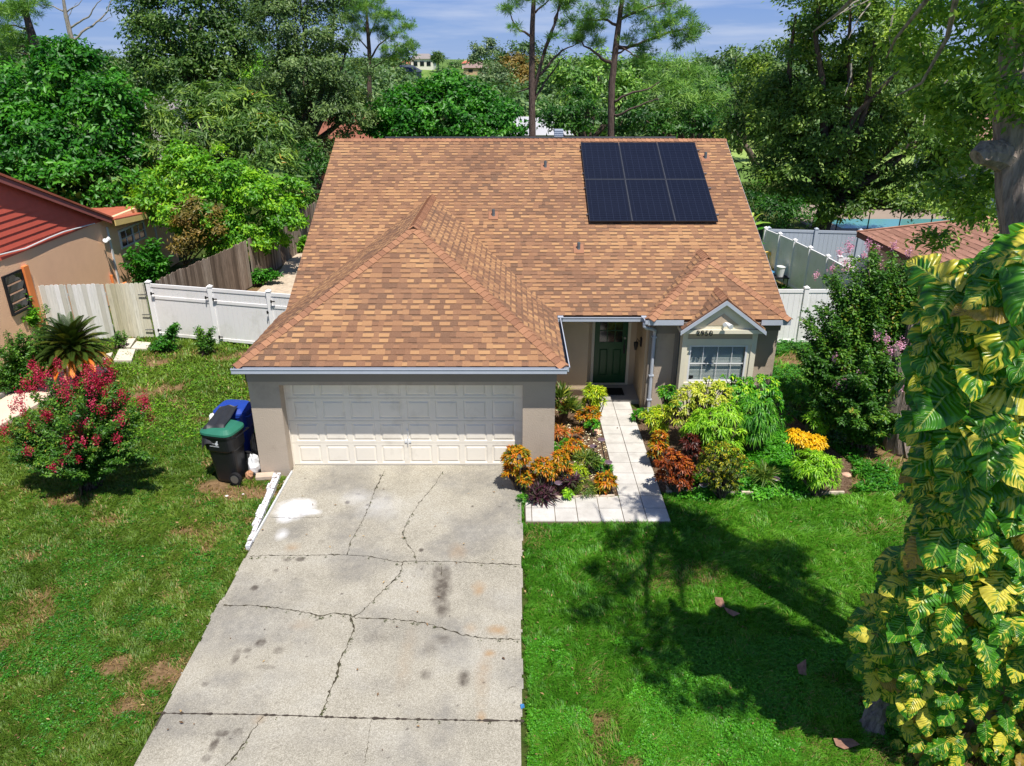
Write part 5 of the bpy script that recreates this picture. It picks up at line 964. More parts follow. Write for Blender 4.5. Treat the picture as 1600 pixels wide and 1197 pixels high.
for i, (lb, base, bl, mt, lf, sd_) in enumerate([
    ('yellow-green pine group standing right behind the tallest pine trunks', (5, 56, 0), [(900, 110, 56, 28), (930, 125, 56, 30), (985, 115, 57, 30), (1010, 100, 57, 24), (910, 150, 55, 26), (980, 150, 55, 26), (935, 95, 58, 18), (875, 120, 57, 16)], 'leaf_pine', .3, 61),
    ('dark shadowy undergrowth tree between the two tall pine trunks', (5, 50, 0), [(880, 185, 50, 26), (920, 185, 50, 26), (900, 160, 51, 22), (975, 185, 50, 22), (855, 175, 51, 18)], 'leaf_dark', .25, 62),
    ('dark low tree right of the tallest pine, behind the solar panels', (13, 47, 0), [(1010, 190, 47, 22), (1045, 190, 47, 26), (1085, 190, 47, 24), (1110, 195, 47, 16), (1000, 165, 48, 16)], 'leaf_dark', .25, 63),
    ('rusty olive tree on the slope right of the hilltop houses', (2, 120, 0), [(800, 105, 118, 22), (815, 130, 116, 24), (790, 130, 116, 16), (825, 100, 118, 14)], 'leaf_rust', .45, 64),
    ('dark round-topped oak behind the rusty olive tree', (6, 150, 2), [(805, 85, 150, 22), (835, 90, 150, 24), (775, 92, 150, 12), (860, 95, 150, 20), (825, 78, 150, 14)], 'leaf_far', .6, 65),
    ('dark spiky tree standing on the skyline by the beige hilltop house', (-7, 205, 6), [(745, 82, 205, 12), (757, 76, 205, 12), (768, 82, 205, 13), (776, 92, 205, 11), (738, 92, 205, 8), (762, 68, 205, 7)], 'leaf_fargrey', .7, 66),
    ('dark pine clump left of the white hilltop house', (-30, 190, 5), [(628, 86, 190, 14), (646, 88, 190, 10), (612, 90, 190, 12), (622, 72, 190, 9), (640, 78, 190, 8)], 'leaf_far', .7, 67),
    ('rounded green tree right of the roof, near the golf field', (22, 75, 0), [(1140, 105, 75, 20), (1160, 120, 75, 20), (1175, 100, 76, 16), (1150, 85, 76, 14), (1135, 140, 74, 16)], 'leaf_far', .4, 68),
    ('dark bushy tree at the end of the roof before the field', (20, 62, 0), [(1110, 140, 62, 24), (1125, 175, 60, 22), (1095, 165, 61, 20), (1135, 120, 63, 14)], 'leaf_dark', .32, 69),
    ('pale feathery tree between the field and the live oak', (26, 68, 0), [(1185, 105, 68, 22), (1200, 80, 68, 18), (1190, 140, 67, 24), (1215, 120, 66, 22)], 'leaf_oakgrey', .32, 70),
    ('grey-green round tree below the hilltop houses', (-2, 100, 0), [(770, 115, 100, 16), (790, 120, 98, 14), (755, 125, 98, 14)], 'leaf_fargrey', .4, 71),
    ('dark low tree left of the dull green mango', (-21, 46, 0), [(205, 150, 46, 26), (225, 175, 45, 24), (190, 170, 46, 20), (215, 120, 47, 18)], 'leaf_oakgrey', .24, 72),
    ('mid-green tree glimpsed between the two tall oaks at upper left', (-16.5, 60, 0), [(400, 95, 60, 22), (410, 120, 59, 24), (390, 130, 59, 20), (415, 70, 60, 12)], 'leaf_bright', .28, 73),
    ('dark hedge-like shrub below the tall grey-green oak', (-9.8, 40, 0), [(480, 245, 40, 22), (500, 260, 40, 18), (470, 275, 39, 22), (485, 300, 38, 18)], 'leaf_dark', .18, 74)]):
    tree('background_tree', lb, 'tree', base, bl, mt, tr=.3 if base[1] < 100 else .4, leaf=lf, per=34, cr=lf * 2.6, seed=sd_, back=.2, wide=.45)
# far treeline on the hill: distinct trees along the skyline
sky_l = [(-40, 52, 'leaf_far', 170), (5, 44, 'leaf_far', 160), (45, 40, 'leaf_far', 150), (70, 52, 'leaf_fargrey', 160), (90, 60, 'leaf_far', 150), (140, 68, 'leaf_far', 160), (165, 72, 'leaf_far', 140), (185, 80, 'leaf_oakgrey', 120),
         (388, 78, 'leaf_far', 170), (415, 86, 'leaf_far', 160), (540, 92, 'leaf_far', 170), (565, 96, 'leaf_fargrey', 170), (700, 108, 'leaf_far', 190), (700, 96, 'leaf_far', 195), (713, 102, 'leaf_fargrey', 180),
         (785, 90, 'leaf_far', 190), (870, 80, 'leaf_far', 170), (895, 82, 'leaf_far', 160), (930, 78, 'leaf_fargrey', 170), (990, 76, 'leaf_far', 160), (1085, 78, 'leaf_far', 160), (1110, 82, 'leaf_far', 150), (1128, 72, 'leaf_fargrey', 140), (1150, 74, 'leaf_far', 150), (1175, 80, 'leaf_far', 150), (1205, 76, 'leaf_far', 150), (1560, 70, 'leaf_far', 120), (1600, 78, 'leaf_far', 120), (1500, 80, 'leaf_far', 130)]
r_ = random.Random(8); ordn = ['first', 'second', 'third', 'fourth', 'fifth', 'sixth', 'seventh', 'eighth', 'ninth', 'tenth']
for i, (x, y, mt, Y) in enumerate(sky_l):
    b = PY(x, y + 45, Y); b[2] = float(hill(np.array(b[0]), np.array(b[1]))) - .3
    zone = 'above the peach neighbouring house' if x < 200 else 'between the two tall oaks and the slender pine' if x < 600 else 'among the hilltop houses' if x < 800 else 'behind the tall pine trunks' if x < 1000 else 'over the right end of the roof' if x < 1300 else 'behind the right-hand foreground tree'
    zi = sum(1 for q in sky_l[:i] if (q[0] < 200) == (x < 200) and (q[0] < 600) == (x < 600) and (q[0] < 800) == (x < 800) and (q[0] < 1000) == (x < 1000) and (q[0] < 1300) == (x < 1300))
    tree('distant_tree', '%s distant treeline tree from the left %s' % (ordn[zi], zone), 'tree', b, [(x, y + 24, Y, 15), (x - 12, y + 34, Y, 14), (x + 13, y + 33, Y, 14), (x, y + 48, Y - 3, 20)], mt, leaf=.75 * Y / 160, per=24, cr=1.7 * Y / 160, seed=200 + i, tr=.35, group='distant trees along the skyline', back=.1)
# distant wood filling in below the skyline
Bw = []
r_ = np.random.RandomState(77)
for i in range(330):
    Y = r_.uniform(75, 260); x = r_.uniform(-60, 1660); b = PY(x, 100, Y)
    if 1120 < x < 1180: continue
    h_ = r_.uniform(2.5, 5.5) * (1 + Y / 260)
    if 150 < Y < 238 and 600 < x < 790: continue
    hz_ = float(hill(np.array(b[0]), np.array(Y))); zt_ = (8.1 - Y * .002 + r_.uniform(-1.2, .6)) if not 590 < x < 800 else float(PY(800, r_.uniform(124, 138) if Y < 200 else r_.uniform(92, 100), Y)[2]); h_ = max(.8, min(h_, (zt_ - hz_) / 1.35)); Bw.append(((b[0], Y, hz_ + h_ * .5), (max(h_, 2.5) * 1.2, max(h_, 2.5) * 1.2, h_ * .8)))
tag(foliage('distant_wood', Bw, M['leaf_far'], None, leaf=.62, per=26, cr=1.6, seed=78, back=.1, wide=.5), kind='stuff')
# palm on the hill
pl_ = thing('palm_tree', 'small fan palm beside the distant white house', 'palm tree', (fx(684, 222), 222, 5)); m = MB(); pc = PY(684, 90, 222); m.tube([(pc[0], 222, 5), pc], [.35, .25], 6); m.build('trunk', M['bark_pale'], pl_)
foliage('crown', [(pc, (1.2, 1.2, .9))], M['leaf_far'], pl_, leaf=1.3, per=26, cr=.7, seed=5, wide=.2)
# banana plant by the roof's right edge, shaded hedge under the live oak
def banana(base, n, ln, seed, label):
    r = np.random.RandomState(seed); t = thing('banana_plant', label, 'banana plant', base); m = MB(); m.tube([base, base + np.array([0, 0, 1.6])], [.12, .08], 8); m.build('stem', M['bark_pale'], t, smooth=True)
    az = r.uniform(0, 2 * pi, n); el = r.uniform(.5, 1.3, n); d = np.stack([np.cos(az) * np.cos(el), np.sin(az) * np.cos(el), np.sin(el)], 1); c = np.repeat(np.array([base + [0, 0, 1.4]]), n, 0) + r.normal(size=(n, 3)) * .12
    V, Fc = strip_arrays(c, d, np.tile([0, 0, 1.], (n, 1)), ln * r.uniform(.7, 1.1, n), .32, .45, 4); mkobj('foliage', V, Fc, M['banana'], t, attrs={'rnd': np.repeat(r.rand(n), 4)}, smooth=True)
banana(np.array([9.6, 30.6, .2]), 16, 1.9, 1, 'banana plant with big torn leaves at the right edge of the roof'); banana(np.array([9.2, 28.6, 0]), 12, 1.3, 2, 'smaller banana plant with yellowing leaves behind the yellow chair')
tree('hedge_bush', 'dense dark bush growing behind the banana plants', 'bush', (11.5, 33, 0), [(1195, 330, 33, 30), (1240, 335, 33, 26), (1170, 300, 34, 22)], 'leaf_dark', tr=.08, leaf=.16, per=36, cr=.5, seed=88)

# ------------------------------------------------------------ garden plants
def rosettes(name, label, cat, base, blobs, mat, nros, nleaf, ln, wd, droop=.45, seed=0, stems=True, group=None, updown=(10, 75), tone_top=0., parent=None, partname='foliage', shell=(.7, 1.05), stem_r=.012, seg=3):
    """a bush of leaf rosettes on stems; blobs = (centre, radii) in world units"""
    r = np.random.RandomState(seed); random.seed(seed); base = np.array(base, float); t = parent or thing(name, label, cat, base, group); Pc, Ax, K = [], [], []
    vol = np.array([np.prod(b[1]) ** (2 / 3) for b in blobs]); cnt = np.maximum(1, np.round(nros * vol / vol.sum())).astype(int); sm = MB()
    for (c, Rd), k in zip(blobs, cnt):
        c = np.array(c, float); Rd = np.array(Rd, float); d = rdir(k, r); d[:, 2] = np.abs(d[:, 2]) * 1.1 - .35; d = nrm(d); p = c + d * Rd * r.uniform(*shell, (k, 1)); p[:, 2] = np.maximum(p[:, 2], base[2] + .06)
        Pc.append(p); Ax.append(nrm(d * .7 + [0, 0, .75])); K.append(np.clip(r.rand(k) * .8 + tone_top * (d[:, 2]), 0, 1))
        if stems:
            for q in p[::max(1, len(p) // 14)]: sm.tube(bend([base[0] + r.uniform(-.06, .06), base[1] + r.uniform(-.06, .06), base[2]], q, .08, 4), [stem_r * 1.3, stem_r * 1.1, stem_r, stem_r * .7], 5)
    P, A_, K = np.concatenate(Pc), np.concatenate(Ax), np.concatenate(K); n = len(P); m = nleaf
    az = (np.arange(m)[None] * 2.4 + r.rand(n, 1) * 6.28); el = np.radians(np.linspace(updown[1], updown[0], m)[None] + r.normal(size=(n, m)) * 9)
    u = nrm(np.cross(A_, np.array([.3, .9, .1]))); v = np.cross(A_, u)
    d = (u[:, None] * (np.cos(az) * np.cos(el))[..., None] + v[:, None] * (np.sin(az) * np.cos(el))[..., None] + A_[:, None] * np.sin(el)[..., None]).reshape(-1, 3)
    nor = np.repeat(A_, m, 0) + r.normal(size=(n * m, 3)) * .2; C_ = np.repeat(P, m, 0) - nrm(np.repeat(A_, m, 0)) * (r.rand(n * m, 1) * ln * .35)
    V, Fc = strip_arrays(C_, d, nor, ln * r.uniform(.7, 1.2, n * m), wd, droop, seg); rnd = np.clip(np.repeat(K, m) * .4 + r.rand(n * m) * .6 + tone_top * .2, 0, 1)
    mkobj(partname, V, Fc, mat, t, attrs={'rnd': np.repeat(rnd, seg)})
    if stems and parent is None: sm.build('stem', M['bark'], t)
    elif stems: sm.build('stem', M['bark'], t)
    return t
def gpt(px, py): return G(px, py, .02)
def bl(base, px, py, rpx, sq=.85, sh=0.):
    """blob over a ground base: centre seen at (px, py) at the base's distance (+sh), radius in pixels"""
    c = PY(px, py, base[1] + sh); r_ = pxm(c, rpx); return (c, (r_, r_ * .9, r_ * sq))
def cro(label, base_px, blobs_px, mat, nros, ln=.13, wd=.035, seed=0, cat='croton', name='croton_shrub', **k):
    b = gpt(*base_px); return rosettes(name, label, cat, b, [bl(b, *q) for q in blobs_px], M[mat], int(nros * 2.1), k.pop('nleaf', 11), ln * .84, wd * .9, seed=seed, **k)
cro('rounded orange and yellow croton at the right corner of the garage door', (813, 766), [(806, 712, 20), (800, 735, 13), (822, 745, 15)], 'croton_orange', 90, .13, .038, 1)
cro('yellow-orange croton in front of the garage pier, left of the tall orange one', (852, 766), [(848, 728, 16), (858, 738, 11)], 'croton_orange', 48, .13, .036, 2)
cro('taller orange croton right of the garage pier, above the purple straps', (884, 764), [(878, 722, 13), (884, 740, 11), (874, 712, 9)], 'croton_orange', 46, .14, .038, 3)
cro('small orange and yellow croton by the inner corner of the paved walkway', (950, 772), [(946, 750, 15), (940, 760, 10)], 'croton_orange', 30, .14, .04, 4)
cro('straggly orange croton in the middle of the left bed beside the pier', (900, 718), [(898, 696, 17, .6), (886, 702, 11, .7)], 'croton_orange', 26, .13, .034, 5)
cro('yellow-green croton with narrow leaves at the entry beside the doormat', (929, 660), [(929, 612, 16), (922, 630, 14), (938, 622, 10)], 'croton_lime', 46, .17, .03, 6)
cro('mixed yellow and orange croton lower down beside the top of the walkway', (921, 672), [(925, 645, 13), (912, 648, 10)], 'croton_orange', 26, .13, .036, 7)
cro('orange flowering croton among dark blades against the cream entry wall', (880, 662), [(881, 633, 9)], 'croton_orange', 10, .12, .036, 8)
cro('tall dark strap-leaved plant against the wall right of the garage', (880, 668), [(876, 625, 14, 1.2), (888, 640, 12, 1.2)], 'strap', 16, .42, .04, 9, cat='strap plant', name='strap_plant', droop=.15, updown=(45, 85), stems=False)
cro('deep purple strap-leaved clump at the front left corner of the left bed', (846, 783), [(846, 772, 18, .5)], 'purple', 8, .29, .038, 10, cat='moses plant', name='purple_plant', droop=.25, updown=(15, 75), stems=False, nleaf=18)
cro('smaller purple strap-leaved clump beside the white disc light', (893, 772), [(892, 752, 12, .5)], 'purple', 5, .28, .036, 11, cat='moses plant', name='purple_plant', droop=.25, updown=(15, 75), stems=False, nleaf=16)
cro('orange-tinged bromeliad rosette just right of the garage pier', (876, 690), [(875, 672, 12, .5)], 'brom', 5, .26, .035, 12, cat='bromeliad', name='bromeliad', droop=.3, stems=False, nleaf=16)
cro('small peach bromeliad left of the solar lamp', (900, 690), [(899, 676, 9, .5)], 'brom', 4, .22, .032, 13, cat='bromeliad', name='bromeliad', droop=.3, stems=False, nleaf=14)
cro('olive green fine-leaved plant behind the purple clumps', (903, 756), [(903, 735, 14), (908, 745, 9)], 'croton_lime', 26, .13, .02, 14, cat='shrub', name='olive_shrub')
cro('spiky green plant in the centre of the left bed', (918, 742), [(914, 716, 14, .7), (925, 722, 10, .7)], 'strap', 14, .24, .028, 15, cat='spiky plant', name='spiky_plant', droop=.15, stems=False, nleaf=14)
cro('thin leaning green plant near the walkway edge above the corner croton', (940, 735), [(935, 722, 9), (948, 735, 8)], 'weeping', 12, .16, .028, 16, cat='shrub', name='green_shrub')
cro('grey-green grassy tuft in front of the corner croton', (915, 774), [(916, 762, 16, .5)], 'strap', 14, .15, .014, 17, cat='grass tuft', name='grass_tuft', stems=False, nleaf=16, droop=.5)
cro('bright green low clump between the purple clumps at the bed front', (887, 781), [(885, 770, 8, .7)], 'lime', 8, .12, .05, 18, cat='shrub', name='green_shrub', stems=False)
cro('low green plant left at the pier foot below the bromeliads', (872, 706), [(873, 696, 9, .6), (885, 690, 7, .6)], 'weeping', 12, .12, .035, 19, cat='shrub', name='green_shrub', stems=False)
cro('green leafy clump by the stone above the solar lamp', (927, 682), [(925, 662, 10, .7)], 'schef', 12, .12, .04, 20, cat='shrub', name='green_shrub', stems=False)
cro('tiny fern-like tuft where the bed meets the driveway edge', (818, 786), [(817, 777, 8, .6)], 'weeping', 10, .09, .018, 21, cat='fern', name='fern_tuft', stems=False)
# right bed
cro('green umbrella shrub in front of the right end of the window', (1172, 692), [(1158, 612, 28), (1190, 607, 28), (1140, 600, 18), (1205, 628, 20), (1175, 628, 28)], 'schef', 110, .15, .045, 31, cat='schefflera', name='umbrella_shrub', tone_top=.25, nleaf=13, droop=.6)
cro('pale yellow-leaved shrub below the left part of the window', (1085, 700), [(1088, 618, 28), (1115, 614, 28), (1068, 632, 20), (1105, 636, 28), (1060, 650, 16)], 'song', 120, .13, .032, 32, cat='dracaena', name='yellow_shrub', nleaf=13, droop=.5)
cro('lime green dracaena in the middle of the right bed', (1122, 725), [(1115, 660, 34), (1135, 682, 28), (1095, 672, 26), (1140, 645, 22), (1120, 690, 24)], 'lime', 100, .2, .028, 33, cat='dracaena', name='lime_dracaena', nleaf=16, droop=.65)
cro('grass green weeping dracaena near the right house corner', (1176, 712), [(1178, 640, 28), (1200, 655, 20), (1160, 655, 20), (1180, 668, 24)], 'weeping', 80, .24, .026, 34, cat='dracaena', name='weeping_dracaena', nleaf=18, droop=.8)
cro('slim dark green shrub beside the downspout, left of the yellow-leaved shrub', (1050, 665), [(1042, 612, 13), (1052, 628, 12)], 'schef', 22, .13, .045, 35, cat='shrub', name='green_shrub')
cro('yellow-green croton with drooping leaves by the walkway near the porch', (1028, 688), [(1020, 650, 16), (1035, 645, 14), (1030, 665, 14)], 'croton_lime', 44, .17, .026, 36)
cro('yellow and orange croton along the middle of the walkway', (1030, 730), [(1028, 695, 14), (1024, 708, 10), (1032, 680, 9)], 'croton_orange', 34, .13, .036, 37)
cro('rust-red croton bush at the walkway corner of the right bed', (1056, 772), [(1048, 720, 22), (1066, 728, 20), (1044, 742, 18), (1062, 750, 20)], 'croton_rust', 110, .12, .034, 38, tone_top=.25)
cro('dark red croton between the rust one and the lime dracaena', (1082, 735), [(1080, 690, 14), (1084, 706, 13)], 'croton_darkred', 36, .13, .034, 39)
cro('small dark red croton tuft peeking between two green dracaenas', (1153, 690), [(1152, 655, 7)], 'croton_darkred', 8, .13, .034, 40)
cro('dark olive rounded shrub with yellow top at the front of the right bed', (1128, 778), [(1128, 718, 34), (1112, 738, 28), (1148, 730, 28), (1130, 750, 28)], 'boxwood', 230, .075, .022, 41, cat='shrub', name='rounded_shrub', tone_top=.5, nleaf=12)
cro('bright golden yellow croton above the lime bush at the right end', (1258, 760), [(1245, 682, 15), (1272, 692, 18), (1258, 690, 15)], 'croton_yellow', 70, .12, .036, 42)
cro('lime green bushy dracaena below the golden croton', (1275, 775), [(1270, 722, 26), (1292, 728, 22), (1282, 745, 24), (1256, 735, 16)], 'lime', 90, .17, .024, 43, cat='dracaena', name='lime_dracaena', nleaf=14, droop=.6)
cro('thin green shrub directly behind the golden croton', (1268, 700), [(1270, 655, 14), (1280, 668, 12)], 'lime', 22, .16, .026, 44, cat='dracaena', name='lime_dracaena')
cro('tall strappy tuft with brown blades in the open part of the right bed', (1196, 762), [(1194, 740, 13, .5)], 'strap', 7, .42, .022, 45, cat='lily', name='strap_lily', droop=.3, updown=(25, 80), stems=False, nleaf=14)
cro('dark leafy plant low at the porch corner next to the walkway', (1008, 660), [(1002, 645, 12, .6), (995, 650, 8, .6)], 'schef', 16, .12, .04, 46, cat='shrub', name='green_shrub', stems=False)
gc = foliage('ground_cover', [((x, y, .05), (.5, .45, .16)) for x, y in [G(px, py)[:2] for px, py in ((1175, 730), (1200, 700), (1165, 750), (1215, 715), (1190, 745), (1225, 740), (1180, 765), (1235, 700), (1090, 765), (1230, 760), (1215, 690), (1160, 700))]], M['clover'], None, leaf=.06, per=60, cr=.16, seed=46, wide=.6, back=1, upb=1.2)
tag(gc, kind='stuff')
cro('fern-leaved dark green clump growing at the right corner of the house', (1265, 640), [(1250, 615, 30, .5), (1275, 622, 24, .5), (1235, 600, 20, .5)], 'weeping', 60, .22, .03, 47, cat='fern', name='fern_clump', stems=False, nleaf=14)
cro('loose green clump behind the shaded lawn right of the bed', (1290, 670), [(1285, 650, 18, .5), (1225, 645, 18, .5)], 'schef', 30, .16, .04, 48, cat='shrub', name='green_shrub', stems=False)
# garden solar lamps
def lamp(label, px, py, h, seed, lean=(0, 0), white=False):
    b = G(px, py, .02); t = thing('garden_lamp', label, 'garden lamp', b, 'solar garden lamps'); q = b + np.array([lean[0], lean[1], h]); m = MB(); m.tube([b, q], .011, 6); m.build('stake', M['black'], t)
    m = MB(); m.tube([q, q + (0, 0, .035), q + (0, 0, .05)], [.035, .075, .085], 14); m.build('lamp_head', M['white'] if white else plain('lamp_grey', lin(150, 140, 150), .3), t)
    m = MB(); m.tube([q + (0, 0, .051), q + (0, 0, .06)], [.08, .07], 14); m.build('solar_cell', plain('lamp_top', lin(104, 84, 96), .3), t); return t
lamp('tallest solar lamp leaning beside the walkway on a long dark stake', 945, 718, .42, 1, (-.09, .06)); lamp('short solar lamp close to the walkway edge, below the tall leaning one', 950, 738, .2, 2); lamp('pale disc lamp standing between the two purple strap clumps', 871, 775, .26, 3, (.02, 0)); lamp('dark-stemmed solar lamp in the open front of the right bed', 1208, 765, .2, 4, (.03, .02))
lamp('small lamp half hidden at the foot of the tall leaning lamp', 928, 710, .16, 5, (-.02, 0)); lamp('white-headed globe lamp in front of the dark olive shrub', 1098, 770, .14, 6, white=True)
b = G(1070, 768, .05); m = MB(); m.tube([b, b + (.12, .05, .02)], [.035, .05], 10); m.tube([b + (.12, .05, .02), b + (.15, .062, .025)], [.062, .062], 12); tag(m.build('fallen_lamp', M['white'], loc=b), 'fallen white lamp lying in the bed beside the rust-red croton', 'garden lamp')
# edging of the right bed, stones of the left bed
e = thing('bed_edging', 'weathered white edging strip between the right bed and the lawn', 'edging', G(1045, 772)); m = MB(); q = [G(x, y) for x, y in ((1040, 771), (1090, 772), (1150, 773), (1210, 774), (1265, 774), (1318, 773))]
for a, b in zip(q[:-1], q[1:]): m.beam((*a[:2], .035), (*b[:2], .035), .05, .09)
m.build('strip', t_ := plain('weathered_edging', lin(196, 180, 160), .9, .25, 8), e)
m = MB(); q = [G(x, y) for x, y in ((828, 783), (870, 781), (915, 780), (960, 779))]
for a, b in zip(q[:-1], q[1:]): m.beam((*a[:2], .05), (*b[:2], .05), .05, .07)
tag(m.build('bed_edging', t_), 'pale edging along the front of the left bed by the walkway', 'edging')
m = MB(); q = [G(1044, 770), G(1036, 742), G(1028, 712), G(1018, 690)]
for a, b in zip(q[:-1], q[1:]): m.beam((*a[:2], .04), (*b[:2], .04), .035, .08)
tag(m.build('bed_edging', t_), 'thin edging running along the walkway side of the right bed', 'edging')
def rock(label, px, py, s, c, seed, sq=.5):
    r = random.Random(seed); b = G(px, py, .03); bm_ = MB(); n = 9; rings = []
    for j, (z, k) in enumerate(((-.2, .8), (.15, 1.), (.5, .85), (.8, .45))): rings.append([(b[0] + s * k * r.uniform(.8, 1.15) * cos(2 * pi * i / n), b[1] + s * k * r.uniform(.75, 1.1) * sin(2 * pi * i / n), b[2] + z * s * sq * r.uniform(.9, 1.1)) for i in range(n)])
    V = sum(rings, []); Fc = [tuple(range(n))[::-1], tuple(range(3 * n, 4 * n))] + [(j * n + i, j * n + (i + 1) % n, (j + 1) * n + (i + 1) % n, (j + 1) * n + i) for j in range(3) for i in range(n)]
    return tag(mkobj('stone', V, Fc, c, loc=b), label, 'stone')
M['stone_w'] = plain('white_stone', lin(214, 208, 200), .9, .15, 10, .5, 40); M['stone_p'] = plain('pinkish_stone', lin(204, 164, 138), .9, .15, 10, .5, 40)
rock('flat pinkish stone by the walkway near the tall leaning lamp', 930, 675, .14, M['stone_p'], 1, .35); rock('white stone block at the foot of the garage pier in the left bed', 856, 755, .12, M['stone_w'], 2, .8); rock('pale stone in the bare soil right of the lime dracaena', 1322, 742, .1, M['stone_p'], 3)
rock('white stone beside the bromeliads in the left bed', 889, 676, .09, M['stone_w'], 4, .6); rock('white stone lying on the dirt before the black bin', 354, 775, .035, M['stone_w'], 5); rock('tiny white stone right of the other on the dirt before the bins', 380, 772, .025, M['stone_w'], 6)
r = np.random.RandomState(91); n = 1500; x = r.uniform(.3, 2.12, n); y = r.uniform(12.95, 17., n); k = inpoly(x, y, BEDL) & (fbm(x, y, .5, 5) > .42); x, y = x[k], y[k]; n = len(x)
V, Fc = leaf_arrays(np.stack([x, y, np.full(n, .035)], 1), nrm(np.stack([r.normal(size=n), r.normal(size=n), r.normal(size=n) * .3], 1)), np.tile([0, 0, 1.], (n, 1)) + r.normal(size=(n, 3)) * .3, r.uniform(.03, .08, n), r.uniform(.02, .05, n), .4)
tag(mkobj('gravel', V, Fc, leafmat('gravel_bits', F((0, (120, 96, 76)), (.5, (196, 186, 172)), (1, (232, 228, 222))), .0, .9), attrs={'rnd': np.repeat(r.rand(n), 2)}), kind='stuff')
# dead leaves on the lawn
def dead(label, pts, seed, k=.5):
    r = np.random.RandomState(seed); P = np.array([G(*p) + (0, 0, .05) for p in pts]); n = 5; C_ = P.mean(0); m = MB(); N = len(P)
    V = [C_ + (0, 0, .04)] + [p + (0, 0, r.uniform(-.02, .05)) for p in P]; m.add(V, [(0, i + 1, (i + 1) % N + 1) for i in range(N)]); return tag(m.build('dead_leaf', plain('dry_leaf', lin(140, 104, 84), .8, .3, 14), loc=C_), label, 'leaf')
dead('brown curled dead leaf in the shaded middle of the lawn', [(1116, 937), (1128, 940), (1133, 950), (1125, 953), (1118, 947)], 1); dead('twisted dry leaf directly beside the curled one on the shaded lawn', [(1130, 953), (1142, 955), (1156, 964), (1145, 968), (1136, 962)], 2)
dead('pinkish brown upright dead leaf on the shaded lawn near the vine', [(1244, 1045), (1258, 1036), (1260, 1060), (1247, 1058)], 3); dead('large rust brown dead leaf near the vine at the bottom of the lawn', [(1300, 1162), (1330, 1160), (1342, 1172), (1318, 1178), (1305, 1172)], 4)
b = G(814, 1108, .05); m = MB(); m.add([b, b + (.05, .01, .02), b + (.04, .08, .01), b + (-.01, .06, .03)], [(0, 1, 2, 3)]); tag(m.build('litter', plain('blue_wrapper', lin(60, 120, 170), .4), loc=b), 'scrap of blue wrapper at the right edge of the driveway', 'litter')

# small fallen leaves over lawn and concrete, weeds sprouting in the cracks
r = np.random.RandomState(55); n = 900; x = r.uniform(-11, 8, n); y = 6.2 + 12 * r.rand(n) ** 1.6; k = ~inpoly(x, y, HOUSE) & ~inpoly(x, y, PATH); x, y = x[k], y[k]; on = inpoly(x, y, DRV) | inpoly(x, y, WALK); k = ~on | (r.rand(len(x)) < .3); x, y, on = x[k], y[k], on[k]; n = len(x)
V, Fc = leaf_arrays(np.stack([x, y, np.where(on, .07, .035)], 1), nrm(np.stack([r.normal(size=n), r.normal(size=n), r.normal(size=n) * .15], 1)), np.tile([0, 0, 1.], (n, 1)) + r.normal(size=(n, 3)) * .3, r.uniform(.03, .075, n), r.uniform(.015, .035, n), .3)
tag(mkobj('fallen_leaves', V, Fc, leafmat('dry_litter', F((0, (84, 60, 40)), (.5, (146, 112, 76)), (1, (190, 160, 110))), .1, .8, bo=1.), attrs={'rnd': np.repeat(r.rand(n), 2)}), kind='stuff')
P = []
for pts, w in CR[:9] + [([(244, 1118.5), (560, 1126), (819, 1131)], 1)]:
    for a, b in zip(pts[:-1], pts[1:]):
        for _ in range(r.poisson(2.2)): f = r.rand(); c = G(a[0] + (b[0] - a[0]) * f, a[1] + (b[1] - a[1]) * f, .05); P += [c + np.array([r.normal() * .012, r.normal() * .012, 0]) for _ in range(r.randint(4, 16))]
P = np.array(P); n = len(P); V, Fc = leaf_arrays(P, nrm(rdir(n, r) + [0, 0, .5]), rdir(n, r), r.uniform(.015, .035, n), r.uniform(.006, .012, n), .2)
tag(mkobj('crack_weeds', V, Fc, leafmat('crack_weed', F((0, (50, 60, 30)), (1, (96, 104, 52))), .1, .8, bo=1.), attrs={'rnd': np.repeat(r.rand(n), 2)}), kind='stuff')

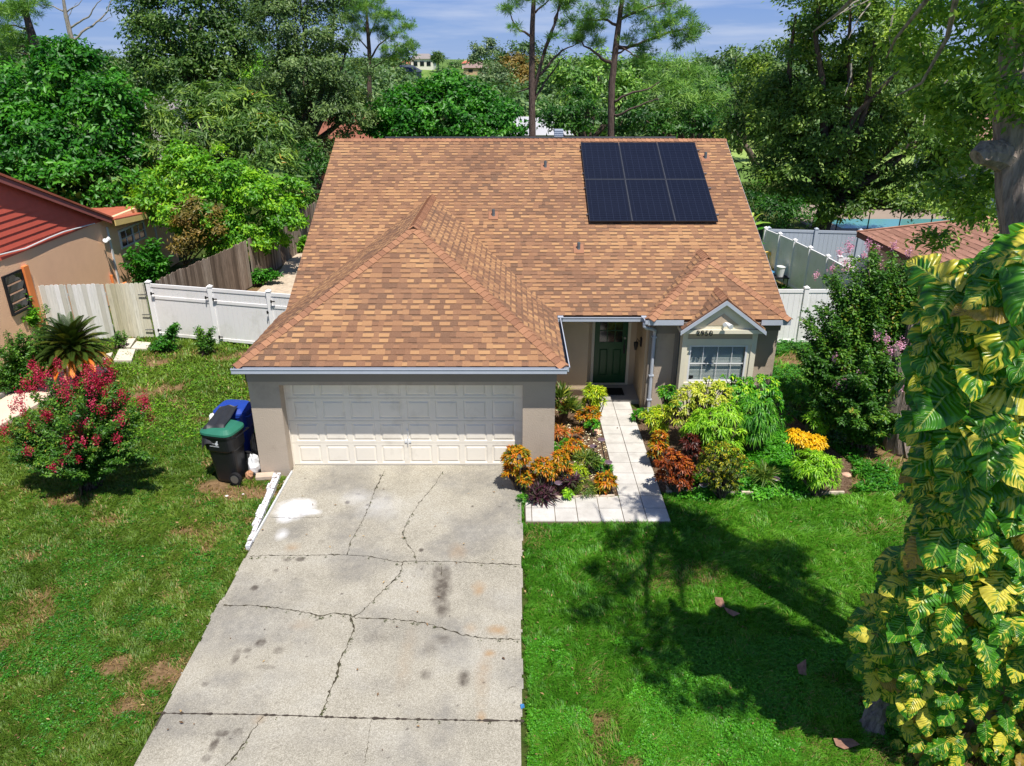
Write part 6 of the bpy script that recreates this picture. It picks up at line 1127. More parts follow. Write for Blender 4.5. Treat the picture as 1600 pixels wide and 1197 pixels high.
# ------------------------------------------------------------ cycad, crape myrtles, left shrubs
def cycad(base, seed):
    r = np.random.RandomState(seed); t = thing('sago_palm', 'round sago palm with browning lower fronds in front of the wooden gate', 'sago palm', base); m = MB(); hz = 1.1
    m.tube([base, base + (0, 0, hz * .6), base + (0, 0, hz)], [.17, .2, .12], 12, jit=.1); m.build('trunk', M['bark'], t)
    Vs, Fs, A, off = [], [], [], 0
    for i in range(120):
        f = i / 120; el0 = np.radians(88 - 112 * f ** .9); az = i * 2.39996; ln = 1.02 * r.uniform(.88, 1.05); ns = 26; p = base + np.array([0, 0, hz]); el = el0; path = [p]
        for s in range(ns): el -= np.radians(1.7); p = p + np.array([cos(az) * cos(el), sin(az) * cos(el), sin(el)]) * ln / ns; path.append(p)
        path = np.array(path); d = nrm(np.gradient(path, axis=0)); side = nrm(np.cross(d, [0, 0, 1.])); upv = np.cross(side, d); k = np.arange(3, ns + 1); wl = .16 * np.sin(np.linspace(.35, 2.9, len(k)))
        tone = np.clip(.15 + .9 * max(0, f - .5) * 2 * r.uniform(.5, 1.15), 0, 1) if f > .5 else r.uniform(0, .45)
        for sg in (-1, 1):
            tip = nrm(side[k] * sg + d[k] * .55 + upv[k] * .35); V, Fc = leaf_arrays(path[k], tip, upv[k], wl, .05 + 0 * wl, .1); Vs.append(V); Fs.append(Fc + off); off += len(V); A.append(np.full(len(Fc), tone) + r.rand(len(Fc)) * .05)
        V = np.concatenate([path - side * .006, path + side * .006]); idx = np.arange(ns); Fs.append(np.concatenate([np.stack([idx, idx + 1, idx + ns + 2], 1), np.stack([idx, idx + ns + 2, idx + ns + 1], 1)]) + off); Vs.append(V); off += len(V); A.append(np.full(2 * ns, tone))
    mkobj('crown', np.concatenate(Vs), np.concatenate(Fs), M['cycad'], t, attrs={'rnd': np.concatenate(A)})
cycad(G(128, 604, 0), 3)
def bushy(name, label, cat, base, tips, mat, nstem, leaf, per, seed, flowers=None, fmat=None, spread=.25, bark='bark', wide=.5, sr=.02, lower=.25, fsize=.03, fn=70, group=None):
    """multi-stemmed shrub: stems fan from the base to tips sampled in blobs; leaves line each stem; flower heads at some tips"""
    r = np.random.RandomState(seed); random.seed(seed); base = np.array(base, float); t = thing(name, label, cat, base, group); sm = MB(); C_, D_, K_ = [], [], []
    w = np.array([b[1][0] for b in tips]); w = w / w.sum()
    for i in range(nstem):
        c, Rd = tips[r.choice(len(tips), p=w)]; d = rdir(1, r)[0]; tip = np.array(c) + d * np.array(Rd) * r.rand() ** .4; tip[2] = max(tip[2], base[2] + .15); b0 = base + r.normal(size=3) * [.1, .1, 0]; mid = b0 * .45 + tip * .55 + (0, 0, .18 * np.linalg.norm(tip - b0)) - (tip - base) * [.12, .12, 0]
        ts = np.linspace(0, 1, 8)[:, None]; path = (1 - ts) ** 2 * b0 + 2 * ts * (1 - ts) * mid + ts ** 2 * tip
        if i % 3 == 0 or nstem < 60: sm.tube(list(path), np.linspace(sr, sr * .2, 8), 5)
        k = per; f = r.uniform(lower, 1, k); p = np.stack([np.interp(f, ts[:, 0], path[:, j]) for j in range(3)], 1); out = rdir(k, r); out[:, 2] = np.abs(out[:, 2]) * .6; C_.append(p + out * spread * r.uniform(.05, 1, (k, 1)) * (.4 + .6 * (1 - f[:, None]))); D_.append(out); K_.append(np.full(k, r.rand()))
    P, D, K = np.concatenate(C_), np.concatenate(D_), np.concatenate(K_); n = len(P); nor = nrm(D * .5 + [0, 0, .8] + r.normal(size=(n, 3)) * .4); tip = nrm(D + r.normal(size=(n, 3)) * .5); tip = nrm(tip - nor * (tip * nor).sum(1, keepdims=True)); ln = leaf * r.uniform(.7, 1.3, n)
    V, Fc = leaf_arrays(P, tip, nor, ln, ln * wide); mkobj('foliage', V, Fc, M[mat], t, attrs={'rnd': np.repeat(np.clip(.5 * K + .5 * r.rand(n), 0, 1), 2)}); sm.build('stem', M[bark], t, smooth=True)
    if flowers:
        C_, K_ = [], []
        for c, s in flowers: k = int(fn * max(s, .35) ** 1.5 * 2.2); C_.append(np.array(c) + r.normal(size=(k, 3)) * s * np.array([.055, .055, .085])); K_.append(np.full(k, r.rand()))
        P = np.concatenate(C_); n = len(P); V, Fc = leaf_arrays(P, rdir(n, r), rdir(n, r), fsize, fsize * .9, .3); mkobj('flower', V, Fc, M[fmat], t, attrs={'rnd': np.repeat(np.clip(.6 * np.concatenate(K_) + .4 * r.rand(n), 0, 1), 2)})
    return t
b = G(142, 762, 0); cb_ = lambda px, py, dy, rp: (PY(px, py, b[1] + dy), (pxm(PY(px, py, b[1] + dy), rp),) * 3)
fl = [(PY(x, y, b[1] + dy), s) for x, y, dy, s in ((148, 585, 0, 1.3), (136, 580, .1, .9), (152, 594, .1, 1.1), (140, 600, -.1, 1.2), (55, 578, .6, 1.1), (50, 572, .6, .8), (75, 585, .5, .7), (98, 610, .2, 1.4), (105, 600, .2, 1.), (108, 618, 0, .9), (92, 575, .5, .8), (167, 564, .3, .5), (192, 619, -.1, 1.1), (225, 632, -.2, 1.2), (225, 625, -.2, .8), (188, 654, -.3, 1.), (107, 687, -.7, 1.1), (151, 687, -.7, .7), (183, 686, -.5, .8), (107, 711, -.8, .9), (43, 704, -.6, .8), (6, 672, -.4, 1.1), (28, 628, .2, .8), (34, 640, .1, .8), (20, 638, .2, .7), (75, 648, 0, 1.), (72, 648, 0, .8), (47, 665, -.2, .7), (235, 655, 0, .7), (172, 597, .2, 1.), (175, 582, .3, .9), (115, 645, -.2, .8), (135, 660, -.4, .8), (122, 672, -.5, .9), (160, 640, -.2, .9), (145, 632, -.2, .8), (40, 600, .5, .9), (52, 610, .4, 1.), (68, 600, .5, .9), (82, 730, -.9, .6), (95, 722, -.9, .5), (123, 717, -.8, .5), (88, 565, .5, .6), (60, 590, .5, 1.), (126, 598, .1, .8), (155, 600, 0, .9), (165, 615, 0, .8), (120, 600, .1, .9), (142, 610, 0, .9), (178, 630, -.1, .7), (130, 690, -.7, .6), (32, 615, .3, .8))]
bushy('crape_myrtle', 'red-flowering crape myrtle bush on the left lawn', 'crape myrtle', b, [cb_(145, 622, .1, 32), cb_(140, 600, .1, 26), cb_(80, 612, .4, 26), cb_(185, 610, .1, 20), cb_(80, 635, .4, 38), (cb_(50, 665, 0, 36)), cb_(190, 640, -.1, 36), cb_(140, 660, -.5, 46), cb_(100, 690, -.6, 40), cb_(190, 690, -.3, 34), cb_(40, 700, -.2, 30), cb_(20, 675, -.2, 20), cb_(120, 725, -.8, 30), cb_(175, 720, -.6, 28), cb_(228, 645, -.2, 18), cb_(225, 712, -.5, 18), cb_(60, 725, -.6, 22)], 'leaf_crape', 230, .062, 260, 21, fl, 'flower_red', spread=.15, sr=.02, lower=.2)
bushy('shrub', 'dense dark green shrub at the far left by the pale path', 'shrub', G(45, 612), [bl(G(45, 612), 45, 540, 42), bl(G(45, 612), 20, 560, 36), bl(G(45, 612), 70, 560, 30), bl(G(45, 612), 10, 590, 30)], 'leaf_shrub', 90, .07, 240, 22, spread=.2)
bushy('shrub', 'light green big-leaved shrub in front of the louvred window', 'shrub', G(25, 555) + [0, 1, 0], [bl(G(25, 545), 25, 478, 24), bl(G(25, 545), 10, 492, 20), bl(G(25, 545), 45, 492, 20)], 'leaf_bright', 40, .13, 90, 23, spread=.25, wide=.5, lower=.6)
bushy('shrub', 'slender upright sapling with small leaves beside the sago palm', 'shrub', G(80, 590), [bl(G(80, 590), 72, 480, 12), bl(G(80, 590), 80, 520, 14), bl(G(80, 590), 62, 510, 12), bl(G(80, 590), 85, 550, 14)], 'leaf_shrub', 22, .075, 130, 24, spread=.18)
bushy('shrub', 'tall leafy weed against the white fence, left of the other', 'weed', G(263, 548), [bl(G(263, 548), 262, 535, 22, .6), bl(G(263, 548), 275, 510, 8), bl(G(263, 548), 245, 545, 18, .5)], 'leaf_broad', 40, .075, 90, 25, spread=.14)
bushy('shrub', 'spiky flowering weed against the white fence, right of the other', 'weed', G(322, 553), [bl(G(322, 553), 320, 530, 18), bl(G(322, 553), 308, 515, 8), bl(G(322, 553), 330, 516, 8)], 'leaf_shrub', 36, .07, 80, 26, spread=.12)
bushy('shrub', 'small weed growing at the foot of the stained wooden gate', 'weed', G(187, 545), [bl(G(187, 545), 187, 525, 12)], 'leaf_shrub', 16, .06, 60, 27, spread=.1)
bushy('papaya_plant', 'papaya-like green shrub below the window of the peach house', 'shrub', (-13.3, 27.2, 0), [bl((-13.3, 27.2, 0), 225, 400, 26), bl((-13.3, 27.2, 0), 205, 410, 20), bl((-13.3, 27.2, 0), 245, 410, 20), bl((-13.3, 27.2, 0), 240, 385, 16), bl((-13.3, 27.2, 0), 225, 430, 24)], 'leaf_broad', 70, .14, 130, 28, spread=.25)
bushy('shrub', 'low green plants with a red-leaved one beside the pebbly side yard', 'shrub', G(395, 445), [bl(G(395, 445), 390, 435, 18, .4), bl(G(395, 445), 415, 425, 18, .4), bl(G(395, 445), 430, 432, 14, .4)], 'leaf_broad', 50, .12, 70, 29, spread=.2)
bushy('shrub', 'bushes at the foot of the silvery fence near the roof edge', 'shrub', G(465, 395), [bl(G(465, 395), 462, 385, 12), bl(G(465, 395), 478, 375, 10), bl(G(465, 395), 450, 395, 12)], 'leaf_bright', 30, .12, 70, 30, spread=.2)
bushy('red_cordyline', 'small dark red leaved plant in the side yard by the wooden fence', 'shrub', G(408, 432), [bl(G(408, 432), 408, 424, 7)], 'croton_darkred', 14, .14, 20, 31, spread=.1, wide=.25)
# pink crape myrtle at the right, two stems groups
b = G(1345, 700, 0); q = lambda px, py, dy, rp: (PY(px, py, b[1] + dy), (pxm(PY(px, py, b[1] + dy), rp),) * 3)
fl2 = [(PY(x, y, b[1] + dy), s) for x, y, dy, s in ((1326, 387, 1.5, 1.), (1322, 415, 1.3, .9), (1358, 382, 1.5, .8), (1370, 390, 1.5, .8), (1397, 385, 1.5, .7), (1375, 420, 1.2, .9), (1365, 417, 1.2, .8), (1374, 448, 1., 1.), (1412, 459, .8, 1.1), (1300, 420, 1.4, .6), (1312, 395, 1.4, .6), (1420, 395, 1.3, .6), (1350, 400, 1.4, .6), (1322, 598, -.3, .8), (1310, 603, -.2, .8), (1345, 590, -.4, .9), (1340, 597, -.4, .7), (1410, 604, -.4, .7), (1393, 550, -.2, .9), (1405, 540, -.2, .8), (1385, 530, 0, .7), (1370, 525, 0, .7), (1305, 560, .2, .6), (1340, 640, -.5, .5), (1408, 540, -.1, .7), (1275, 430, 1.2, .6))]
bushy('crape_myrtle', 'large pink-flowering crape myrtle beside the white fence and grey trunk', 'crape myrtle', b, [q(1335, 450, 1.2, 62), q(1395, 440, 1., 50), q(1440, 470, .6, 40), q(1275, 510, .9, 38), q(1268, 580, .5, 36), q(1290, 625, .1, 36), q(1250, 550, .7, 26), q(1300, 490, 1., 52), q(1420, 470, .7, 40), q(1350, 510, .5, 56), q(1285, 560, .6, 46), q(1340, 590, -.3, 52), q(1390, 570, -.2, 40), q(1325, 640, -.5, 44), q(1370, 650, -.6, 40), q(1370, 410, 1.3, 34), q(1440, 430, .8, 34), q(1350, 670, -.4, 28)], 'leaf_crape', 420, .085, 330, 41, fl2, 'flower_pink', spread=.24, sr=.03, lower=.3, fsize=.035, fn=60)
# grey split trunk standing behind the vine
gt = thing('grey_trunk', 'thick grey rough tree trunk between the crape myrtle and the vine', 'tree trunk', G(1412, 700)); b = G(1412, 700); m = MB(); random.seed(6)
m.tube([b - (0, 0, .1), PY(1405, 665, b[1]), PY(1412, 620, b[1]), PY(1420, 580, b[1]), PY(1432, 540, b[1]), PY(1447, 500, b[1])], [.42, .3, .27, .25, .22, .16], 14, jit=.12); _pp = [np.array(p) for p in (b, PY(1405, 665, b[1]), PY(1412, 620, b[1]), PY(1420, 580, b[1]), PY(1432, 540, b[1]), PY(1445, 490, b[1]))]
for k in range(11):
    a = 2 * pi * k / 11; m.tube([p + np.array([cos(a + j * .12), sin(a + j * .12), 0]) * (.36 if j == 0 else .25) + rs.normal(size=3) * .02 for j, p in enumerate(_pp)], [.1, .07, .06, .055, .05, .04], 6, jit=.3)
m.tube([b + (-.1, 0, .2), PY(1396, 640, b[1] - .2), PY(1404, 590, b[1] - .2), PY(1400, 540, b[1] - .2)], [.2, .15, .11, .07], 9, jit=.25); m.build('trunk', M['bark_grey'], gt)
foliage('crown', [(PY(1530, 330, b[1] + .5), (.9, .9, .7))], M['leaf_live'], gt, leaf=.1, per=30, cr=.4, seed=4)

# ------------------------------------------------------------ bins
def bin_(label, base, rz, bodyc, lidc, tip, mark=False, lid_open=0, h=1.0):
    t = thing('wheelie_bin', label, 'wheelie bin', base); c, s = cos(rz), sin(rz); sc_ = h
    def X(p): x, y, z = p; z2 = z * sc_; y2 = y - 0; return np.array([base[0] + c * x - s * y2 + tip[0] * z2, base[1] + s * x + c * y2 + tip[1] * z2, base[2] + z2])
    def ring(w, d, z, oy=0., n=28):
        P = []
        for i in range(n):
            a = 2 * pi * i / n; e = .5; ca, sa = cos(a), sin(a); P.append((w * np.sign(ca) * abs(ca) ** e, oy + d * np.sign(sa) * abs(sa) ** e, z))
        return P
    def loft(rings, name, mat, closed=True):
        m = MB(); n = len(rings[0]); V = [X(p) for rg in rings for p in rg]; Fc = [(j * n + i, j * n + (i + 1) % n, (j + 1) * n + (i + 1) % n, (j + 1) * n + i) for j in range(len(rings) - 1) for i in range(n)] + [tuple(range(n))[::-1], tuple(range((len(rings) - 1) * n, len(rings) * n))]
        m.add(V, Fc); return m.build(name, mat, t, smooth=False)
    bo = loft([ring(.22, .24, .0), ring(.235, .26, .06), ring(.27, .30, .6, -.0), ring(.275, .305, .66), ring(.305, .335, .70, -.01), ring(.315, .345, .98, -.02)], 'body', bodyc)
    loft([ring(.34, .37, .98, -.02), ring(.34, .37, 1.02, -.02)], 'rim', bodyc)
    loft([ring(.345, .38, 1.022, -.02), ring(.34, .375, 1.06, -.02), ring(.25, .29, 1.12, -.02), ring(.1, .14, 1.135, -.02)], 'lid', lidc)
    for sx in (-.27, .27):
        m = MB(); m.tube([X((sx - .035, .27, .13)), X((sx + .035, .27, .13))], .135, 18); w = m.build('wheel', M['dark'], t); m = MB(); m.tube([X((sx - .045 if sx < 0 else sx + .036, .27, .13)), X((sx - .036 if sx < 0 else sx + .045, .27, .13))], .09, 12); m.build('hub', M['metal'], w)
    m = MB(); m.tube([X((-.24, .36, .98)), X((-.24, .44, 1.0)), X((.24, .44, 1.0)), X((.24, .36, .98))], .016, 6); m.build('handle', bodyc, t)
    if mark:
        m = MB(); f = lambda u, v: X((.312 + .03 * (v - .75), u - .02, v))
        m.quad(f(-.01, .86), f(.06, .90), f(.08, .84), f(.02, .82)); m.quad(f(.03, .90), f(.07, .925), f(.085, .905), f(.05, .89))
        r = random.Random(3); x = -.13
        while x < .08: w = r.uniform(.008, .016); h0 = r.uniform(.018, .03); m.quad(f(x, .82 - .03), f(x + w, .82 - .03), f(x + w, .82 - .03 + h0), f(x, .82 - .03 + h0)); x += w + .008
        x = -.12
        while x < .0: w = r.uniform(.008, .014); m.quad(f(x, .845), f(x + w, .845), f(x + w, .865), f(x, .865)); x += w + .008
        m.build('emblem', M['white'], t)
    return t
M['bin_black'] = plain('black_bin_plastic', lin(26, 27, 30), .38, .15, 5); M['lid_green'] = plain('green_lid', lin(46, 112, 90), .45, .1, 4); M['bin_blue'] = plain('blue_bin', lin(34, 66, 156), .4, .08, 5)
bb1 = np.array([-5.92, 13.72, .0]); bin_('black wheelie bin with green lid and white emblem, front of the two by the garage', bb1, R(-104), M['bin_black'], M['lid_green'], (-.03, .0), True, h=1.1)
bb2 = np.array([-6.0, 14.62, .0]); bin_('blue wheelie bin standing directly behind the black one', bb2, R(-98), M['bin_blue'], M['bin_blue'], (-.02, .02), h=1.12)
# black tarp draped over the front bin's lid
n = 15; V = []; r = np.random.RandomState(2); A = np.array([-6.30, 13.42, 1.15]); U = np.array([.46, .02, 0]); Wv = np.array([.10, 1.0, .0])
for j in range(n):
    for i in range(n):
        u, v = i / (n - 1), j / (n - 1); p = A + U * (u * (1 - .25 * v)) + Wv * v; z = 1.26 + .035 * sin(u * 9 + v * 4) * .5 + .03 * fbm(np.array([u * 3]), np.array([v * 3]), .5, 3)[0] - .34 * max(0, .12 - v) / .12 - .22 * max(0, .12 - u) / .12 * (1 - v) + .06 * v; V.append((p[0] - .04 * (u < .1), p[1], z))
Fc = [(j * n + i, j * n + i + 1, (j + 1) * n + i + 1, (j + 1) * n + i) for j in range(n - 1) for i in range(n - 1)]; V2 = [(x, y, z - .006) for x, y, z in V]; nv = len(V)
rim = [i for i in range(n)] + [(j + 1) * n - 1 for j in range(1, n)] + [n * n - 1 - i for i in range(1, n)] + [(n - 1 - j) * n for j in range(1, n - 1)]
Fc2 = [tuple(i + nv for i in f[::-1]) for f in Fc] + [(rim[i + 0], rim[(i + 1) % len(rim)], rim[(i + 1) % len(rim)] + nv, rim[i] + nv) for i in range(len(rim))]
tag(mkobj('tarp', V + V2, Fc + Fc2, plain('black_tarp', lin(44, 45, 48), .5, .15, 6, .4, 18), loc=A, smooth=True), 'black plastic sheet draped over the green and blue bin lids', 'tarp')
def blob_bag(name, label, c, rad, mat, seed):
    r = np.random.RandomState(seed); n, m_ = 14, 9; V = []
    for j in range(m_):
        th_ = pi * j / (m_ - 1)
        for i in range(n): ph_ = 2 * pi * i / n; k = 1 + r.uniform(-.16, .16); V.append((c[0] + rad[0] * k * sin(th_) * cos(ph_), c[1] + rad[1] * k * sin(th_) * sin(ph_), c[2] + rad[2] * cos(th_) * k))
    Fc = [(j * n + i, j * n + (i + 1) % n, (j + 1) * n + (i + 1) % n, (j + 1) * n + i) for j in range(m_ - 1) for i in range(n)]; return tag(mkobj(name, V, Fc, mat, loc=c), label, 'bag')
blob_bag('rubbish_bag', 'crumpled white plastic bag wedged between the black bin and the garage wall', (-5.48, 13.85, .22), (.12, .16, .24), M['white'], 1)
blob_bag('rubbish_bag', 'small brown paper scrap bag beneath the white one by the garage wall', (-5.52, 13.62, .1), (.08, .1, .1), plain('brown_paper', lin(176, 130, 96), .8), 2)
blob_bag('rubbish_bag', 'white bag sticking out at the left of the blue bin lid', (-6.42, 14.4, 1.02), (.09, .12, .14), M['white'], 3)
blob_bag('rubbish_bag', 'dark bag with white scribbles standing against the garage pier', (-5.5, 14.15, .5), (.09, .14, .3), M['bin_black'], 4)

# ------------------------------------------------------------ foreground tree with the climbing vine
TB = np.array([6.15, 7.4, 0.])
ft = thing('foreground_tree', 'large foreground tree wrapped in vine, leafy branches hanging in from the top right', 'tree', TB); m = MB(); random.seed(12)
P_ = [TB, TB + (-.05, 0, 1.5), TB + (-.15, .1, 3.2), PY(1600, 480, 7.7), PY(1598, 380, 7.8), PY(1592, 300, 7.9), PY(1598, 230, 8.), PY(1588, 160, 8.), PY(1596, 60, 8.1), PY(1620, -60, 8.2), PY(1640, -200, 8.2)]
m.tube(P_, [.42, .32, .27, .22, .19, .2, .25, .2, .17, .15, .12], 14, jit=.06)
m.tube([PY(1590, 255, 8.), PY(1562, 240, 7.95), PY(1536, 238, 7.9), PY(1526, 246, 7.88)], [.19, .15, .12, .09], 10, jit=.1)
for L_ in ([(1590, 60), (1540, 10), (1480, -40), (1400, -80), (1300, -90)], [(1590, 20), (1620, -80), (1700, -160)], [(1594, 120), (1570, 90), (1540, 40), (1500, 10)], [(1480, -40), (1440, 10), (1400, 60), (1385, 90)], [(1400, -80), (1350, -20), (1310, 20), (1270, 50)], [(1596, 150), (1570, 200), (1545, 250), (1515, 300), (1480, 330)], [(1500, -30), (1480, 60), (1440, 130), (1400, 150)]):
    q = [PY(x, y, 8.1 + i * .35) for i, (x, y) in enumerate(L_)]; m.tube(q, np.linspace(.034, .008, len(q)), 6)
m.build('trunk', M['bark_grey'], ft, smooth=False)
nb_ = []
for (x, y, Y, rp) in ((1590, 40, 8.6, 50), (1560, 90, 8.6, 44), (1600, 130, 8.5, 44), (1540, 30, 8.8, 44), (1480, 10, 9, 36), (1440, 20, 9.2, 26), (1500, 90, 8.8, 28), (1530, 180, 8.6, 32), (1500, 240, 8.6, 26), (1475, 300, 8.7, 18), (1565, 180, 8.5, 28), (1585, 210, 8.3, 20), (1455, 150, 9, 20), (1540, 290, 8.6, 18), (1460, 380, 8.7, 12), (1500, -40, 8.8, 40), (1420, 60, 9.3, 16), (1570, 20, 8.0, 40), (1600, 80, 7.7, 34), (1585, 140, 7.6, 30), (1600, 20, 7.7, 40), (1605, 180, 7.7, 22), (1510, 150, 8.7, 26), (1480, 200, 8.9, 22), (1520, 330, 8.6, 16), (1440, 100, 9.1, 20)):
    c = PY(x, y, Y); rr = pxm(c, rp); nb_.append((c, (rr, rr, rr * .8)))
foliage('crown', nb_, M['leaf_near'], ft, leaf=.095, per=30, cr=.3, seed=61, wide=.38, droop=.3, back=.9, inner=.4)
# the part of the crown above the frame, which shades the lawn
def shade_src(gx_, gy_, z): return np.array([gx_ + z * sd[0] / sd[2], gy_ + z * sd[1] / sd[2], z])
up_ = []
for (px, py, z, rr) in ((1205, 885, 10.5, .26), (1245, 905, 10.2, .26), (1285, 935, 10, .24), (1170, 865, 10.8, .26), (1225, 870, 10.4, .2), (1150, 880, 12, .45), (1110, 930, 12, .5), (1140, 985, 12, .45), (1060, 1000, 12, .5), (1090, 900, 12, .5), (1000, 960, 12, .45), (1185, 905, 11.5, .35), (1200, 860, 11.5, .35), (1000, 850, 11, .55), (1060, 880, 11.4, .6), (960, 900, 11.8, .5), (1120, 920, 11, .75), (1060, 960, 11.5, .7), (1180, 960, 10.6, .8), (1250, 900, 10.5, .8), (1150, 1010, 11, .75), (1020, 1020, 11.6, .5), (1100, 1070, 11.2, .55), (1170, 1080, 10.8, .5), (920, 950, 12, .35), (1000, 790, 11, .3), (1240, 880, 10.4, .5)):
    g = G(px, py); c_ = shade_src(g[0], g[1], z)
    if rr > .27 and any(math.hypot(c_[0] - (x_ + (z - h_) * sd[0] / sd[2]), c_[1] - (6.7 + (z - h_) * sd[1] / sd[2])) < rr + .6 for h_ in (2, 3, 4, 5, 6, 6.5) for x_ in (5., 5.8, 6.6)): continue
    up_.append((shade_src(g[0], g[1], z), (rr * .95, rr * .95, rr * .5)))
foliage('upper_crown', up_, M['leaf_near'], ft, leaf=.12, per=24, cr=.34, seed=62, wide=.45, back=1.)
m = MB(); top = P_[-1]
for c, rr in up_[::2]: m.tube(bend(top, c, .08, 5), [.09, .07, .05, .035, .015], 6)
m.build('limb', M['bark_grey'], ft)
# hanging bare twigs
m = MB(); random.seed(4)
for (a, b_) in (((1360, 5), (1325, 60)), ((1400, 10), (1395, 80)), ((1340, 0), (1300, 30)), ((1455, 10), (1445, 90)), ((1420, 90), (1370, 135)), ((1600, 70), (1565, 100)), ((1370, -5), (1318, 20)), ((1560, 110), (1545, 165)), ((1500, 110), (1440, 200)), ((1330, 100), (1320, 150))): q = bend(PY(*a, 9.6), PY(*b_, 9.4), .15, 6); m.tube(q, np.linspace(.012, .004, 6), 4)
m.build('twig', M['bark_pale'], ft)

# giant pothos: every leaf is a shaped, folded, slit blade on a petiole
def vine():
    r = np.random.RandomState(5); t = thing('climbing_vine', 'giant yellow-variegated climbing vine covering the foreground tree trunk', 'vine', TB)
    edge = [(350, 1590), (380, 1535), (420, 1470), (470, 1430), (520, 1424), (600, 1424), (700, 1432), (760, 1438), (800, 1420), (850, 1400), (900, 1372), (950, 1335), (1000, 1318), (1060, 1335), (1120, 1370), (1180, 1385), (1260, 1390)]
    ey, ex = zip(*edge); NS, NC = 15, 9; s = np.linspace(0, 1, NS); c = np.linspace(-1, 1, NC)
    Vs, Fs, UV, A = [], [], [], []; off = 0; pet = MB(); cnt = 0
    idx = np.arange(NS * NC).reshape(NS, NC); FB = np.stack([idx[:-1, :-1].ravel(), idx[:-1, 1:].ravel(), idx[1:, 1:].ravel(), idx[1:, :-1].ravel()], 1)
    uvb = np.stack(np.meshgrid(c * .5 + .5, s), -1).reshape(-1, 2)
    tries = 0
    while cnt < 1200 and tries < 60000:
        tries += 1; py = r.uniform(352, 1290); px = r.uniform(1300, 1760); e = np.interp(py, ey, ex)
        if px < e + 10 + 34 * np.clip((900 - py) / 450, 0, 1) + 10 * r.rand(): continue
        f = np.clip((px - e) / 130., 0, 1); Ysurf = 7.35 - 1.15 * math.sqrt(max(0, 1 - (1 - f) ** 2)) + r.uniform(-.05, .55)
        if py > 1000: Ysurf += .2
        p = PY(px, py, Ysurf)
        if p[2] < .12: p[2] = r.uniform(.1, .35)
        if p[2] > 6.75: continue
        hz = np.clip(p[2] / 6.2, 0, 1); L_ = (.23 + .46 * hz ** 1.1) * r.uniform(.6, 1.2); wd = L_ * r.uniform(.62, .82); ax = np.array([TB[0] - .1, TB[1] + .1, p[2]]); out = p - ax; out[2] = 0; out = out / (np.linalg.norm(out) + 1e-6)
        nor = nrm(out * r.uniform(.3, .8) + np.array([.12, -.3, r.uniform(.6, 1.15)]) + r.normal(size=3) * .24); down = nrm(out * r.uniform(.4, 1.) + np.array([0, 0, -r.uniform(.1, .7)]) + r.normal(size=3) * .35); tip = nrm(down - nor * (down @ nor)); side = np.cross(tip, nor)
        prof = np.sin(np.pi * np.clip(s, 0, 1) ** .72) ** .8 * (1 - .12 * s); prof[0] = .12; w = wd * .5 * prof
        slit = L_ > .3 and r.rand() < .75; Wd = np.outer(w, c)
        if slit:
            k = (np.arange(NS) % 3 == 1) & (s > .15) & (s < .92); dep = r.uniform(.35, .8, (NS, 2)); 
            for i in np.where(k)[0]:
                if r.rand() < .8: Wd[i, c < 0] *= dep[i, 0]
                if r.rand() < .8: Wd[i, c > 0] *= dep[i, 1]
        fold = r.uniform(.1, .4); curl = r.uniform(.15, .5); bow = np.abs(c) * fold; ripple = .035 * L_ * np.sin(s[:, None] * r.uniform(12, 22) + np.abs(c)[None] * 2) * np.abs(c)[None]
        X = (L_ * (s - .45 * curl * s ** 3))[:, None] + L_ * .10 * (np.abs(c)[None] ** 2) * (1 - s[:, None]) * -1.4; Z = -curl * L_ * (s ** 2)[:, None] * .8 + (np.abs(Wd) * fold) - np.abs(Wd) ** 2 / wd * r.uniform(.6, 1.3) + ripple
        V = p + X[..., None] * tip + Wd[..., None] * side + Z[..., None] * nor; Vs.append(V.reshape(-1, 3)); Fs.append(FB + off); off += NS * NC
        uo = r.rand(2) * 40; UV.append((uvb * [1, 1])[FB.ravel()] + np.floor(uo)); A.append(np.full(len(FB), r.rand())); cnt += 1
        if p[2] > .2: q = p - out * L_ * .8 - np.array([0, 0, .12 + .3 * L_]); pet.tube([p + (0, 0, 0), (p + q) / 2 + (0, 0, .05), q], [.006, .007, .009], 4)
    # trailing leaves over the lawn at the bottom
    tm = NT('variegated_leaf'); uv = tm.n('ShaderNodeUVMap'); uv.uv_map = 'UVMap'; sx_ = tm.n('ShaderNodeSeparateXYZ'); tm.l(uv.outputs[0], sx_.inputs[0])
    u = tm.math('FRACT', sx_.outputs[0]); v = tm.math('FRACT', sx_.outputs[1]); au = tm.math('ABSOLUTE', tm.math('SUBTRACT', u, .5))
    cu = tm.n('ShaderNodeCombineXYZ'); tm.l(tm.math('MULTIPLY', tm.math('SUBTRACT', v, tm.math('MULTIPLY', au, .55)), 9.), cu.inputs[0]); tm.l(tm.math('ADD', tm.math('MULTIPLY', u, .9), tm.math('MULTIPLY', tm.attr('rnd'), 60.)), cu.inputs[1]); tm.l(tm.math('MULTIPLY', tm.attr('rnd'), 37.), cu.inputs[2])
    nz = tm.n('ShaderNodeTexNoise'); nz.inputs['Scale'].default_value = 1.15; nz.inputs['Detail'].default_value = 2.5; nz.inputs['Roughness'].default_value = .65; nz.inputs['Distortion'].default_value = .3; tm.l(cu.outputs[0], nz.inputs['Vector'])
    big = tm.n('ShaderNodeTexNoise'); big.inputs['Scale'].default_value = .9; cb3 = tm.n('ShaderNodeCombineXYZ'); tm.l(tm.math('MULTIPLY', u, 2.), cb3.inputs[0]); tm.l(tm.math('MULTIPLY', v, 2.), cb3.inputs[1]); tm.l(tm.math('MULTIPLY', tm.attr('rnd'), 91.), cb3.inputs[2]); tm.l(cb3.outputs[0], big.inputs['Vector'])
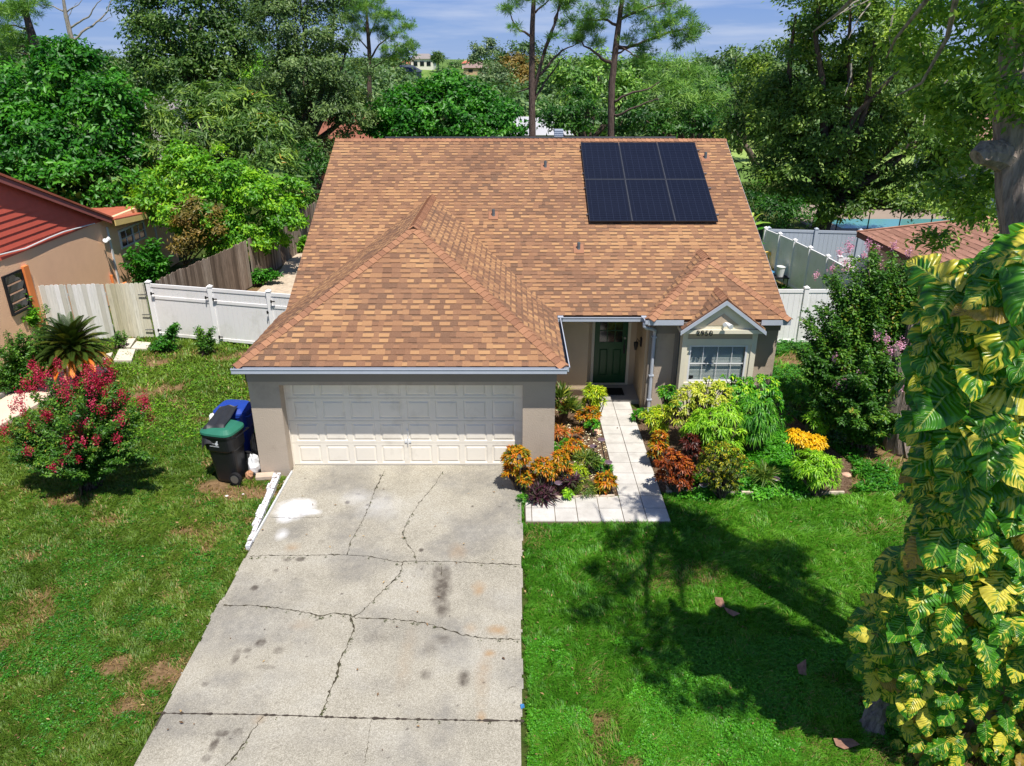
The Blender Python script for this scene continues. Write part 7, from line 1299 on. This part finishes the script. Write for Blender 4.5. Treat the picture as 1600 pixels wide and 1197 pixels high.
    val = tm.math('ADD', tm.math('MULTIPLY', nz.outputs['Fac'], .62), tm.math('ADD', tm.math('MULTIPLY', big.outputs['Fac'], .43), tm.math('MULTIPLY', tm.attr('rnd'), .16)))
    green = tm.ramp(nz.outputs['Fac'], F((.3, (34, 92, 18)), (.6, (84, 150, 32)))); yel = tm.ramp(big.outputs['Fac'], F((.35, (206, 200, 40)), (.65, (228, 212, 84))))
    col_ = tm.mix(tm.ramp(val, [(.628, (0, 0, 0)), (.66, (1, 1, 1))]), green, yel); rib = tm.math('LESS_THAN', au, .022); col_ = tm.mix(tm.math('MULTIPLY', rib, .8), col_, lin(176, 190, 90))
    old = tm.math('GREATER_THAN', tm.attr('rnd'), .965); col_ = tm.mix(tm.math('MULTIPLY', old, .7), col_, lin(150, 100, 56)); tm.color(col_); tm.rough(.32, .5)
    bp = tm.n('ShaderNodeBump'); bp.inputs['Strength'].default_value = .5; bp.inputs['Distance'].default_value = .012; sn = tm.math('SINE', tm.math('MULTIPLY', tm.math('SUBTRACT', v, tm.math('MULTIPLY', au, .55)), 75.)); tm.l(sn, bp.inputs['Height']); tm.l(bp.outputs[0], tm.b.inputs['Normal'])
    tr = tm.n('ShaderNodeBsdfTranslucent'); tm.l(tm.mix(1., col_, (1.4, 1.5, .5, 1), 'MULTIPLY'), tr.inputs[0]); ms = tm.n('ShaderNodeMixShader'); ms.inputs[0].default_value = .3; tm.l(tm.b.outputs[0], ms.inputs[1]); tm.l(tr.outputs[0], ms.inputs[2]); tm.l(ms.outputs[0], tm.o.inputs[0])
    mkobj('foliage', np.concatenate(Vs), np.concatenate(Fs), tm.m, t, attrs={'rnd': np.concatenate(A)}, uv=np.concatenate(UV), smooth=True)
    random.seed(9)
    for k in range(16):
        a = 2 * pi * k / 16; pth = [TB + (cos(a + i * .25) * (.38 + .25 * random.random()), sin(a + i * .25) * (.38 + .2 * random.random()), i * .62) for i in range(10)]; pet.tube(pth, .018, 5)
    pet.build('stem', plain('vine_stem', lin(140, 118, 60), .7, .2, 6), t); return t
vine()
m = MB(); random.seed(3); b = G(1362, 1135, 0); m.tube([b - (0, 0, .1), b + (.0, .04, .08), b + (.03, .06, .18), b + (.1, .1, .3), b + (.22, .1, .42), b + (.4, .1, .55)], [.17, .13, .12, .09, .07, .04], 13, jit=.4); m.tube([b + (-.12, -.1, -.05), b + (0, 0, .1), b + (.2, .08, .2)], [.05, .07, .04], 8, jit=.4); m.tube([b + (.1, -.2, -.05), b + (.05, 0, .12), b + (.1, .2, .3)], [.04, .06, .03], 8, jit=.4); tag(m.build('tree_stump', M['bark_grey'], loc=b), 'gnarled grey root or stump at the foot of the vine', 'stump')

# ------------------------------------------------------------ parts that lie apart become parts of their own
def split_parts(names):
    for o in list(col.objects):
        nm = o.name.split('.')[0]
        if nm not in names or o.type != 'MESH' or o.parent is None or len(o.children): continue
        me = o.data; nv = len(me.vertices); par = list(range(nv))
        def find(a):
            while par[a] != a: par[a] = par[par[a]]; a = par[a]
            return a
        for p in me.polygons:
            v = list(p.vertices)
            for q in v[1:]: par[find(q)] = find(v[0])
        comp = {}
        for v in range(nv): comp.setdefault(find(v), []).append(v)
        co = np.array([v.co[:] for v in me.vertices]); K = list(comp.values()); B = [(co[k].min(0) - .015, co[k].max(0) + .015) for k in K]; g = list(range(len(K)))
        def fg(a):
            while g[a] != a: a = g[a]
            return a
        for i in range(len(K)):
            for j in range(i):
                if (B[i][0] <= B[j][1]).all() and (B[j][0] <= B[i][1]).all(): g[fg(i)] = fg(j)
        G_ = {}
        for i in range(len(K)): G_.setdefault(fg(i), []).extend(K[i])
        if len(G_) < 2: continue
        polys = [tuple(p.vertices) for p in me.polygons]
        for vs in G_.values():
            vs = sorted(set(vs)); mp_ = {v: i for i, v in enumerate(vs)}; m2 = bpy.data.meshes.new(nm); m2.from_pydata([tuple(co[v]) for v in vs], [], [tuple(mp_[v] for v in p) for p in polys if p[0] in mp_])
            if 'rnd' in me.attributes:
                src = np.zeros(len(me.polygons), dtype=np.float32); me.attributes['rnd'].data.foreach_get('value', src); at = m2.attributes.new('rnd', 'FLOAT', 'FACE'); at.data.foreach_set('value', np.array([src[i] for i, p in enumerate(polys) if p[0] in mp_], dtype=np.float32))
            m2.materials.append(me.materials[0]); n_ = bpy.data.objects.new(nm, m2); col.objects.link(n_); n_.parent = o.parent; n_.location = o.location
        bpy.data.objects.remove(o)
split_parts({'rail', 'trim_band', 'fascia', 'door_jamb', 'white_batten', 'rake_board', 'post', 'hinge', 'flood_light', 'door_frame', 'muntin', 'window_surround', 'twig'})
